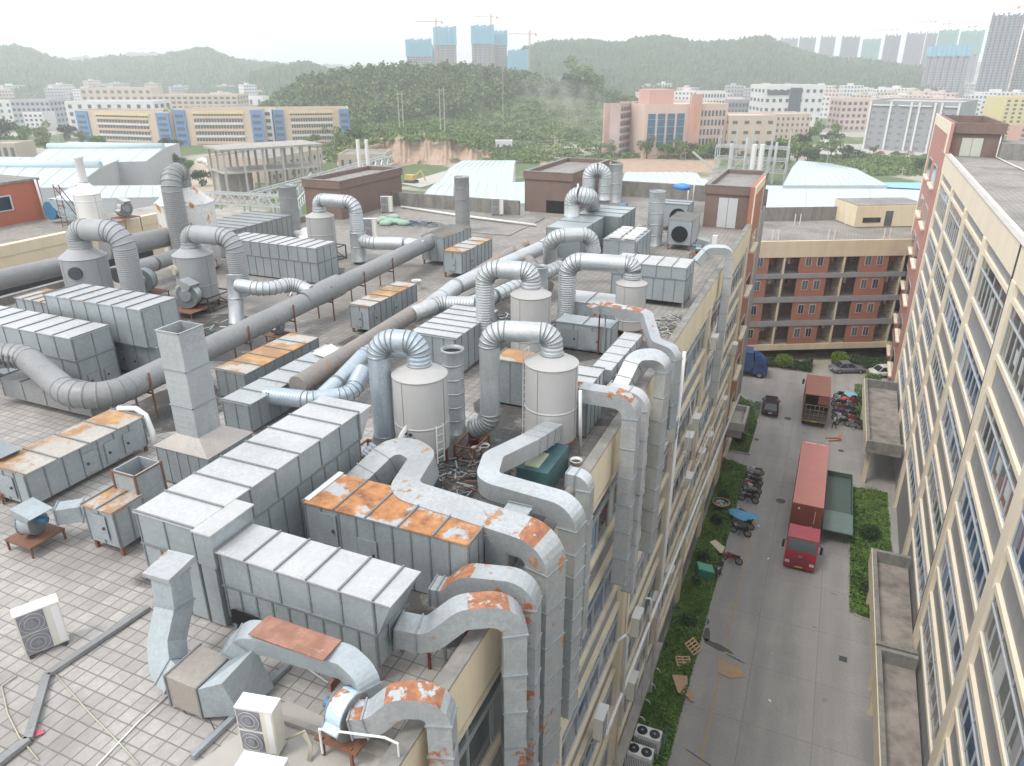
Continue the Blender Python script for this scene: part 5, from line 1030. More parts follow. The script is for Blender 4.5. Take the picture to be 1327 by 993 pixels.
dk, t_, b__ = nt('damp_and_shade_roof'); gr = t_.nodes.new('ShaderNodeTexCoord'); n_a = t_.nodes.new('ShaderNodeTexNoise'); n_a.inputs['Scale'].default_value = .9; n_a.inputs['Detail'].default_value = 7; n_a.inputs['Roughness'].default_value = .65; t_.links.new(gr.outputs['Object'], n_a.inputs['Vector'])  # damp, sooty roof patches; shade between and under the plant is painted in too
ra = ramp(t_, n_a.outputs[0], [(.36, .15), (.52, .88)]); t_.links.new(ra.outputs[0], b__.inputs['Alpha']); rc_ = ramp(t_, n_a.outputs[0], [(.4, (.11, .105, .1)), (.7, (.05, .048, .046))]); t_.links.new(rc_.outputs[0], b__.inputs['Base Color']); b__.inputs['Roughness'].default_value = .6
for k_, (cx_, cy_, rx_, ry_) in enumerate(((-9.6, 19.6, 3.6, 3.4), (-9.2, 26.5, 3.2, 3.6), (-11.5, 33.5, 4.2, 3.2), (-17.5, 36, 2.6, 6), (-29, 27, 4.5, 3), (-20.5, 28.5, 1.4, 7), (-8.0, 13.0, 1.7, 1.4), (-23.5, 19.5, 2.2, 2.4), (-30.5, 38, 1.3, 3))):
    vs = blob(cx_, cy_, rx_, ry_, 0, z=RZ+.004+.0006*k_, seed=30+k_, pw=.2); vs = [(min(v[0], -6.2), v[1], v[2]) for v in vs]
    struct(MB().add(vs, [list(range(len(vs)))]).build('roof_stain_and_shade', dk))
# bare concrete strip at the bottom
q = [W(225, 1010, RZ), W(372, 868+40, RZ), W(520, 975, RZ), W(560, 1010, RZ)]
struct(MB().add([(v.x, v.y, RZ+.005) for v in q], [[0, 1, 2, 3]]).build('concrete_patch', M['concrete_light']))
# buckets, sacks, hose coils, rubble between the scrubbers
def bucket(label, px, py, mt, r=.17, h=.36, z=RZ):
    p = W(px, py, z); t = thing('bucket', tuple(p), label, 'bucket', 'buckets on the roof')
    MB().lathe(p.x, p.y, [(r*.82, z+.01), (r, z+h), (r+.02, z+h), (r+.02, z+h-.03)], 18).build('shell', M[mt], t); MB().cyl((p.x, p.y, z+h*.8), (p.x, p.y, z+h*.82), r*.9, n=18).build('contents', M['dark_steel'], t)
bucket('white bucket between the two nearest scrubbers, nearest the viewer', 628, 588, 'white_plastic'); bucket('white bucket right behind the first one', 617, 592, 'white_plastic'); bucket('red-rimmed bucket beside the white pair', 614, 578, 'red_steel'); bucket('pale bucket standing apart behind the others', 625, 568, 'white_plastic')
bucket('blue and white drum at the foot of the standpipe by the parapet', 746, 612, 'white_plastic', .2, .5); bucket('white bucket with blue rim beside the orange-lidded cabinet', 540, 375, 'white_plastic', .3, .6)
tag(MB().tube([W(752, 590, RZ), W(752, 507, 27.6)], .06, 8).build('standpipe', M['white_plastic']), 'white standpipe beside the second scrubber tower', 'pipe')
tag(MB().tube([W(524, 585, 25.0), W(522, 535, 27.0), W(527, 530, 27.1)], .05, 8).build('standpipe', M['white_plastic']), 'white pipe stub before the nearest scrubber tower', 'pipe')
def heap(name, label, cat, cx, cy, rx, ry, n, mts, s=(.12, .7), z=RZ, seed=0, pile=.35):
    r = random.Random(seed); m = MB()
    for i in range(n):
        a = r.uniform(0, 6.28); q = r.random()**.6; x, y = cx+rx*q*math.cos(a), cy+ry*q*math.sin(a); L = r.uniform(*s); th = r.uniform(0, 6.28); zz = z+.03+pile*(1-q)*r.random()
        m.bar((x-L/2*math.cos(th), y-L/2*math.sin(th), zz), (x+L/2*math.cos(th), y+L/2*math.sin(th), zz+r.uniform(-.02, .08)), r.uniform(.02, .06), r.uniform(.015, .04), mi=r.randrange(len(mts)))
    return tag(m.build(name, mts), label, cat, kind='stuff')
heap('debris', 'loose pipes and rubble on the dark roof between the nearest scrubbers', 'debris', -9.9, 19.3, 1.5, 1.6, 150, [M['dark_steel'], M['rust_steel'], M['flange'], M['concrete']], seed=1)
heap('debris', 'tangle of offcuts behind the second scrubber tower', 'debris', -9.0, 28.2, 1.6, 1.8, 130, [M['dark_steel'], M['white_plastic'], M['flange'], M['rust_steel']], seed=2)
heap('debris', 'white offcuts lying along the parapet beside the slim scrubber', 'debris', -7.0, 38.0, .8, 2.2, 90, [M['concrete_light'], M['white_plastic'], M['dark_steel']], seed=3)
heap('debris', 'clutter around the cup-topped stub and grey tower', 'debris', -28.5, 27.5, 2.5, 2.5, 120, [M['dark_steel'], M['white_plastic'], M['rust_steel'], M['green_paint']], seed=4)
heap('debris', 'clutter around the fans before the far right parapet', 'debris', -14, 63, 3.5, 3, 120, [M['white_plastic'], M['dark_steel'], M['concrete_light']], seed=5)
heap('debris', 'clutter beneath the ducts at the roof centre', 'debris', -14.5, 34.5, 2.2, 2.5, 140, [M['white_plastic'], M['dark_steel'], M['flange']], seed=6)
heap('debris', 'light rubbish strewn on the roof beside the fat stack', 'debris', -30, 36, 2.4, 2, 100, [M['white_plastic'], M['dark_steel'], M['rust_steel']], seed=7)
# coils of black hose
m = MB(); r = random.Random(5)
for k in range(16):
    R0 = r.uniform(.25, .5); z0 = RZ+.04+k*.03; ox, oy = r.uniform(-.15, .15), r.uniform(-.15, .15)
    m.tube([(-9.1+ox+R0*math.cos(i*.5), 19.6+oy+R0*math.sin(i*.5), z0+.02*math.sin(i)) for i in range(14)], .02, 5)
tag(m.build('hose_coil', M['dark_steel']), 'black tangled hose coil before the second scrubber tower', 'hose')
# green and dark sacks, blue tank
def sack(label, x, y, z, mt, s, seed, cat='sack', name='sack'):
    r = random.Random(seed); m = MB(); n = 12; rings_ = []
    for k, (q, zz) in enumerate(((.75, 0), (1.0, .25), (1.0, .55), (.7, .8), (.2, .95))):
        rings_.append([(x+s*q*(1+.15*math.sin(3*i*.52+seed+k))*math.cos(2*math.pi*i/n), y+s*.75*q*(1+.15*math.cos(2*i*.52+seed))*math.sin(2*math.pi*i/n), z+zz*s*.8) for i in range(n)])
    vs = [v for q in rings_ for v in q]; fs = [[k*n+i, k*n+(i+1) % n, (k+1)*n+(i+1) % n, (k+1)*n+i] for k in range(4) for i in range(n)]+[list(range(4*n, 5*n))]
    m.add(vs, fs, 0, True); return tag(m.build(name, mt), label, cat, 'sacks on the roof')
gsm = pm('green_sacking', (.30, .42, .34), .8, 0, .15); wsm = pm('white_sacking', (.62, .62, .60), .8, 0, .1)
for k, (px, py) in enumerate(((488, 289), (497, 287), (506, 289), (515, 290), (500, 292), (523, 292), (510, 284))):
    p = W(px, py, RZ); sack('green sack in the heap before the long brown roof house, %s' % ['leftmost', 'second from the left', 'in the middle', 'right of the middle', 'lying in front', 'rightmost', 'at the back'][k], p.x, p.y, RZ, gsm, .62, k)
for k, (px, py) in enumerate(((392, 306), (402, 302), (398, 312), (409, 306))):
    p = W(px, py, RZ+.2); sack('white sack piled beside the pale scrubber tower, %s' % ['left', 'back', 'front', 'right'][k], p.x, p.y, RZ, wsm, .9, 20+k)
p = W(545, 291, RZ); heap('debris', 'dark plastic sheet heap right of the green sacks', 'debris', p.x, p.y, 2.4, 1.0, 60, [M['dark_steel'], M['blue_paint']], (.4, 1.2), seed=8)
p = W(884, 246, 26.9); sack('bright blue tarpaulin bundle on the clutter before the far right parapet', p.x, p.y, 26.9, pm('bright_blue_tarp', (.08, .25, .60), .5), .8, 40, 'tarpaulin', 'tarpaulin')
# long white pipes on the roof
pipe('long white pipe along the foot of the far parapet', [tuple(W(520, 268, RZ+.15)), tuple(W(600, 280, RZ+.15)), tuple(W(695, 292, RZ+.15))], .12, name='roof_pipe')
pipe('pair of pale drain lines crossing the far tiles', [tuple(W(600, 300, RZ+.05)), tuple(W(660, 305, RZ+.05)), tuple(W(705, 283, RZ+.05))], .07, 'concrete', name='roof_pipe')
for X, Y, l_ in ((-41.3, 66, 0), (-34.9, 66.7, 1)):
    pass
hb = (( -34.75, 66.2), (-34.55, 66.5))
for k, (x, y) in enumerate(hb): pipe('white drain pipe on the corner of the long brown roof house, %s' % ('left' if k == 0 else 'right'), [(x, y, 28.2), (x, y, RZ+.1)], .09, name='drain_pipe')
pipe('white vent pipe before the middle roof house', [(-26.5+4.6, 66.6, RZ), (-21.9, 66.6, 27.6)], .09, name='vent_pipe')
for k, (px, z1) in enumerate(((890, 26.8), (897, 27.6))): p = W(px, 270, RZ); pipe('slim white post before the far right parapet, %s' % ('short' if k == 0 else 'tall'), [(p.x, p.y, RZ), (p.x, p.y, z1)], .06, name='vent_pipe')
p = W(925, 320, RZ); tag(MB().box(p.x-.15, p.y-.2, RZ, p.x+.2, p.y+.2, RZ+.9).build('white_box', M['white_plastic']), 'white box standing at the right parapet', 'box')
p = W(955, 290, RZ); bucket('pale tub with blue cloth before the white double door', 955, 292, 'white_plastic', .5, .7)
# dark table-like frames and walkways behind the L cabinets
def frame_stand(label, x0, y0, x1, y1, h, mt='rust_steel'):
    t = MB(); 
    for a in (x0, x1):
        for c in (y0, y1): t.bar((a, c, RZ), (a, c, RZ+h), .07)
    for z in (.1, h): t.bar((x0, y0, RZ+z), (x1, y0, RZ+z), .06); t.bar((x0, y1, RZ+z), (x1, y1, RZ+z), .06); t.bar((x0, y0, RZ+z), (x0, y1, RZ+z), .06); t.bar((x1, y0, RZ+z), (x1, y1, RZ+z), .06)
    t.bar((x0, y0, RZ), (x1, y0, RZ+h), .05); t.bar((x1, y1, RZ), (x0, y1, RZ+h), .05)
    return tag(t.build('steel_frame', M[mt]), label, 'steel frame')
frame_stand('rusty frame carrying the foot of the bluish gooseneck', -14.0, 18.2, -13.0, 19.4, .6)
frame_stand('dark trestle under the grey tower', -33.9, 29.8, -31.6, 31.7, .9, 'dark_steel'); frame_stand('dark trestle under the pale tower by the long roof house', -34.2, 42.2, -32.2, 44, 1.0, 'dark_steel')
frame_stand('rusty trestle beside the shiny open stack', -11.0, 20.4, -10.2, 21.6, .5); frame_stand('white railing frame behind the second scrubber', -9.9, 26.5, -8.7, 27.0, .8, 'white_plastic')
t = thing('water_tank', (-8.0, 20.4, RZ), 'teal water tank with pale lid under the bright chicane duct', 'tank')
MB().box(-8.1, 19.2, RZ+.02, -7.0, 21.3, 25.5).build('body', pm('teal_tank', (.06, .13, .14), .5, 0, .2), t); MB().box(-7.9, 19.4, 25.502, -7.4, 20.4, 25.55).build('lid', pm('pale_green_lid', (.5, .55, .4)), t)
t = thing('water_tank', (-10.9, 17.7, RZ), 'dark teal tank in front of the nearest scrubber', 'tank'); MB().box(-11.4, 17.5, RZ+.02, -10.5, 18.3, 25.2).build('body', bpy.data.materials['teal_tank'], t); MB().box(-11.45, 17.45, 25.201, -10.45, 18.35, 25.24).build('lid', M['rust_steel'], t)
# ================================================================== VEHICLES AND STREET THINGS
def paint(name, c, rough=.3, spec=.5): return pm(name, c, rough, .0, .05, 2, [k*.6 for k in c], .25, streak=False, spec=spec)
def wheel(t, R_, x, y, r, w, side, z0=0):
    a = Vector((x, y, z0+r)); o = MB(R_).cyl(a-Vector((w/2, 0, 0)), a+Vector((w/2, 0, 0)), r, n=20).build('wheel', M['tyre'], t)
    MB(R_).cyl(a+Vector((side*(w/2+.001), 0, 0)), a+Vector((side*(w/2+.02), 0, 0)), r*.6, r*.5, n=16).build('rim', M['alloy'], o); return o
def XF(x, y, rz, z=0): return Matrix.Translation((x, y, z)) @ Matrix.Rotation(rz, 4, 'Z')
# ---- articulated lorry with red container; local frame: nose to -Y, origin under the cab front
def corrug(m, x0, x1, y, z0, z1, axis='x', step=.28, d=.035, mi=0):
    n = int(abs(x1-x0)/step)
    for i in range(n):
        a = x0+(x1-x0)*(i+.25)/n; b_ = x0+(x1-x0)*(i+.75)/n
        if axis == 'x': m.box(a, y-d, z0, b_, y-.001, z1, mi)
        else: m.box(y, a, z0, y+d, b_, z1, mi) if d > 0 else m.box(y+d, a, z0, y-.001, b_, z1, mi)
R_ = XF(2.25, 53.55, math.radians(-.4))
t = thing('container_lorry', (2.25, 60, 0), 'red lorry with a long faded red container parked in the middle of the street', 'lorry')
cr = pm('container_red', (.235, .065, .045), .55, 0, .12, 3, (.12, .035, .025), .5); crt = pm('faded_container_top', (.50, .225, .195), .7, 0, .08, 1.2, (.58, .24, .2), .5, 1, streak=False)
m = MB(R_); m.box(-1.2, 3.75, 1.45, 1.2, 15.95, 4.02); corrug(m, -1.1, 1.1, 3.75, 1.6, 3.9); corrug(m, 3.9, 15.8, -1.2, 1.6, 3.9, 'y', d=-.03); corrug(m, 3.9, 15.8, 1.2, 1.6, 3.9, 'y', d=.03)
for x in (-1.22, 1.1):
    for y in (3.7, 15.85): m.box(x, y, 1.42, x+.12, y+.12, 4.045)
m.build('container', cr, t)
m = MB(R_); m.box(-1.21, 3.82, 4.021, 1.21, 15.9, 4.035); corrug(m, 4, 15.8, 0, 0, 0) if False else None
for i in range(40): m.box(-1.12, 4.0+i*.295, 4.0355, 1.12, 4.14+i*.295, 4.05)
m.build('container_roof', crt, t)
m = MB(R_); m.box(.35, 3.70, 1.8, .6, 3.712, 2.1); m.build('yellow_sign', pm('yellow_sign', (.6, .4, .05)), t)
m = MB(R_); m.box(.62, 3.70, 2.4, .66, 3.712, 3.6); m.box(-.75, 3.70, 3.55, -.6, 3.712, 3.7); m.box(-.9, 15.5, 4.051, .1, 15.6, 4.055); m.box(.3, 15.5, 4.051, 1.0, 15.56, 4.055); m.build('container_marking', M['white_plastic'], t)
cab = paint('crimson_cab_paint', (.36, .012, .03), .3)
m = MB(R_); w = 1.18
prof = [(-0.0, .55), (-.02, 1.15), (.08, 1.75), (.42, 2.85), (.62, 3.02), (2.0, 3.08), (2.15, 2.95), (2.15, .75), (1.2, .6)]
m.hexa([(-w, y, z) for y, z in prof], [(w, y, z) for y, z in prof]); m.box(-w, -.06, .32, w, .5, .56); m.build('cab', cab, t)
MB(R_).hexa([(-w+.1, .115, 1.83), (w-.1, .115, 1.83), (w-.16, .39, 2.78), (-w+.16, .39, 2.78)], [(-w+.1, .07, 1.84), (w-.1, .07, 1.84), (w-.16, .355, 2.8), (-w+.16, .355, 2.8)]).build('windscreen', M['glass_dark'], t)
for s in (-1, 1):
    MB(R_).box(s*w, .5, 1.8, s*(w+.012), 1.35, 2.6).build('side_window', M['glass_dark'], t)
    MB(R_).bar((s*w, .3, 2.6), (s*(w+.25), .1, 2.6), .04).box(s*(w+.16), .0, 2.0, s*(w+.34), .12, 2.65).build('mirror', M['black'], t)
    MB(R_).box(s*.75, -.09, .72, s*1.1, -.005, .92).build('headlight', M['frame_white'], t)
MB(R_).box(-.75, -.03, 1.0, .75, -.005, 1.08).box(-.75, -.03, 1.2, .75, .0, 1.28).box(-.6, -.08, .6, .6, -.061, .75).build('grille', M['dark_steel'], t)
MB(R_).box(-.12, -.045, 1.36, .12, .0, 1.5).build('badge', M['alloy'], t)
MB(R_).box(-.28, -.085, .38, .28, -.061, .5).build('number_plate', pm('yellow_plate', (.55, .38, .04)), t)
MB(R_).box(-.5, 1.2, .7, .5, 15.8, 1.15).box(-1.15, 12, 1.15, 1.15, 15.9, 1.44).box(-1.15, 3.8, 1.2, 1.15, 8, 1.44).build('chassis', M['dark_steel'], t)
for y in (1.0, 4.3, 5.5, 12.2, 13.5, 14.8):
    for s in (-1, 1): wheel(t, R_, s*1.02, y, .5, .32, s)
# ---- red box lorry seen from behind, rear open with tail lift
R_ = XF(2.15, 81.6, math.radians(1.5)); t = thing('box_lorry', (2.15, 84, 0), 'dull red box lorry seen from behind, its rear doorway open above a tail lift', 'lorry')
dr = pm('dull_red_box', (.30, .09, .07), .6, 0, .12, 2, (.2, .09, .07), .5); rt_ = pm('faded_box_roof', (.30, .135, .10), .75, 0, .1, 1.5, (.22, .11, .09), .5, streak=False)
m = MB(R_); x = 1.3; y1 = 6.1
m.box(-x, 0, 1.0, -x+.06, y1, 3.95); m.box(x-.06, 0, 1.0, x, y1, 3.95); m.box(-x+.06, y1-.06, 1.0, x-.06, y1, 3.95); m.box(-x+.06, 0, 1.0, x-.06, y1-.06, 1.1); corrug(m, .1, 6.0, -x, 1.1, 3.85, 'y', d=-.02, step=.4); corrug(m, .1, 6, x, 1.1, 3.85, 'y', d=.02, step=.4); m.build('box', dr, t)
MB(R_).box(-x-.02, -.03, 3.951, x+.02, y1+.02, 3.99).build('box_roof', rt_, t)
MB(R_).box(.1, .02, 2.9, x-.07, .06, 3.9).build('rear_door', dr, t)
m = MB(R_); m.box(-x+.1, -.12, 1.1, x-.1, -.06, 1.2); m.box(-x+.1, -.12, 2.7, x-.1, -.06, 2.8)
for k in range(5): m.box(-x+.25+k*.45, -.1, 1.2, -x+.32+k*.45, -.07, 2.7)
m.box(-x+.15, -.13, 1.5, x-.15, -.1, 1.6); m.box(-x+.15, -.13, 2.1, x-.15, -.1, 2.2); m.box(-x-.05, -.15, .7, x+.05, -.02, .95); m.build('tail_lift', pm('grimy_yellow_steel', (.20, .18, .12), .7, .1, .4, 5), t)
MB(R_).box(-x+.12, .0, 1.1, .08, .03, 1.9).box(.1, .0, 1.1, x-.1, .03, 1.9).build('tail_board', M['dark_steel'], t)
MB(R_).box(-.3, -.18, .72, .3, -.151, .88).build('number_plate', bpy.data.materials['yellow_plate'], t)
MB(R_).box(-1.15, 6.3, .6, 1.15, 8.0, 2.9).build('cab', dr, t); MB(R_).box(-.4, .1, .6, .4, 7, .98).build('chassis', M['dark_steel'], t)
MB(R_).bar((-1.15, 7.6, 2.4), (-1.5, 7.7, 2.5), .04).box(-1.65, 7.6, 2.1, -1.42, 7.75, 2.7).build('mirror', M['black'], t)
for y in (.95, 2.0, 7.2):
    for s in (-1, 1): wheel(t, R_, s*1.05, y, .48, .35, s)
# ---- blue box lorry, nose to the right
R_ = XF(-4.2, 95.2, math.radians(60+math.degrees(0))*0+math.radians(97)); t = thing('box_lorry', (-7, 95, 0), 'blue box lorry poking out from behind the left building', 'lorry')
bl = pm('navy_blue_box', (.045, .085, .20), .5, 0, .1, 2); m = MB(R_)
m.box(-1.2, 2.0, .95, 1.2, 7.6, 3.5); corrug(m, 2.1, 7.5, 1.2, 1.1, 3.4, 'y', d=.03, step=.35); corrug(m, 2.1, 7.5, -1.2, 1.1, 3.4, 'y', d=-.03, step=.35); m.build('box', bl, t)
m = MB(R_); pr = [(0, .5), (0, 1.35), (.3, 2.35), (1.7, 2.45), (1.85, 2.3), (1.85, .5)]; m.hexa([(-1.05, y, z) for y, z in pr], [(1.05, y, z) for y, z in pr]); m.hexa([(-.9, .5, 2.46), (.9, .5, 2.46), (.9, 1.8, 2.46), (-.9, 1.8, 2.46)], [(-.8, 1.0, 3.0), (.8, 1.0, 3.0), (.85, 1.8, 3.2), (-.85, 1.8, 3.2)]); m.build('cab', paint('blue_cab_paint', (.03, .07, .22)), t)
MB(R_).hexa([(-.95, .03, 1.42), (.95, .03, 1.42), (.9, .28, 2.25), (-.9, .28, 2.25)], [(-.95, -.01, 1.43), (.95, -.01, 1.43), (.9, .24, 2.27), (-.9, .24, 2.27)]).build('windscreen', M['glass_dark'], t)
for s in (-1, 1): MB(R_).box(s*1.05, .5, 1.45, s*1.06, 1.3, 2.1).build('side_window', M['glass_dark'], t)
MB(R_).box(-.4, 1, .5, .4, 7.4, .9).build('chassis', M['dark_steel'], t)
for y in (.95, 5.9):
    for s in (-1, 1): wheel(t, R_, s*.95, y, .42, .3, s)
# ---- cars: nose to +Y in local frame
def car(label, x, y, rz, L, w, h, col, suv=False, name='parked_car'):
    R_ = XF(x, y, rz); t = thing(name, (x, y, 0), label, 'car'); hw = w/2; hb = .92 if suv else .78
    # lower body as lofted sections along the length: (y, half width, bottom, top)
    S = [(-L/2, hw*.80, .42, hb*.85), (-L/2+.12, hw*.93, .28, hb*.98), (-L/2+.5, hw, .22, hb+.05), (0, hw, .2, hb+.03), (L/2-1.2, hw, .2, hb), (L/2-.45, hw*.97, .22, hb*.86), (L/2-.1, hw*.88, .26, hb*.72), (L/2, hw*.72, .38, hb*.6)]
    rings_ = []
    for (yy, a, b0, tp) in S: rings_.append([(-a*.9, yy, b0), (a*.9, yy, b0), (a, yy, b0+.15), (a, yy, tp-.14), (a*.86, yy, tp), (-a*.86, yy, tp), (-a, yy, tp-.14), (-a, yy, b0+.15)])
    vs = [v for q in rings_ for v in q]; n = 8; fs = [[k*n+i, k*n+(i+1) % n, (k+1)*n+(i+1) % n, (k+1)*n+i] for k in range(len(S)-1) for i in range(n)]+[list(range(n))[::-1], list(range((len(S)-1)*n, len(S)*n))]
    MB(R_).add(vs, fs, 0, True).build('body', col, t)
    if suv: g0, g1, r0, r1 = -L/2+.1, L/2-1.25, -L/2+.32, L/2-1.9
    else: g0, g1, r0, r1 = -L/2+.65, L/2-1.25, -L/2+1.3, L/2-2.15
    a = hw*.86; c = hw*.68; z0 = hb-.01
    MB(R_).hexa([(-a, g0, z0), (a, g0, z0), (a, g1, z0), (-a, g1, z0)], [(-c, r0, h-.05), (c, r0, h-.05), (c, r1, h-.05), (-c, r1, h-.05)]).build('window_glass', M['glass_dark'], t)
    m = MB(R_); m.hexa([(-c-.02, r0-.04, h-.06), (c+.02, r0-.04, h-.06), (c+.02, r1+.06, h-.06), (-c-.02, r1+.06, h-.06)], [(-c+.06, r0+.05, h), (c-.06, r0+.05, h), (c-.06, r1-.02, h), (-c+.06, r1-.02, h)])
    for s in (-1, 1):
        m.bar((s*a, g0, z0), (s*c, r0, h-.04), .07); m.bar((s*a, g1, z0), (s*c, r1, h-.04), .06); m.bar((s*(a+.004), (g0+g1)/2, z0), (s*(c+.004), (r0+r1)/2, h-.04), .07)
    m.build('roof', col, t)
    for s in (-1, 1):
        MB(R_).box(s*hw*.5, L/2-.14, hb*.52, s*hw*.82, L/2+.0, hb*.66).build('headlight', M['frame_white'], t)
        MB(R_).box(s*hw*.62, -L/2-.02, hb*.62, s*hw*.84, -L/2+.08, hb*.85).build('tail_light', bpy.data.materials.get('tail_red') or pm('tail_red', (.35, .02, .02), .3), t)
        MB(R_).box(s*hw*.98, L/2-1.75, hb-.02, s*(hw+.14), L/2-1.6, hb+.12).build('mirror', col, t)
        for yy in (-L/2+.85, L/2-.9): wheel(t, R_, s*(hw-.1), yy, .34 if suv else .31, .2, s)
    MB(R_).box(-.22, -L/2-.025, hb*.55, .22, -L/2+.01, hb*.68).build('number_plate', M['white_plastic'], t)
    return t
car('black SUV parked with its rear to the viewer by the left kerb', -2.75, 84.6, math.radians(3), 4.6, 1.85, 1.66, paint('black_car_paint', (.02, .021, .024), .25), True)
car('grey saloon car parked across the end of the street', 5.6, 101.2, math.radians(-90+27), 4.6, 1.78, 1.42, paint('grey_car_paint', (.17, .18, .20), .3))
car('white car half hidden behind the right building', 10.4, 101.8, math.radians(-63), 4.5, 1.78, 1.42, paint('white_car_paint', (.65, .65, .64), .3))
# ---- green flatbed trailer
t = thing('flatbed_trailer', (4.95, 63, 0), 'dark green flatbed trailer with corrugated deck beside the container lorry', 'trailer')
gp = pm('trailer_green', (.075, .115, .10), .55, 0, .12, 2, (.10, .12, .10), .5); m = MB(); m.box(3.8, 61.6, .95, 6.1, 68.9, 1.1)
for k in range(14): m.box(3.92+k*.155, 61.7, 1.101, 3.99+k*.155, 68.8, 1.13)
for (a, b_, c, d) in ((3.8, 61.6, 3.87, 68.9), (6.03, 61.6, 6.1, 68.9), (3.871, 68.83, 6.029, 68.9)): m.box(a, b_, 1.101, c, d, 1.6)
m.build('deck', gp, t)
MB().box(3.75, 58.3, 1.42, 6.12, 61.55, 1.52).box(3.75, 61.45, 1.1, 6.12, 61.58, 1.42).build('gooseneck_plate', pm('trailer_plate_green', (.13, .20, .18), .5, 0, .1, 1.5, (.2, .22, .2), .5), t)
m = MB(); m.box(4.6, 58.6, 1.1, 5.3, 61.4, 1.41); m.bar((4.2, 59.3, 0), (4.2, 59.3, 1.41), .12); m.bar((5.7, 59.3, 0), (5.7, 59.3, 1.41), .12); m.build('landing_leg', M['dark_steel'], t)
for y in (65.5, 66.7, 67.9):
    for s in (-1, 1): wheel(t, XF(4.95, 0, 0), s*1.0, y, .45, .25, s)
# ---- motorcycles
def moto(name, label, x, y, rz, col, scooter=False):
    R_ = XF(x, y, rz); t = thing(name, (x, y, 0), label, 'motorcycle', 'motorcycles parked along the street')
    for yy, nm in ((-.62, 'wheel'), (.65, 'wheel')):
        o = MB(R_); r = .29; pts = [Vector((0, yy+r*math.cos(a*math.pi/9), .31+r*math.sin(a*math.pi/9))) for a in range(19)]
        o.rings(pts, [circ(.055, 8)]*19, cap=False, up=(1, 0, 0)); o = o.build(nm, M['tyre'], t)
        MB(R_).cyl((-.02, yy, .31), (.02, yy, .31), .2, n=14).build('rim', M['alloy'], o)
    m = MB(R_); m.hexa([(-.09, -.35, .35), (.09, -.35, .35), (.1, .35, .35), (-.1, .35, .35)], [(-.1, -.55, .68), (.1, -.55, .68), (.13, .38, .74), (-.13, .38, .74)])
    m.hexa([(-.13, .0, .70), (.13, .0, .70), (.12, .40, .72), (-.12, .40, .72)], [(-.08, .02, .88), (.08, .02, .88), (.06, .38, .92), (-.06, .38, .92)])
    if scooter: m.hexa([(-.2, .35, .3), (.2, .35, .3), (.18, .5, .32), (-.18, .5, .32)], [(-.2, .38, .85), (.2, .38, .85), (.14, .48, .95), (-.14, .48, .95)]); m.box(-.15, -.1, .3, .15, .36, .36)
    m.hexa([(-.06, .55, .60), (.06, .55, .60), (.06, .85, .52), (-.06, .85, .52)], [(-.06, .55, .66), (.06, .55, .66), (.05, .85, .57), (-.05, .85, .57)]); m.build('fairing', col, t)
    MB(R_).hexa([(-.12, -.65, .72), (.12, -.65, .72), (.13, .0, .72), (-.13, .0, .72)], [(-.09, -.7, .82), (.09, -.7, .82), (.1, .0, .80), (-.1, .0, .80)]).build('seat', M['black'], t)
    MB(R_).tube([(-.36, .28, 1.02), (-.18, .38, .99), (0, .40, .97), (.18, .38, .99), (.36, .28, 1.02)], .018, 6).build('handlebar', M['alloy'], t)
    MB(R_).bar((-.07, .42, .95), (-.07, .65, .33), .04).bar((.07, .42, .95), (.07, .65, .33), .04).build('fork', M['alloy'], t)
    MB(R_).cyl((0, .44, .9), (0, .56, .88), .09, .08, n=12).build('headlight', M['frame_white'], t)
    MB(R_).box(-.12, -.2, .25, .12, .22, .5).bar((.15, .1, .28), (.15, -.7, .36), .07).build('engine', M['alloy'], t)
    MB(R_).bar((-.1, 0, .3), (-.28, .05, 0), .025).build('stand', M['dark_steel'], t)
    return t
pc = [pm('bike_%s' % n, c, .35) for n, c in (('black', (.03, .03, .035)), ('red', (.33, .03, .03)), ('white', (.55, .55, .54)), ('blue', (.05, .08, .2)), ('grey', (.2, .2, .21)))]
ml = [('white motorcycle with a bare front, first of the left row at its far end', -2.75, 68.0, 2), ('grey and white scooter, second in the left row from the far end', -2.8, 66.9, 4), ('black motorcycle with wide seat, third in the left row from the far end', -2.65, 66.1, 0), ('bright red motorcycle in the left row, fourth from the far end', -2.75, 65.25, 1), ('white-flanked scooter in the left row, fifth from the far end', -2.6, 64.5, 2), ('black scooter in the left row, next to last at the near end', -2.7, 63.5, 0), ('black scooter with a white plate, last of the left row at its near end', -2.7, 62.6, 0),
      ('black motorcycle standing behind the blue cover', -2.8, 59.6, 0), ('black scooter standing in front of the blue cover', -2.7, 56.9, 0), ('dark motorcycle half under the blue cover', -2.6, 58.0, 4), ('red moped standing alone across the parking strip', -2.9, 52.6, 1), ('black moped at the edge of the green bed, nearest the viewer', -3.55, 50.6, 0)]
proto = {}
for k, (lab, x, y, ci) in enumerate(ml):
    rz = math.radians([100, 75, 84, 92, 80, 95, 85, 70, 80, 88, 82, 172][k]); key = (ci, k % 2)
    if key in proto: copy_tree(proto[key], (x, y, 0), rz-proto[key]['_rz'], label=lab)
    else: proto[key] = moto('motorcycle', lab, x, y, rz, pc[ci], bool(k % 2)); proto[key]['_rz'] = rz
r = random.Random(11); posn = ['at the far end', 'behind the blue cloth', 'under the blue cloth edge', 'left of the red seat', 'beside the low bush', 'in the tight middle', 'at the kerb in the middle', 'nearest the lorry tail', 'with its wheel turned out', 'two from the near end, street side', 'two from the near end, kerb side', 'beside the walking person', 'at the near end, street side', 'at the near end, kerb side']
cn = ['black', 'red', 'white', 'blue', 'grey']
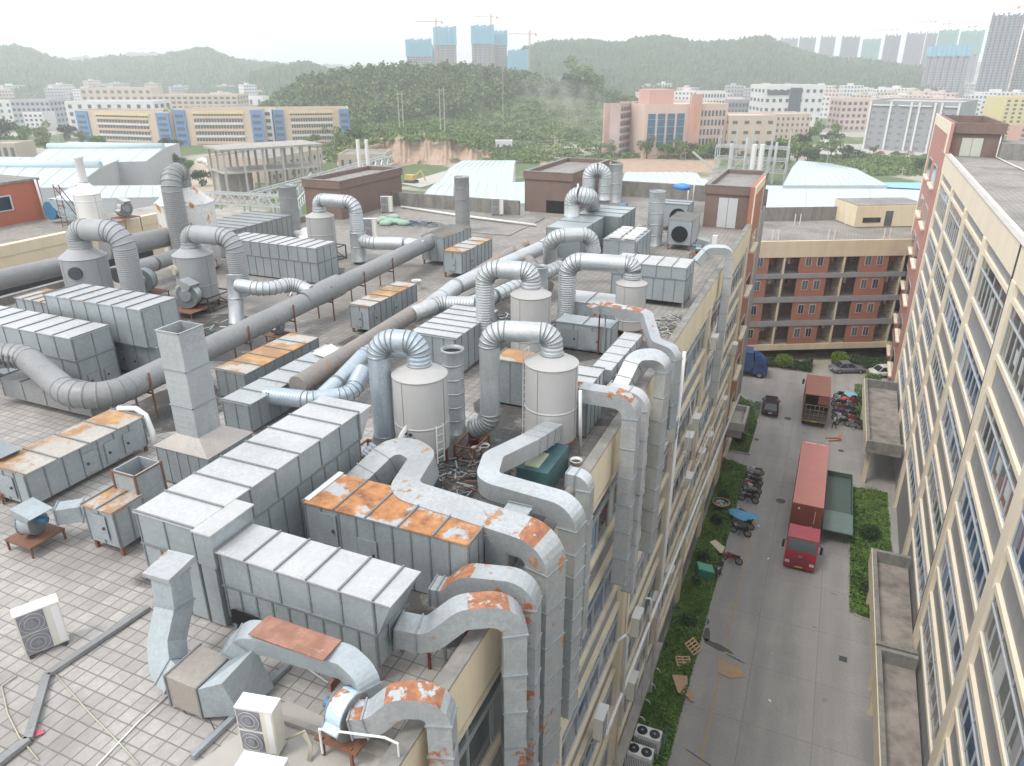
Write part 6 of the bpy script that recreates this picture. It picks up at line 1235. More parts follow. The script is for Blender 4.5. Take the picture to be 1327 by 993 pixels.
for k in range(14):
    x = 5.0+(k % 2)*1.25+r.uniform(-.2, .2); y = 91.6-(k//2)*1.38+r.uniform(-.2, .2); ci = [0, 3, 2, 1, 0, 4, 1, 0, 3, 0, 2, 1, 0, 4][k]; key = (ci, k % 2); rz = math.radians(r.uniform(60, 120)); lab = '%s motorcycle in the crowded right-hand cluster, %s' % (cn[ci], posn[k])
    if key in proto: copy_tree(proto[key], (x, y, 0), rz-proto[key]['_rz'], label=lab)
    else: proto[key] = moto('motorcycle', lab, x, y, rz, pc[ci], bool(k % 2)); proto[key]['_rz'] = rz
def cover(label, cx, cy, z, rx, ry, mt, seed=0, drop=.35):
    m = MB(); n = 18; vs = [(cx, cy, z+.06)]; 
    for q in (.5, .8, 1.0):
        for i in range(n):
            a = 2*math.pi*i/n; k = 1+.12*math.sin(3*a+seed)+.06*math.sin(7*a); vs.append((cx+rx*q*k*math.cos(a), cy+ry*q*k*math.sin(a), z+.05-drop*max(0, q-.55)*2*(.6+.4*math.sin(4*a+seed))))
    fs = [[0, 1+i, 1+(i+1) % n] for i in range(n)]+[[1+k*n+i, 1+(k+1)*n+i, 1+(k+1)*n+(i+1) % n, 1+k*n+(i+1) % n] for k in range(2) for i in range(n)]
    return tag(m.add(vs, fs, 0, True).build('cover_sheet', mt), label, 'cover')
cover('sky blue cover draped over parked motorcycles on the left', -2.75, 58.6, 1.15, 1.35, .75, pm('sky_blue_cover', (.10, .33, .55), .6, 0, .1), 1)
cover('pale blue cloth thrown over a motorcycle in the right-hand cluster', 5.9, 91.0, 1.1, .8, .7, pm('pale_blue_cloth', (.25, .45, .55), .7), 2)
cover('red cloth over a motorcycle seat in the right-hand cluster', 5.35, 89.6, 1.0, .5, .4, pm('red_cloth', (.5, .08, .06), .7), 3)
# ---- person: one continuous skinned body
def person(label, x, y, rz, shirt, trousers, skin, hair):
    t = thing('person', (x, y, 0), label, 'person'); me = bpy.data.meshes.new('body')
    J = dict(pelvis=((0, 0, .95), .13), waist=((0, 0, 1.08), .12), chest=((0, .01, 1.3), .15), neck=((0, .01, 1.47), .055), head=((0, .03, 1.60), .085), crown=((0, .03, 1.69), .075),
             lsh=((-.17, .0, 1.40), .06), lel=((-.23, -.1, 1.14), .045), lwr=((-.22, .02, .92), .032), lha=((-.22, .05, .84), .035), rsh=((.17, 0, 1.40), .06), rel=((.24, .08, 1.15), .045), rwr=((.22, .26, 1.0), .032), rha=((.21, .33, .96), .035),
             lhip=((-.09, 0, .88), .1), lkn=((-.1, .16, .5), .065), lan=((-.1, .1, .1), .045), lto=((-.1, .26, .04), .04), rhip=((.09, 0, .88), .1), rkn=((.1, -.04, .5), .065), ran=((.1, -.26, .14), .045), rto=((.1, -.14, .04), .04))
    ks = list(J); E_ = [('pelvis', 'waist'), ('waist', 'chest'), ('chest', 'neck'), ('neck', 'head'), ('head', 'crown'), ('chest', 'lsh'), ('lsh', 'lel'), ('lel', 'lwr'), ('lwr', 'lha'), ('chest', 'rsh'), ('rsh', 'rel'), ('rel', 'rwr'), ('rwr', 'rha'), ('pelvis', 'lhip'), ('lhip', 'lkn'), ('lkn', 'lan'), ('lan', 'lto'), ('pelvis', 'rhip'), ('rhip', 'rkn'), ('rkn', 'ran'), ('ran', 'rto')]
    me.from_pydata([J[k][0] for k in ks], [(ks.index(a), ks.index(b_)) for a, b_ in E_], []); o = bpy.data.objects.new('body', me); COL.objects.link(o)
    md = o.modifiers.new('skin', 'SKIN'); md.use_smooth_shade = True
    for i, k in enumerate(ks): me.skin_vertices[0].data[i].radius = (J[k][1], J[k][1]*.85)
    me.skin_vertices[0].data[0].use_root = True; o.modifiers.new('sub', 'SUBSURF').levels = 1; o.modifiers['sub'].render_levels = 2
    mm, tt, bb = nt('person_clothes'); tc = tt.nodes.new('ShaderNodeTexCoord'); sp_ = tt.nodes.new('ShaderNodeSeparateXYZ'); tt.links.new(tc.outputs['Object'], sp_.inputs[0])
    rr = ramp(tt, sp_.outputs[2], [(0, (.02, .02, .02)), (.07, trousers), (.97, shirt)]); rr.color_ramp.interpolation = 'CONSTANT'
    mx = tt.nodes.new('ShaderNodeMath'); mx.operation = 'MULTIPLY'; mx.inputs[1].default_value = 1.0; tt.links.new(sp_.outputs[2], mx.inputs[0])
    gt = tt.nodes.new('ShaderNodeMath'); gt.operation = 'GREATER_THAN'; gt.inputs[1].default_value = 1.46; tt.links.new(sp_.outputs[2], gt.inputs[0]); tt.links.new(mix(tt, gt.outputs[0], rr.outputs[0], skin), bb.inputs['Base Color']); me.materials.append(mm)
    o.parent = t; o['_o'] = (x, y, 0); t.rotation_euler = (0, 0, rz)
    h = MB(); h.lathe(0, .02, [(.095, 1.60), (.105, 1.68), (.09, 1.74), (.04, 1.775), (.005, 1.78)], 14); hb_ = h.build('hair', pm('dark_hair', hair, .6), None, origin=(0, 0, 0)); hb_.parent = t
    return t
person('person in white shirt and dark trousers walking beside the parked motorcycles', 4.35, 82.2, math.radians(60), (.62, .62, .62), (.03, .03, .035), (.35, .22, .16), (.02, .018, .015))
# ---- small things in the street
t = thing('pallet_truck', (4.6, 79.7, 0), 'orange hand pallet truck left on the street below the motorcycles', 'pallet truck'); og = pm('orange_paint', (.50, .16, .07), .5, 0, .15)
MB().hexa([(3.55, 79.3, .06), (3.55, 79.15, .06), (4.9, 79.75, .06), (4.9, 79.9, .06)], [(3.55, 79.3, .13), (3.55, 79.15, .13), (4.9, 79.75, .13), (4.9, 79.9, .13)]).build('fork', og, t)
MB().hexa([(3.9, 78.75, .06), (3.9, 78.6, .06), (5.1, 79.25, .06), (5.1, 79.4, .06)], [(3.9, 78.75, .13), (3.9, 78.6, .13), (5.1, 79.25, .13), (5.1, 79.4, .13)]).build('fork', og, t)
MB().box(4.9, 79.2, .05, 5.15, 80.0, .35).bar((5.05, 79.7, .3), (5.25, 80.3, 1.1), .05).build('handle', og, t)
def manhole(label, x, y, r=.33, sq=False):
    m = MB(); (m.box(x-r, y-r, .005, x+r, y+r, .016) if sq else m.cyl((x, y, .005), (x, y, .016), r, n=24)); tag(m.build('manhole_cover', M['dark_steel']), label, 'manhole cover', 'covers set in the street')
manhole('round manhole cover left of the container lorry', .1, 64.0, .42); manhole('round manhole cover between the black SUV and the red box lorry', -.6, 82.9, .4); manhole('square drain cover on the right of the near street', 5.75, 44.6, .26, True); manhole('small drain cover by the kerb below the little balcony', -3.4, 76.0, .25, True); manhole('small drain cover right of the pallet truck', 5.2, 76.9, .3)
def flat(label, pts, z, mt, cat='cardboard sheet', name='cardboard_sheet', th=.02):
    tag(MB().hexa([(x, y, z+d) for x, y, d in pts], [(x, y, z+d+th) for x, y, d in pts]).build(name, mt), label, cat)
cbm = M['cardboard']
flat('large flattened cardboard box across the yellow line', [(-2.2, 41.15, 0), (-2.0, 39.9, 0), (-1.2, 39.7, .03), (-.25, 40.2, 0), (-.75, 41.1, .02), (-1.5, 41.0, .04)], .015, cbm)
flat('cardboard sheet tilted on the green bed near the bottom', [(-4.75, 37.9, .25), (-3.8, 38.3, .15), (-3.4, 36.7, .0), (-4.1, 36.7, .1)], .35, cbm); flat('small torn piece of cardboard at the bed edge', [(-3.75, 37.4, 0), (-3.2, 37.6, .05), (-3.0, 36.7, 0), (-3.3, 36.7, 0)], .1, cbm)
flat('cream board lying on the green bed', [(-4.9, 53.9, .2), (-4.5, 54.4, .2), (-3.6, 53.9, 0), (-3.7, 52.8, 0)], .4, pm('cream_board', (.62, .55, .40), .8), 'board', 'board')
def pallet(label, x, y, rz, tilt=.2):
    R_ = Matrix.Translation((x, y, .45)) @ Matrix.Rotation(rz, 4, 'Z') @ Matrix.Rotation(tilt, 4, 'X'); m = MB(R_)
    for k in range(5): m.box(-.5, -.5+k*.22, .08, .5, -.4+k*.22, .10)
    for a in (-.5, -.05, .4): m.box(a, -.5, 0, a+.1, .5, .079)
    tag(m.build('wooden_pallet', M['wood']), label, 'pallet')
pallet('pale wooden pallet lying on the green bed', -4.25, 39.4, .4); pallet('broken wooden pallet behind the pale one', -3.95, 41.2, 1.1, .5)
t = thing('round_tub', (-4.9, 60.0, 0), 'round green tub filled with rubbish on the left bed', 'tub'); MB().lathe(-4.9, 60, [(.55, .1), (.7, .95), (.75, .97), (.7, 1.0), (.66, .8)], 26).build('shell', pm('green_tub', (.03, .12, .09), .5), t); MB().lathe(-4.9, 60, [(.76, .93), (.78, 1.0), (.68, 1.02)], 26).build('rim', pm('pink_rim', (.5, .25, .22), .5), t)
heap('rubbish', 'pale rubbish piled inside the round green tub', 'rubbish', -4.9, 60, .5, .5, 50, [M['white_plastic'], M['cardboard'], wsm], (.1, .3), z=.85, seed=12, pile=.15)
t = thing('green_bin', (-4.75, 49.6, 0), 'green wheeled bin lying on the left bed', 'bin'); MB(Matrix.Translation((-4.75, 49.6, .3)) @ Matrix.Rotation(.35, 4, 'Z') @ Matrix.Rotation(.25, 4, 'Y')).hexa([(-.55, -.4, 0), (.55, -.4, 0), (.55, .4, 0), (-.55, .4, 0)], [(-.65, -.48, .75), (.65, -.48, .75), (.65, .48, .75), (-.65, .48, .75)]).build('body', pm('bin_green', (.05, .25, .17), .45, 0, .1), t)
MB(Matrix.Translation((-4.75, 49.6, .3)) @ Matrix.Rotation(.35, 4, 'Z') @ Matrix.Rotation(.25, 4, 'Y')).hexa([(-.68, -.5, .751), (.68, -.5, .751), (.68, .5, .751), (-.68, .5, .751)], [(-.62, -.45, .83), (.62, -.45, .83), (.62, .45, .83), (-.62, .45, .83)]).build('lid', pm('bin_lid_green', (.08, .32, .22), .45, 0, .1), t)
for k, (x, y) in enumerate(((-4.95, 31.9), (-5.1, 30.5))):
    t = thing('chiller_unit', (x, y, 0), 'white twin-fan chiller in the bed at the bottom, %s' % ('the farther one' if k == 0 else 'cut by the picture edge'), 'chiller', 'twin-fan chillers at the wall foot')
    MB().box(x-.75, y-.4, .15, x+.75, y+.4, 1.6).build('casing', M['white_plastic'], t); m = MB()
    for i in range(14): m.box(x-.68+i*.1, y-.415, .3, x-.64+i*.1, y-.401, 1.35)
    m.build('louvre', M['grille'], t)
    for s in (-.37, .37):
        o = MB().cyl((x+s, y, 1.601), (x+s, y, 1.63), .31, n=24).build('fan', M['dark_glass'], t); MB().cyl((x+s, y, 1.631), (x+s, y, 1.66), .08, n=12).build('hub', M['grille'], o)
tag(MB().bar((-3.95, 31.2, 0), (-3.95, 31.2, 2.6), .08).bar((-3.95, 32.4, 0), (-3.95, 32.4, 2.4), .05).bar((-3.95, 31.2, 1.5), (-3.95, 32.4, 1.5), .04).build('green_post', M['green_paint']), 'green steel post beside the chillers at the bottom', 'post')
for k, (x, y) in enumerate(((-1.35, 58.9), (-.1, 54.3), (1.45, 38.8))): tag(MB().hexa(blob(x, y, .12, .08, k, z=.01, n=8, seed=k), blob(x, y, .12, .08, k, z=.05, n=8, seed=k)).build('litter', M['white_plastic']), 'scrap of white litter on the street, %s' % ['beside the blue cover', 'left of the lorry cab', 'near the bottom edge'][k], 'litter')
# ================================================================== BACKGROUND
def azdir(px):
    v = ray(px, 88.5); d = Vector((v.x, v.y, 0)); return d.normalized()
def pz(px, py, d):                           # height of the photo row py at distance d
    v = ray(px, py); return CH+v.z*d/math.hypot(v.x, v.y)
def vnoise(X, Y, sc, seed, octs=4):
    out = np.zeros_like(X); amp = 1; tot = 0
    r = np.random.default_rng(seed)
    for o in range(octs):
        ph = r.uniform(0, 6.28, 8); k = r.normal(size=(4, 2))*(2**o)/sc
        out += amp*(np.sin(X*k[0, 0]+Y*k[0, 1]+ph[0])*np.cos(X*k[1, 0]+Y*k[1, 1]+ph[1])+np.sin(X*k[2, 0]+Y*k[2, 1]+ph[2])*.6*np.cos(X*k[3, 0]+Y*k[3, 1]+ph[3])); tot += amp; amp *= .55
    return out/tot
def hill(name, tab, d0, sf, sb, m, base=0, bumpy=0, res=(160, 40), seed=0, cut=2.4, treeh=0):
    pxs = np.array([p for p, _ in tab], float); hs = np.array([pz(p, y, d0)-treeh for p, y in tab])
    nx, ny = res; PX = np.linspace(pxs[0], pxs[-1], nx); T = np.linspace(-1, 1, ny)
    dist = d0+np.where(T < 0, T*sf*cut, T*sb*cut)
    V = np.zeros((nx, ny, 3))
    Hh = np.interp(PX, pxs, hs)
    for i, p in enumerate(PX):
        dv = azdir(p); V[i, :, 0] = dv.x*dist; V[i, :, 1] = dv.y*dist
        g = np.exp(-np.where(T < 0, ((dist-d0)/sf)**2, ((dist-d0)/sb)**2)); V[i, :, 2] = Hh[i]*g
    nz_ = vnoise(V[:, :, 0], V[:, :, 1], 60, seed)*bumpy*1.4+rng.normal(size=(nx, ny))*bumpy*.5
    edge = np.minimum(1, np.minimum(np.arange(nx), np.arange(nx)[::-1])/(nx*.06))[:, None]
    V[:, :, 2] = (V[:, :, 2]+nz_*np.clip(V[:, :, 2]/15, 0, 1))*edge-1.5
    fs = []
    idx = np.arange(nx*ny).reshape(nx, ny)
    F = np.stack([idx[:-1, :-1], idx[1:, :-1], idx[1:, 1:], idx[:-1, 1:]], -1).reshape(-1, 4)
    me = bpy.data.meshes.new(name); me.from_pydata([tuple(v) for v in V.reshape(-1, 3)], [], F.tolist()); me.materials.append(m)
    me.polygons.foreach_set('use_smooth', [bumpy > 0 and bumpy < 2]*len(F)); me.update(); o = bpy.data.objects.new(name, me); COL.objects.link(o); struct(o)
    return V
def hill_mat(name, c1, c2, sc=.03):
    m, t, b = nt(name); g = t.nodes.new('ShaderNodeNewGeometry'); n = t.nodes.new('ShaderNodeTexNoise'); n.inputs['Scale'].default_value = sc; n.inputs['Detail'].default_value = 8; n.inputs['Roughness'].default_value = .7
    t.links.new(g.outputs['Position'], n.inputs['Vector']); r = ramp(t, n.outputs[0], [(.35, c1), (.65, c2)]); t.links.new(r.outputs[0], b.inputs['Base Color']); b.inputs['Roughness'].default_value = .95; b.inputs['Specular IOR Level'].default_value = .1
    return m
hm = hill_mat('wooded_hill', (.03, .065, .03), (.065, .10, .045), .02); hm2 = hill_mat('grassy_slope', (.07, .12, .04), (.13, .18, .07), .03)
hill('far_hills', [(-200, 74), (0, 70), (60, 76), (150, 72), (230, 66), (300, 78), (380, 82), (420, 84), (520, 86), (700, 80), (900, 84), (1100, 84), (1400, 80)], 3600, 700, 700, hm, bumpy=7, res=(260, 24), seed=3)
hill('left_hills', [(-260, 80), (-120, 70), (0, 63), (25, 59), (50, 66), (75, 76), (110, 80), (150, 74), (200, 73), (235, 68), (262, 63), (275, 62), (300, 73), (330, 80), (370, 84), (420, 90), (470, 96)], 1900, 420, 420, hm, bumpy=5, res=(300, 170), seed=4)
hill('left_hills', [(300, 100), (350, 88), (380, 80), (400, 79), (430, 88), (480, 90), (560, 88), (600, 86), (660, 92)], 1300, 200, 220, hm, bumpy=4, res=(160, 50), seed=14)
hill('right_hills', [(600, 92), (650, 78), (680, 62), (700, 55), (740, 53), (800, 56), (840, 48), (870, 49), (900, 54), (950, 51), (975, 46), (990, 46), (1010, 56), (1050, 70), (1090, 80), (1140, 84), (1200, 90), (1260, 96)], 1500, 330, 380, hm, bumpy=5, res=(360, 190), seed=5)
ftab = [(330, 140), (360, 118), (390, 100), (430, 91), (470, 85), (520, 83), (560, 82), (600, 83), (640, 86), (680, 93), (700, 98), (740, 104), (780, 112), (820, 122), (860, 150)]
FV = hill('forest_hill', ftab, 640, 110, 140, hm2, bumpy=1.2, res=(160, 60), seed=6, treeh=13)
# scrub slope with the red cutting in front of the wood
def ground_at(x, y):
    d = math.hypot(x, y); v = Vector((x, y, 0)); px = None
    a = math.atan2(x, y); lo, hi = 0., 1327.
    for _ in range(22):
        mid = (lo+hi)/2; q = azdir(mid)
        if math.atan2(q.x, q.y) < a: lo = mid
        else: hi = mid
    px = lo; H_ = np.interp(px, [p for p, _ in ftab], [pz(p, yy, 640)-13 for p, yy in ftab]); s_ = 110 if d < 640 else 140
    return px, max(0, H_*math.exp(-((d-640)/s_)**2)-1.5) if 330 < px < 860 else 0
# woodland crowns: scattered leaf clumps, each crown a cloud of small faces
def crowns(name, pts, m, nl, size, label, cat, seed=0, kind='stuff'):
    r = np.random.default_rng(seed); P = []; 
    for (x, y, z, rx, h) in pts:
        n = nl; u = r.normal(size=(n, 3)); u /= np.linalg.norm(u, axis=1)[:, None]; u[:, 2] = np.abs(u[:, 2])*1.0-.25
        k = r.uniform(.6, 1.0, n)[:, None]; P.append(u*k*np.array([rx, rx, h*.55])+np.array([x, y, z+h*.45]))
    P = np.concatenate(P)
    return leaf_mass(name, m, lambda q, n: P, len(P), size, label, cat, kind, seed=seed, up=1.1, thin=.7)
tp = []; tr = random.Random(21); scrub = []
for i in range(2600):
    px = tr.uniform(335, 850); d = tr.uniform(430, 720); dv = azdir(px); x, y = dv.x*d, dv.y*d; _, g = ground_at(x, y)
    lim = np.interp(px, [335, 420, 560, 640, 700, 860], [455, 470, 505, 540, 610, 640])
    if d > lim: tp.append((x, y, g, tr.uniform(4, 8.5), tr.uniform(7, 18)))
    elif d > 430 and tr.random() < .9: scrub.append((x, y, g, tr.uniform(3, 6), tr.uniform(2, 4.5)))
for i in range(260):
    px = tr.uniform(355, 700); d = 640+tr.uniform(-35, 25); dv = azdir(px); x, y = dv.x*d, dv.y*d; _, g = ground_at(x, y); tp.insert(i*3, (x, y, g, tr.uniform(2.5, 6), tr.uniform(12, 21)))
crowns('woodland', tp[:1700], M['leaf_wood'], 85, .95, 'dense dark woodland covering the hill in the middle distance', 'woodland', 1)
crowns('scrub', scrub[:1100], M['leaf_pale'], 55, .8, 'light green scrub on the slope below the woodland', 'scrub', 2)
# mound with the bare red cutting
rm = hill_mat('bare_red_earth', (.34, .24, .175), (.46, .34, .26), .25)
def mound():
    nx, ny = 70, 26; V = []
    for i in range(nx):
        px = 425+ (640-425)*i/(nx-1); dv = azdir(px); e = math.sin(math.pi*i/(nx-1))**.45
        for j in range(ny):
            t_ = j/(ny-1); d = 322+130*t_; z = (9.5*e)*(min(1, t_*7)**1.2)*(1-.15*t_)*(1 if t_ < .8 else (1-t_)*5)
            z += (tr.uniform(-.7, .7)+1.1*math.sin(px*.21+3*t_)+.6*math.sin(px*.9))*min(1, z/3); V.append((dv.x*(d+3*math.sin(px*.12)), dv.y*(d+3*math.sin(px*.12)), z-.2))
    F = [[i*ny+j, (i+1)*ny+j, (i+1)*ny+j+1, i*ny+j+1] for i in range(nx-1) for j in range(ny-1)]
    m = MB(); m.v = V; m.f = F; m.m = [0 if (k % (ny-1)) < 4 else 1 for k in range(len(F))]; m.s = [False]*len(F); struct(m.build('mound', [rm, hm2], origin=(0, 0, 0)))
mound()
mp_ = []
for i in range(620):
    px = tr.uniform(430, 640); d = tr.uniform(333, 450); dv = azdir(px); e = math.sin(math.pi*(px-425)/215)**.45 if 425 < px < 640 else 0; mp_.append((dv.x*d, dv.y*d, 8.2*e, tr.uniform(2, 3.5), tr.uniform(1.2, 3)))
crowns('scrub', mp_, M['leaf_pale'], 50, .6, 'bushes growing on top of the bare red cutting', 'scrub', 3)
lp = []
for i in range(650):
    px = tr.uniform(640, 1000) if i % 2 else tr.uniform(420, 700); yb = tr.uniform(186, 212) if px < 800 else tr.uniform(196, 206); p = W(px, yb, 0)
    lp.append((p.x, p.y, 0, tr.uniform(2, 4.5), tr.uniform(1, 3)))
crowns('scrub', lp, M['leaf_pale'], 40, .6, 'low green scrub on the waste ground behind the far sheds', 'scrub', 4)
gp_ = []
for i in range(420):
    px = tr.uniform(1055, 1210); yb = tr.uniform(203, 228); p = W(px, yb, 0); gp_.append((p.x, p.y, 0, tr.uniform(2, 3.5), tr.uniform(.8, 1.8)))
crowns('scrub', gp_, M['leaf_pale'], 50, .5, 'green overgrown plot behind the white shed on the right', 'scrub', 5)
struct(MB().add([tuple(W(x, y, .03)) for x, y in ((700, 224), (930, 224), (935, 203), (700, 208))], [[0, 1, 2, 3]]).build('bare_earth', rm, origin=(0, 0, 0)))
struct(MB().add([tuple(W(x, y, .05)) for x, y in ((545, 243), (640, 215), (700, 207), (690, 203), (600, 215), (520, 238))], [[0, 1, 2, 3, 4, 5]]).build('dirt_road', M['concrete_light'], origin=(0, 0, 0)))
struct(MB().add([tuple(W(x, y, .05)) for x, y in ((220, 262), (330, 262), (330, 205), (255, 205))], [[0, 1, 2, 3]]).build('dirt_yard', hill_mat('sandy_yard', (.40, .33, .25), (.5, .44, .36), .08), origin=(0, 0, 0)))
struct(MB().add([tuple(W(x, y, .06)) for x, y in ((1058, 212), (1082, 210), (1080, 165), (1066, 165))], [[0, 1, 2, 3]]).build('side_road', M['concrete_light'], origin=(0, 0, 0)))
struct(MB().add([tuple(W(x, y, .06)) for x, y in ((1085, 206), (1230, 212), (1230, 192), (1085, 186))], [[0, 1, 2, 3]]).build('paved_yard', M['concrete_light'], origin=(0, 0, 0)))
# ------------------------------------------------------------------ trees one can tell apart
def tree(label, x, y, h, rx, mt, seed, z=0, nl=900, size=.42):
    t = thing('tree', (x, y, z), label, 'tree', 'trees in the middle distance'); r = random.Random(seed); q = MB()
    q.tube([(x, y, z), (x+.1, y, z+h*.3), (x-.05, y+.1, z+h*.6)], [rx*.09, rx*.07, rx*.04], 7)
    for k in range(4):
        a = k*1.6+r.random(); q.tube([(x, y, z+h*(.25+.06*k)), (x+rx*.45*math.cos(a), y+rx*.45*math.sin(a), z+h*(.5+.06*k))], [rx*.04, rx*.015], 5)
    q.build('trunk', M['trunk'], t)
    g = np.random.default_rng(seed); C = g.normal(size=(9, 3))*np.array([rx*.45, rx*.45, h*.16])+np.array([0, 0, h*.64])
    def f(q_, n):
        c = C[g.integers(0, 9, n)]; u = g.normal(size=(n, 3)); u /= np.linalg.norm(u, axis=1)[:, None]; return c+u*g.uniform(.5, 1, n)[:, None]*np.array([rx*.5, rx*.5, h*.2])+np.array([x, y, z])
    c = leaf_mass('crown', mt, f, nl, size, kind=None, seed=seed, up=1.0); c.parent = t; c.location = Vector(c['_o'])-Vector((x, y, z)); return t
TR = []
tl = [(12, 190, 150), (35, 186, 160), (60, 188, 163), (85, 182, 160), (20, 200, 172), (62, 200, 176), (95, 174, 162), (130, 196, 172), (108, 190, 172), (222, 205, 176), (150, 180, 168), (232, 186, 150), (320, 188, 170), (405, 190, 172), (428, 186, 164), (372, 210, 194), (408, 214, 196), (445, 206, 172), (460, 200, 165), (476, 196, 166), (505, 204, 190), (222, 222, 196), (245, 224, 205),
      (838, 206, 182), (853, 204, 184), (866, 206, 183), (880, 207, 184), (893, 205, 182), (905, 207, 186), (918, 205, 184), (932, 206, 187), (946, 206, 184), (790, 206, 186), (1003, 212, 180), (1018, 208, 176), (1032, 214, 184), (1045, 216, 190), (1060, 206, 180), (1015, 222, 194), (1040, 196, 170), (1050, 184, 160), (1060, 176, 158), (1078, 190, 168), (1082, 176, 158), (1076, 204, 182), (1094, 208, 186), (1098, 200, 190), (1132, 200, 190), (1193, 222, 204), (1118, 206, 194), (750, 108, 84), (738, 112, 92), (762, 112, 92),
      (584, 252, 236), (598, 250, 238), (575, 248, 238), (566, 251, 240), (262, 242, 218)]
side = {0: 'dark', 1: 'mid green', 2: 'pale'}
protos = []
for k, (px, yb, yt) in enumerate(tl):
    if yb < 120: d = 640; p = azdir(px)*d; z0 = ground_at(p.x, p.y)[1]+2; h = max(6, pz(px, yt, d)-z0)
    else: p = W(px, yb, 0); d = p.xy.length; z0 = 0; h = pz(px, yt, d)
    dist = ('in the far left cluster' if px < 110 else 'before the blue and yellow halls' if px < 480 else 'on the woodland ridge' if yb < 120 else 'on the waste ground behind the factory' if px < 800 else 'in the row before the pink office block' if px < 950 else 'beside the side road' if px < 1110 else 'on the overgrown plot')
    lab = '%s %s tree %s, %d%% across' % (['small', 'tall', 'broad'][k % 3] if False else ('tall' if h > 10 else 'low'), side[k % 3], dist, round(px/13.27))
    if len(protos) < 3 and z0 == 0: t = tree(lab, p.x, p.y, 9, 4.2, [M['leaf_dark'], M['leaf'], M['leaf_pale']][len(protos)], 50+k, size=.5); protos.append(t); t.scale = (h/9*1.0,)*3
    else:
        t = copy_tree(protos[k % 3], (p.x, p.y, z0), k*1.3, (max(h/9, .5)*1.05, max(h/9, .5)*1.05, h/9), lab)
# ------------------------------------------------------------------ buildings
BM = {}
def bm(name, c): 
    if name not in BM: BM[name] = pm(name, c, .8, 0, .05, .2, [k*.7 for k in c], .35, .15)
    return BM[name]
wcom = pm('far_window', (.10, .12, .14), .35, 0, .3, .5)
def win_copies(xf, t, spots, w, h, m, th=.12, side=None, name='window'):
    """every window a part of its own, all sharing one mesh"""
    first = None
    for (a, z) in spots:
        if first is None:
            q = MB(xf)
            if side is None: q.box(a, .003, z, a+w, th, z+h)
            else: q.box(side[0]+.003*side[1], a, z, side[0]+th*side[1], a+w, z+h)
            first = q.build(name, m, t); f0 = (a, z)
        else:
            c = first.copy(); COL.objects.link(c); c.parent = t
            v = Vector((xf[0][0], xf[1][0], 0)) if side is None else Vector((xf[0][1], xf[1][1], 0))
            c.location = first.location+v*(a-f0[0])+Vector((0, 0, z-f0[1]))
def building(label, px0, px1, yb, yt, depth, mat_, floors, cols, name='building', cat='building', rot=0, ww=.55, wh=.5, roofm=None, strips=True, roof_parapet=.8, dist=None, side_cols=0, winm=None, first=0.0, y1b=None):
    """facade between two photo columns, standing on the ground row yb (or at distance dist)"""
    if dist: A = azdir(px0)*dist; B = azdir(px1)*dist
    else: A = W(px0, yb, 0); B = W(px1, y1b or yb, 0)
    A.z = B.z = 0
    if rot: B = A+Matrix.Rotation(math.radians(rot), 3, 'Z') @ (B-A)
    d = A.length; H_ = pz(px0, yt, d); L = (B-A).length; al = (B-A).normalized(); ou = Vector((al.y, -al.x, 0))
    xf = Matrix(((al.x, ou.x, 0, A.x), (al.y, ou.y, 0, A.y), (0, 0, 1, 0), (0, 0, 0, 1)))
    t = thing(name, tuple((A+B)/2), label, cat)
    MB(xf).box(0, -depth, 0, L, 0, H_).build('wall', mat_, t)
    m = MB(xf); w = .5; m.box(0, -w, H_+.003, L, 0, H_+roof_parapet); m.box(0, -depth, H_+.003, L, -depth+w, H_+roof_parapet); m.box(0, -depth+w, H_+.003, w, -w, H_+roof_parapet); m.box(L-w, -depth+w, H_+.003, L, -w, H_+roof_parapet); m.build('parapet', mat_, t)
    MB(xf).box(w, -depth+w, H_+.003, L-w, -w, H_+.05).build('roof', roofm or M['concrete_light'], t)
    fh = H_*(1-first)/max(1, floors)
    zs = [H_*first+fh*j+fh*(1-wh)*.5 for j in range(floors)]
    if cols: cw = L/cols; win_copies(xf, t, [(cw*(i+.5-ww/2), z) for z in zs for i in range(cols)], cw*ww, fh*wh, winm or wcom)
    elif floors: win_copies(xf, t, [(L*.03, z) for z in zs], L*.94, fh*wh, winm or wcom, name='window_band')
    if side_cols:
        for (xx, sgn) in ((0, -1), (L, 1)): win_copies(xf, t, [(-depth*(i+.75)/side_cols, z) for z in zs for i in range(side_cols)], depth/side_cols*.5, fh*wh, winm or wcom, side=(xx, sgn))
    return t, xf, L, H_
cW = bm('white_render', (.66, .66, .65)); cG = bm('light_grey_render', (.42, .43, .45)); cC = bm('beige_render', (.55, .46, .37)); cP = bm('pink_render', (.56, .34, .29)); cPk = bm('pale_pink_render', (.62, .48, .43)); cB = bm('blue_render', (.13, .26, .48)); cO = bm('peach_render', (.60, .47, .36)); cY = bm('yellow_render', (.66, .56, .30)); cGr = bm('grey_cladding', (.30, .31, .325)); cR = bm('faded_red_roof', (.45, .24, .19)); cT = bm('tan_render', (.47, .40, .33))
BLUEG = glass_mat('blue_curtain_glass', (.05, .13, .22))
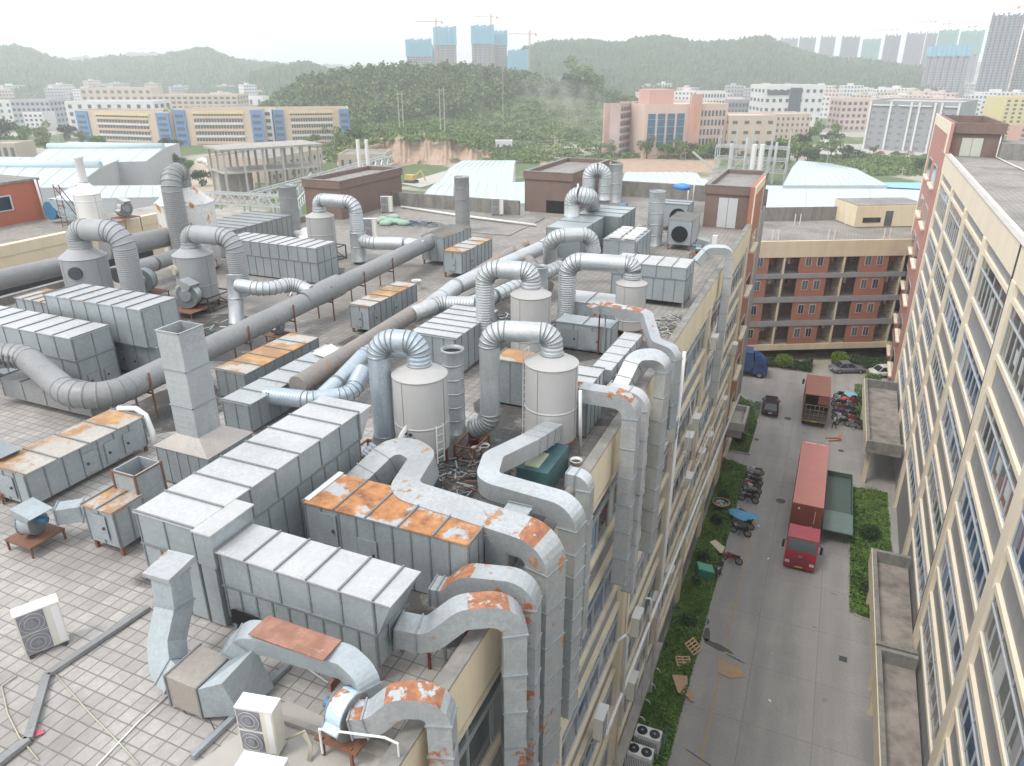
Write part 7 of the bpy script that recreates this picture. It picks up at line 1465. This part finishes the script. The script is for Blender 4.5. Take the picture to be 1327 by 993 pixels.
def hall(label, px0, px1, yb, yt, y1b):
    t, xf, L, H_ = building(label, px0, px1, yb, yt, 22, cO, 0, 0, y1b=y1b, roofm=M['tiles_far'], cat='factory hall')
    bw = L*.13
    for a0, a1 in ((0, bw), (L-bw, L)):
        MB(xf).box(a0, .004, 0, a1, .8, H_+.2).build('corner_block', cB, t)
        for j in range(5): MB(xf).box(a0+bw*.15, .81, H_*(.08+.18*j), a1-bw*.15, .9, H_*(.08+.18*j)+H_*.085).build('window', wcom, t)
    for j in range(5):
        z = H_*(.06+.18*j)
        n = 17; a0 = bw*1.7; a1 = L-bw*1.7
        win_copies(xf, t, [(a0+(a1-a0)*i/n, z+H_*.07) for i in range(n)], (a1-a0)/n*.72, H_*.085, wcom); MB(xf).box(a0, .03, z-.02, a1, .6, z+H_*.055).build('sill_band', cW if j % 2 else bm('faded_peach', (.62, .50, .40)), t)
    MB(xf).box(bw*1.6, .004, H_*.9, L-bw*1.6, .5, H_*.97).build('top_band', cY, t)
hall('blue-cornered peach factory hall, leftmost of three', 107, 226, 184, 144, 189); hall('blue-cornered peach factory hall in the middle of three', 232, 345, 189, 143, 189); hall('blue-cornered peach factory hall, rightmost of three', 359, 455, 188, 143, 186)
building('white link block between two of the blue-cornered halls', 346, 357, 188, 143, 8, cW, 5, 1, roofm=M['tiles_far'])
building('white block stepping down behind the leftmost blue-cornered hall', 92, 205, 172, 133, 25, cW, 4, 9, ww=.35, side_cols=3); building('low white office block at the far left edge', 22, 72, 168, 131, 18, cG, 5, 8, ww=.6, side_cols=4); building('white terraced block left of the halls, with square windows', 35, 60, 170, 147, 14, cW, 4, 4, ww=.5)
building('white blank-sided block at the left edge', -25, 22, 164, 132, 18, cW, 4, 5, ww=.3); building('beige flat block behind the white ones on the left', 108, 200, 140, 115, 26, cC, 3, 10, ww=.5); building('beige long factory behind the middle hall', 200, 310, 148, 124, 30, cC, 4, 14, ww=.6, side_cols=4); building('white shed behind the rightmost hall', 300, 342, 139, 126, 20, cW, 1, 4, ww=.3)
building('grey flat-roofed workshop behind the concrete frame', 300, 470, 150, 139, 20, cGr, 1, 12, ww=.4); building('small white roof block above the rightmost hall', 398, 434, 142, 128, 12, cW, 1, 5, ww=.3); building('low building with striped windows at the left edge below the trees', -20, 25, 212, 188, 14, cT, 1, 5, ww=.5, wh=.75)
# pink office with four tall blue glass bays
t, xf, L, H_ = building('peach office building with tall blue glass bays and a pink tower', 832, 937, 206, 138, 30, bm('pale_peach_render', (.62, .47, .40)), 0, 0, y1b=203, cat='office building', roofm=cPk)
for i in range(4):
    a0 = L*(.04+.115*i); o = MB(xf).box(a0, .02, H_*.22, a0+L*.085, .3, H_*.86).build('glass_bay', BLUEG, t); m = MB(xf)
    for k in range(4): m.box(a0, .31, H_*(.33+.14*k), a0+L*.085, .4, H_*(.335+.14*k))
    m.build('transom', M['frame_alu'], o)
MB(xf).box(L*.52, .004, 0, L*.65, 2, H_*1.22).build('tower', cP, t); MB(xf).box(L*.56, 2.01, H_*.55, L*.6, 2.2, H_*1.02).build('sign_strip', bm('orange_sign', (.6, .28, .15)), t)
win_copies(xf, t, [(L*(.67+.045*i), H_*(.08+.18*j)) for j in range(5) for i in range(7)], L*.025, H_*.11, wcom)
MB(xf).box(L*.12, -20, H_+.06, L*.42, -8, H_*1.3).build('roof_block', cP, t)
t, xf, L, H_ = building('narrow pink-ended dormitory slab left of the peach office', 781, 800, 202, 137, 5, cP, 0, 0); 
xs = Matrix(((xf[0][0], xf[0][1], 0, xf[0][3]+xf[0][0]*(L+.1)), (xf[1][0], xf[1][1], 0, xf[1][3]+xf[1][0]*(L+.1)), (0, 0, 1, 0), (0, 0, 0, 1)))
t, xf, L, H_ = building('grey-pink dormitory side with balcony rows, beside the peach office', 801, 832, 204, 137, 5, bm('dusty_pink', (.44, .33, .31)), 7, 9, y1b=196, ww=.7, wh=.5)
for j in range(7): MB(xf).box(0, .13, H_*j/7, L, .6, H_*(j+.22)/7).build('balcony_band', cPk, t)
building('beige gabled factory right of the peach office', 940, 1000, 204, 152, 25, cC, 4, 4, ww=.4, wh=.3, side_cols=5, roofm=cPk)
building('beige office with rows of small windows behind the gabled factory', 1000, 1044, 196, 150, 24, cC, 6, 7, ww=.35, wh=.45, side_cols=4)
t, xf, L, H_ = building('white factory block with dark glass bays in the right middle distance', 985, 1060, 172, 112, 30, cW, 5, 9, ww=.45, wh=.35, side_cols=4, cat='factory hall'); MB(xf).box(L*.42, .13, H_*.2, L*.62, .6, H_*.97).build('glass_bay', wcom, t); MB(xf).box(L*.04, .13, H_*.82, L*.4, .5, H_*.92).build('glass_bay', wcom, t)
t, xf, L, H_ = building('tall grey-clad factory with white pilasters behind the right building', 1118, 1232, 193, 132, 40, cGr, 7, 9, ww=.4, wh=.3, cat='factory hall', y1b=200, winm=pm('grey_far_window', (.2, .21, .23), .4))
for k in (0.005, .24, .47, .56, .73, .80, .98): MB(xf).box(L*k-.45, .13, 0, L*k+.45, .8, H_*1.02).build('pilaster', cW, t)
for q in ((0, .3), (.3, .72), (.8, 1)): MB(xf).box(L*q[0]+1, .13, H_*.93, L*q[1]-1, .7, H_*.955).build('cornice', cW, t)
building('pale pink block beside the side road', 1085, 1120, 170, 130, 18, cPk, 5, 5, side_cols=3); building('grey low block behind the peach office', 940, 985, 165, 132, 18, cGr, 4, 10, ww=.6)
building('yellow residential block at the right edge', 1292, 1400, 176, 128, 20, cY, 9, 12, ww=.4, cat='apartment block'); building('pink small block under the yellow one', 1318, 1350, 186, 165, 10, cP, 3, 3)
for k, (a0, a1, yb, yt, mt) in enumerate(((980, 1010, 124, 100, cW), (1012, 1040, 124, 98, cPk), (1040, 1062, 122, 97, cW), (1062, 1100, 121, 97, cPk), (1096, 1110, 124, 99, cC), (905, 935, 170, 120, cW), (880, 900, 140, 118, cC))):
    building('long pale housing block in the right distance, %s in the row' % ['first', 'second', 'third', 'fourth', 'fifth', 'standing apart nearest', 'small beige one left'][k], a0, a1, yb, yt, 14, mt, 6, 8, cat='apartment block')
for q_ in (((838, 158), (1058, 150), (1330, 150), (1400, 100.5), (800, 100.5)), ((-40, 140), (340, 136), (340, 108), (-60, 108))):
    struct(MB().add([tuple(W(x, y, .02)) for x, y in q_], [list(range(len(q_)))]).build('town_ground', hill_mat('town_paving', (.34, .32, .30), (.48, .46, .44), .02), origin=(0, 0, 0)))
# town clutter: one small building each
tr2 = random.Random(5); cols_ = [(cW, 'white'), (cPk, 'pale pink'), (cC, 'beige'), (cG, 'light grey'), (cW, 'white'), (cPk, 'pale pink'), (cW, 'white'), (cPk, 'pale pink')]
def small(px, yb, w, h, dep, mt, lab, grp, floors):
    A = W(px, yb, 0); A.z = 0; al = azdir(px); al = Vector((al.y, -al.x, 0)); al = Matrix.Rotation(tr2.uniform(-.5, .5), 3, 'Z') @ al; ou = Vector((al.y, -al.x, 0))
    xf = Matrix(((al.x, ou.x, 0, A.x), (al.y, ou.y, 0, A.y), (0, 0, 1, 0), (0, 0, 0, 1))); m = MB(xf)
    m.box(0, -dep, 0, w, 0, h, 0, tmi=2); m.box(w*.3, -dep*.6, h+.01, w*.55, -dep*.3, h+2.2, 0)
    n = max(2, int(w/3.2))
    for j in range(floors):
        z = h*(j+.35)/floors
        for i in range(n): m.box(w*(i+.25)/n, .003, z, w*(i+.75)/n, .1, z+h/floors*.42, 1)
        k = max(2, int(dep/4))
        for i in range(k): m.box(-.1, -dep*(i+.7)/k, z, -.003, -dep*(i+.3)/k, z+h/floors*.42, 1); m.box(w+.003, -dep*(i+.7)/k, z, w+.1, -dep*(i+.3)/k, z+h/floors*.42, 1)
    tag(m.build('town_building', [mt, wcom, M['concrete_light'] if mt is not cR else cR], origin=tuple(A)), lab, 'building', grp)
n = 0
for k in range(250):
    px = tr2.uniform(820, 1330); yb = 101+tr2.random()**1.2*52
    if 1060 < px < 1090 and yb > 125: continue
    if px < 1000 and yb > 150: continue
    c, cn_ = cols_[tr2.randrange(8)]; hh = tr2.uniform(9, 20)*(1 if yb > 118 else 1.1)
    far_ = max(1, min(2.2, 40/(yb-88))); small(px, yb, tr2.uniform(16, 36)*far_, hh*(1+.3*(far_-1)), tr2.uniform(12, 22)*far_, c, '%s town building in the right distance, %d%% across and %d%% down' % (cn_, round(px/13.27), round(yb/9.93)), 'low buildings of the distant town', max(2, int(hh/3.4))); n += 1
for k in range(46):
    px = tr2.uniform(-20, 340); yb = 108+tr2.random()*24; c, cn_ = cols_[tr2.randrange(5)]; hh = tr2.uniform(8, 20)
    small(px, yb, tr2.uniform(16, 34), hh, tr2.uniform(12, 22), c, '%s town building in the left distance, %d%% across and %d%% down' % (cn_, round(px/13.27), round(yb/9.93)), 'low buildings of the distant town', max(2, int(hh/3.4)))
# ------------------------------------------------------------------ tower blocks
def tower_block(label, px0, px1, yt, d, mt, net=None, netd=.22, depth=22, floors=28, strips=5, zb=0, crane=None, top2=None):
    A = azdir(px0)*d; B = azdir(px1)*d; L = (B-A).length; al = (B-A).normalized(); ou = Vector((al.y, -al.x, 0)); H_ = pz((px0+px1)/2, yt, d)
    xf = Matrix(((al.x, ou.x, 0, A.x), (al.y, ou.y, 0, A.y), (0, 0, 1, 0), (0, 0, 0, 1))); t = thing('tower_block', (A.x, A.y, 0), label, 'tower block', 'high-rise blocks on the skyline')
    m = MB(xf); w = L/(strips*2-1)
    for i in range(strips*2-1):
        off = 0 if i % 2 == 0 else -2.2; m.box(w*i, -depth, 0, w*(i+1), off, H_-(2.5 if i % 2 else 0)-(i % 3))
    m.build('wall', mt, t)
    m = MB(xf); fh = H_/floors
    for i in range(strips*2-1):
        off = 0 if i % 2 == 0 else -2.2
        for j in range(floors-1): m.box(w*(i+.22), off+.003, fh*(j+.35), w*(i+.78), off+.25, fh*(j+.85))
    for j in range(floors-1):
        for q in range(4): m.box(-.25, -depth*(q+.75)/4, fh*(j+.35), -.003, -depth*(q+.25)/4, fh*(j+.85)); m.box(L+.003, -depth*(q+.75)/4, fh*(j+.35), L+.25, -depth*(q+.25)/4, fh*(j+.85))
    m.build('window_grid', wcom, t)['kind'] = 'stuff'
    if net: 
        m = MB(xf); n = 9
        for i in range(n): m.box(L*i/n-(1.2 if i == 0 else 0), -depth-1, H_*(1-netd)-(i % 2)*.5, L*(i+1)/n-.3+(1.2 if i == n-1 else 0), 1.6-(i % 2)*.8, H_+1.5+(i % 3)*.8)
        m.build('safety_net', net, t)
    return t, xf, L, H_
def crane(label, px, yt, d, jib=1, base=0):
    p = azdir(px)*d; H_ = pz(px, yt, d); t = thing('tower_crane', (p.x, p.y, base), label, 'crane', 'tower cranes on the skyline'); cm = bpy.data.materials.get('crane_paint') or pm('crane_paint', (.5, .3, .22), .6)
    a = azdir(px); s = Vector((a.y, -a.x, 0)); m = MB()
    for q in (-.8, .8):
        for r_ in (-.8, .8): m.bar((p.x+q, p.y+r_, base), (p.x+q, p.y+r_, H_), .35)
    for z in np.arange(base+3, H_, 5): m.bar((p.x-.8, p.y-.8, z), (p.x+.8, p.y-.8, z+4), .25)
    m.build('mast', cm, t); m = MB(); c = Vector((p.x, p.y, H_-4)); m.bar(c-s*jib*10, c+s*jib*30, .9); m.bar(c+Vector((0, 0, 5)), c+s*jib*22, .3); m.bar(c+Vector((0, 0, 5)), c-s*jib*9, .3); m.box(c.x-1.2-s.x*jib*9, c.y-1.2-s.y*jib*9, c.z-2.5, c.x+1.2-s.x*jib*9, c.y+1.2-s.y*jib*9, c.z-.5); m.build('jib', cm, t)
netb = pm('blue_safety_net', (.16, .42, .56), .8, 0, .12, .1); netg = pm('green_safety_net', (.14, .34, .30), .8, 0, .15, .1); tw = bm('tower_render', (.36, .36, .38)); tg = bm('bluish_tower_render', (.24, .27, .31))
D1 = 1150
tower_block('squat blue-netted tower under construction, leftmost behind the wooded hill', 528, 560, 53, D1, tw, netb, .28, floors=22); tower_block('narrow blue-netted tower peeping beside the squat one', 559, 568, 60, D1+60, tw, netb, .4, floors=20, strips=2)
tower_block('tall blue-netted tower behind the wooded hill, with a crane above it', 564, 592, 37, D1, tw, netb, .24, floors=26); tower_block('tall blue-netted tower behind the wooded hill, right of the gap', 612, 640, 35, D1, tw, netb, .24, floors=26); tower_block('slightly lower blue-netted tower joined to the right of the tall one', 639, 657, 42, D1+40, tw, netb, .2, floors=25, strips=3); tower_block('low blue-netted tower on the right end of the group', 659, 684, 67, D1, tw, netb, .4, floors=18)
crane('crane above the tall netted tower left of the gap', 567, 24, D1, -1); crane('crane above the tall netted tower right of the gap', 637, 18, D1, -1); crane('thin crane mast over the low netted tower', 686, 40, D1, -1)
for k, (a0, a1, yt, d) in enumerate(((1007, 1029, 48, 1850), (1031, 1052, 47, 1850), (1058, 1077, 46, 1800), (1085, 1108, 46, 1750), (1113, 1135, 52, 1850), (1140, 1160, 44, 1700), (1167, 1191, 41, 1600), (1192, 1206, 41, 1750))):
    tower_block('hazy grey tower block of the right skyline, number %s from its left end' % ['one', 'two', 'three', 'four', 'five', 'six', 'seven', 'eight'][k], a0, a1, yt, d, tg if k % 2 else tw, netg if k == 4 else None, .8, floors=30)
tower_block('green-netted tower under construction behind the blue-banded one, left', 1208, 1232, 41, 1500, tw, netg, .35, floors=30); tower_block('green-netted tower under construction behind the blue-banded one, right', 1236, 1265, 42, 1500, tw, netg, .35, floors=30)
tower_block('grey tower with a pale blue safety net band at the top, right skyline', 1198, 1254, 62, 1180, tw, netb, .16, floors=22, strips=7)
tower_block('huge dark grey tower block at the right edge of the skyline', 1270, 1312, 16, 1050, tg, None, floors=34, strips=7, depth=30); tower_block('second huge grey tower block cut by the right edge', 1314, 1350, 13, 1080, tw, None, floors=34, strips=5, depth=30)
crane('red crane between the green-netted towers', 1219, 27, 1500, 1); crane('crane over the right green-netted tower', 1252, 31, 1500, 1); crane('tall crane left of the green-netted towers', 1193, 25, 1600, -1); crane('crane on the number six hazy tower', 1147, 35, 1700, -1); crane('crane above the huge tower at the right edge', 1313, 3, 1050, 1)
# ------------------------------------------------------------------ sheds
def sheet_mat(name, c):
    m, t, b = nt(name); tc = t.nodes.new('ShaderNodeTexCoord'); n = t.nodes.new('ShaderNodeTexNoise'); n.inputs['Scale'].default_value = .12; t.links.new(tc.outputs['Object'], n.inputs['Vector'])
    t.links.new(mix(t, n.outputs[0], [k*.85 for k in c], c), b.inputs['Base Color']); b.inputs['Roughness'].default_value = .5; return m
shb = sheet_mat('pale_blue_roof_sheet', (.50, .62, .66)); shw = sheet_mat('white_roof_sheet', (.50, .57, .60)); shk = sheet_mat('sky_blue_roof_sheet', (.22, .50, .72))
def shed(label, p0, p1, p2, p3, z, wallm, roofm, ridge=1.5, rib=2.4, vent=None, name='shed'):
    """p0..p3: roof corners in the photo (near left, near right, far right, far left)"""
    P = [W(x, y, z) for x, y in (p0, p1, p2, p3)]; t = thing(name, tuple((P[0]+P[2])/2)[:2]+(0,), label, 'shed')
    MB().hexa([(p.x, p.y, 0) for p in P], [(p.x, p.y, z-.3) for p in P]).build('wall', wallm, t)
    m = MB(); a = (P[0]+P[3])/2+Vector((0, 0, ridge)); b_ = (P[1]+P[2])/2+Vector((0, 0, ridge)); e = Vector((0, 0, -.25))
    m.add([P[0], P[1], b_, a, P[0]+e, P[1]+e, b_+e, a+e], [[0, 1, 2, 3], [4, 5, 6, 7][::-1], [0, 1, 5, 4], [0, 3, 7, 4], [1, 2, 6, 5]]); m.add([a, b_, P[2], P[3], a+e, b_+e, P[2]+e, P[3]+e], [[0, 1, 2, 3], [4, 5, 6, 7][::-1], [2, 3, 7, 6], [0, 3, 7, 4], [1, 2, 6, 5]])
    n = max(3, int((P[1]-P[0]).length/rib))
    for i in range(n+1):
        k = i/n; q0 = P[0].lerp(P[1], k); q1 = a.lerp(b_, k); q2 = P[3].lerp(P[2], k); u = Vector((0, 0, .06)); m.bar(q0+u, q1+u, .12, .12, 1); m.bar(q1+u, q2+u, .12, .12, 1)
    m.build('roof', [roofm, M['frame_alu']], t)
    m = MB(); m.add([P[0]+e, a+e, P[3]+e], [[0, 1, 2]]); m.add([P[1]+e, b_+e, P[2]+e], [[0, 1, 2]]); m.build('gable', wallm, t)
    if vent: m = MB(); m.tube([a+Vector((0, 0, .5)), b_+Vector((0, 0, .5))], 1.3, 14); m.build('ridge_vent', vent, t)
    return t
shed('pale blue roofed shed with rounded ridge vent at the left, nearer one', (-60, 243), (95, 243), (160, 205), (-20, 203), 9, cG, shw, 1.0, 4, shb)
shed('pale blue roofed shed with rounded ridge vent at the left, farther one', (30, 213), (190, 209), (232, 186), (90, 184), 9, cG, shw, 1.2, 5, shb)
shed('flat white canopy roof behind the white bottle tower', (70, 258), (215, 255), (212, 240), (95, 241), 9, cG, shw, .3, 3)
shed('gabled pale blue shed in the middle distance behind the far parapet', (560, 248), (664, 236), (668, 208), (600, 208), 9, cW, shb, 1.6, 2.2)
shed('long low pale blue roof just behind the far parapet', (540, 268), (712, 262), (700, 236), (566, 236), 9, cG, shb, .8, 2.4)
shed('long white roof seen between the brown roof houses', (770, 262), (930, 262), (915, 232), (775, 232), 8, cG, shw, .8, 2.6)
shed('white vaulted roof in five bays behind the steaming stack', (806, 236), (912, 236), (895, 223), (812, 223), 6, cG, shw, 1.0, 2.2)
shed('big bright white roof behind the dormitory, sky blue along its far edge', (960, 280), (1215, 286), (1210, 244), (965, 240), 7, cG, shw, .6, 30)
tag(MB().hexa([tuple(W(x, y, 7.1)) for x, y in ((1090, 240), (1215, 246), (1215, 237), (1100, 236))], [tuple(W(x, y, 7.4)) for x, y in ((1090, 240), (1215, 246), (1215, 237), (1100, 236))]).build('roof_panel', shk), 'sky blue roof strip at the far edge of the big white roof', 'roof panel')
shed('pale blue gabled shed with dark ridge gutter behind the big white roof', (1015, 240), (1150, 240), (1075, 212), (1035, 208), 8, cG, shb, 1.2, 2.0, None)
building('grey two-storey workshop right of the concrete frame', 352, 420, 238, 208, 26, cT, 2, 9, ww=.3, wh=.4, y1b=222, roofm=M['tiles_far']); building('low grey hall behind the long brown roof house', 440, 500, 222, 202, 18, cT, 1, 6, ww=.3, roofm=M['tiles_far']); building('small white house at the foot of the scrub slope', 642, 664, 194, 185, 8, cW, 1, 3, ww=.3)
# neighbouring wing on the left with terracotta roof room
t = thing('neighbour_building', (-66, 30, 0), 'cream factory wing at the left beyond the gap, with tiled flat roof', 'factory building')
MB().box(-90, 5, 0, -55.5, 49, 24.7).build('wall', M['cream'], t); MB().box(-90, 5, 24.701, -56.1, 49, 24.9).build('roof', M['tiles_far'], t)
MB().box(-56.05, 5, 24.702, -55.45, 49, 25.5).build('parapet', M['cream'], t); MB().box(-55.44, 12, 21.5, -55.40, 47, 22.6).build('window', M['glass_dark'], t)
t = thing('roof_room', (-72, 38, 24.9), 'terracotta painted roof room with a small window at the left edge', 'roof room')
MB().box(-82, 25, 24.9, -65.6, 45, 28.3).build('wall', M['terracotta'], t); MB().box(-82.1, 25.3, 28.301, -65.5, 45.1, 28.5).build('roof', M['parapet'], t)
o = MB().box(-65.59, 39.2, 26.1, -65.54, 42.2, 27.4).build('window', M['frame_white'], t); MB().box(-65.56, 39.35, 26.2, -65.52, 40.6, 27.3).box(-65.56, 40.8, 26.2, -65.52, 42.05, 27.3).build('pane', M['glass_dark'], o)
MB().tube([(-65.4, 44.6, 28.4), (-65.3, 44.7, 25)], .1, 8).build('drain_pipe', M['white_plastic'], t)
t = thing('annex_building', (-60, 60, 0), 'cream annex with dark windows behind the rusty white tower', 'building'); MB().box(-75, 52, 0, -52, 66, 22).build('wall', M['cream'], t); MB().box(-75, 52, 22.001, -52, 66, 22.3).build('roof', M['concrete'], t)
for k in range(3): MB().box(-51.99, 53.5+4*k, 18.5, -51.93, 55+4*k, 21).build('window', M['glass_dark'], t)
small_fan('silver volute fan on the neighbouring roof behind the bottle tower', b0.x+2.2, b0.y+1.5, (1, 0, 0), .7, 'duct', zc=26.6)
# unfinished concrete frame, conveyor trusses and process steelwork
t = thing('concrete_frame', tuple(W(350, 262, 0)), 'unfinished open concrete frame building with bare columns in the left middle distance', 'frame building')
A = W(298, 262, 0); B = W(418, 250, 0); al = (B-A).normalized(); ou = Vector((al.y, -al.x, 0)); Lc = (B-A).length; xf = Matrix(((al.x, ou.x, 0, A.x), (al.y, ou.y, 0, A.y), (0, 0, 1, 0), (0, 0, 0, 1))); Hc = pz(298, 196, A.length)
for i in range(6):
    for j in range(3): MB(xf).box(Lc*i/5-.3, -j*7-.3, 0, Lc*i/5+.3, -j*7+.3, Hc).build('column', M['concrete_light'], t)
MB(xf).box(-1.2, -15.5, Hc+.002, Lc+1.2, 1.2, Hc+.6).build('slab', M['concrete'], t); MB(xf).box(-.5, -14.5, Hc*.55, Lc+.5, .4, Hc*.55+.4).build('slab', M['concrete_light'], t); MB(xf).box(.5, -14, .1, Lc*.35, -10, Hc*.54).build('infill_wall', M['concrete_light'], t)
def truss(label, a, b_, w=2.2, h=2.2, mt='frame_alu'):
    m = MB(); a = Vector(a); b_ = Vector(b_); d = (b_-a); n = max(4, int(d.length/3)); s = d.normalized().cross(Vector((0, 0, 1))).normalized()*w/2; u = Vector((0, 0, h))
    for sg in (-1, 1):
        m.bar(a+s*sg, b_+s*sg, .3); m.bar(a+s*sg+u, b_+s*sg+u, .3)
        for i in range(n): m.bar(a+s*sg+d*i/n, a+s*sg+d*(i+.5)/n+u, .2); m.bar(a+s*sg+d*(i+.5)/n+u, a+s*sg+d*(i+1)/n, .2)
    for i in range(n+1): m.bar(a+d*i/n-s, a+d*i/n+s, .2)
    for k in (.15, .5, .85): p = a+d*k; m.bar((p.x-s.x, p.y-s.y, 0), p-s, .4); m.bar((p.x+s.x, p.y+s.y, 0), p+s, .4)
    return tag(m.build('pipe_truss', M[mt]), label, 'truss')
truss('pale steel conveyor truss slanting past the concrete frame', W(330, 262, 9), W(505, 212, 12)); truss('pale steel pipe bridge crossing below the concrete frame', W(265, 262, 10), W(375, 268, 10)); truss('long pipe bridge reaching the long brown roof house', W(375, 280, 8), W(410, 235, 9))
t = thing('process_plant', tuple(W(965, 232, 0)), 'tangle of pale steel platforms, pipes and vessels behind the right roof house', 'process plant'); c = W(968, 238, 0); m = MB()
for i in range(5):
    for j in range(3): m.bar((c.x-12+i*6, c.y+j*5, 0), (c.x-12+i*6, c.y+j*5, 12+3*((i+j) % 3)), .35)
for z in (4, 8, 12):
    for j in range(3): m.bar((c.x-12, c.y+j*5, z), (c.x+12, c.y+j*5, z), .3)
    for i in range(5): m.bar((c.x-12+i*6, c.y, z), (c.x-12+i*6, c.y+10, z), .3)
for i in range(8): m.bar((c.x-12+i*3, c.y-.2, 4), (c.x-9+i*3, c.y-.2, 8), .18)
m.bar((c.x-20, c.y, 10), (c.x-12, c.y, 4), .6); m.build('steel_frame', M['frame_alu'], t)
for i, (dx, r_, h) in enumerate(((-7, .7, 13), (-2, .5, 15), (3, .8, 11), (8, .45, 14))): MB().cyl((c.x+dx, c.y+3, 0), (c.x+dx, c.y+3, h), r_, n=14).build('vessel', M['frame_white'], t)
# utility poles
def pole(label, px, yb, yt, r_=.25, z0=0, dist=None, double=0):
    p = azdir(px)*dist if dist else W(px, yb, 0); d = p.xy.length; h = pz(px, yt, d); t = thing('utility_pole', (p.x, p.y, z0), label, 'pole', 'poles in the middle distance'); m = MB()
    for s in ((0,) if not double else (-double, double)): m.cyl((p.x+s, p.y, z0), (p.x+s, p.y, h), r_, r_*.6, n=8)
    m.bar((p.x-double-1.2, p.y, h-1), (p.x+double+1.2, p.y, h-1), .2); m.build('post', M['concrete_light'], t)
pole('double concrete utility pole on the red cutting, left one', 516, 0, 120, .3, 5, 400, 1.2); pole('double concrete utility pole on the red cutting, taller right one', 571, 0, 114, .3, 6, 380, 1.2)
for k, (px, yb, yt) in enumerate(((888, 207, 192), (926, 206, 194), (1070, 220, 187), (1118, 232, 218), (1168, 230, 216), (652, 110, 90), (718, 205, 176), (12, 190, 100), (79, 194, 170))): pole('slim pole standing in the middle distance, %d%% across the picture' % round(px/13.27), px, yb if yb > 120 else 175, yt, .18)
tag(MB().cyl((b0.x-9, b0.y+40, 10), (b0.x-9, b0.y+40, 17), .6, n=12).build('dark_flue', M['dark_steel']), 'short dark flue rising from the nearer blue shed', 'flue')
# cars and dozers seen tiny: parked cars in the paved yard
cp = None
for k, px in enumerate((1098, 1112, 1140, 1160, 1178)):
    p = W(px, 200, 0); lab = '%s car parked in the paved yard before the grey-clad factory' % ['white', 'silver', 'red', 'black', 'tan'][k]
    car(lab, p.x, p.y, 1.2, 4.5, 1.8, 1.45, pm('yard_car_%s' % 'abcde'[k], [(.6, .6, .6), (.4, .41, .42), (.35, .05, .04), (.03, .03, .03), (.4, .33, .25)][k], .3))
p = W(533, 237, 0); t = thing('excavator', tuple(p), 'yellow digger working on the dirt road behind the parapet', 'digger'); yp = pm('digger_yellow', (.5, .38, .12), .5)
MB().box(p.x-2, p.y-1.2, 1, p.x+1.5, p.y+1.2, 2.8).build('cab', yp, t); MB().box(p.x-2.2, p.y-1.5, 0, p.x+2.2, p.y-.8, .95).box(p.x-2.2, p.y+.8, 0, p.x+2.2, p.y+1.5, .95).build('track', M['dark_steel'], t); MB().bar((p.x+1, p.y, 2), (p.x+4, p.y, 4.5), .5).bar((p.x+4, p.y, 4.5), (p.x+6, p.y, 1), .4).build('arm', yp, t)
sk_ = [(228, 213), (236, 215), (246, 213), (255, 216), (240, 219), (262, 218), (285, 214), (275, 217), (1000, 200)]
for k, (px, py) in enumerate(sk_[:8]): p = W(px+35, py-2, 0); sack('white heap of material on the yard behind the concrete frame, %s' % ['first from the left', 'second', 'third', 'fourth', 'front left', 'fifth', 'far right', 'front right'][k], p.x, p.y, 0, wsm, 2.8, 60+k, 'material heap', 'material_heap')
# ------------------------------------------------------------------ haze: one box of even thin air
hz = bpy.data.materials.new('haze'); hz.use_nodes = True; ht = hz.node_tree; ht.nodes.clear(); ho = ht.nodes.new('ShaderNodeOutputMaterial'); hv = ht.nodes.new('ShaderNodeVolumePrincipled')
hv.inputs['Color'].default_value = (.96, .98, 1, 1); hv.inputs['Density'].default_value = .00042; hv.inputs['Anisotropy'].default_value = 0.2; ht.links.new(hv.outputs[0], ho.inputs['Volume'])
tag(MB().box(-6500, -900, -2.5, 6500, 9500, 175).build('haze', hz), kind='stuff')
# drop the bookkeeping property
for o in list(COL.objects):
    for k_ in ('_o', '_rz'):
        if k_ in o: del o[k_]
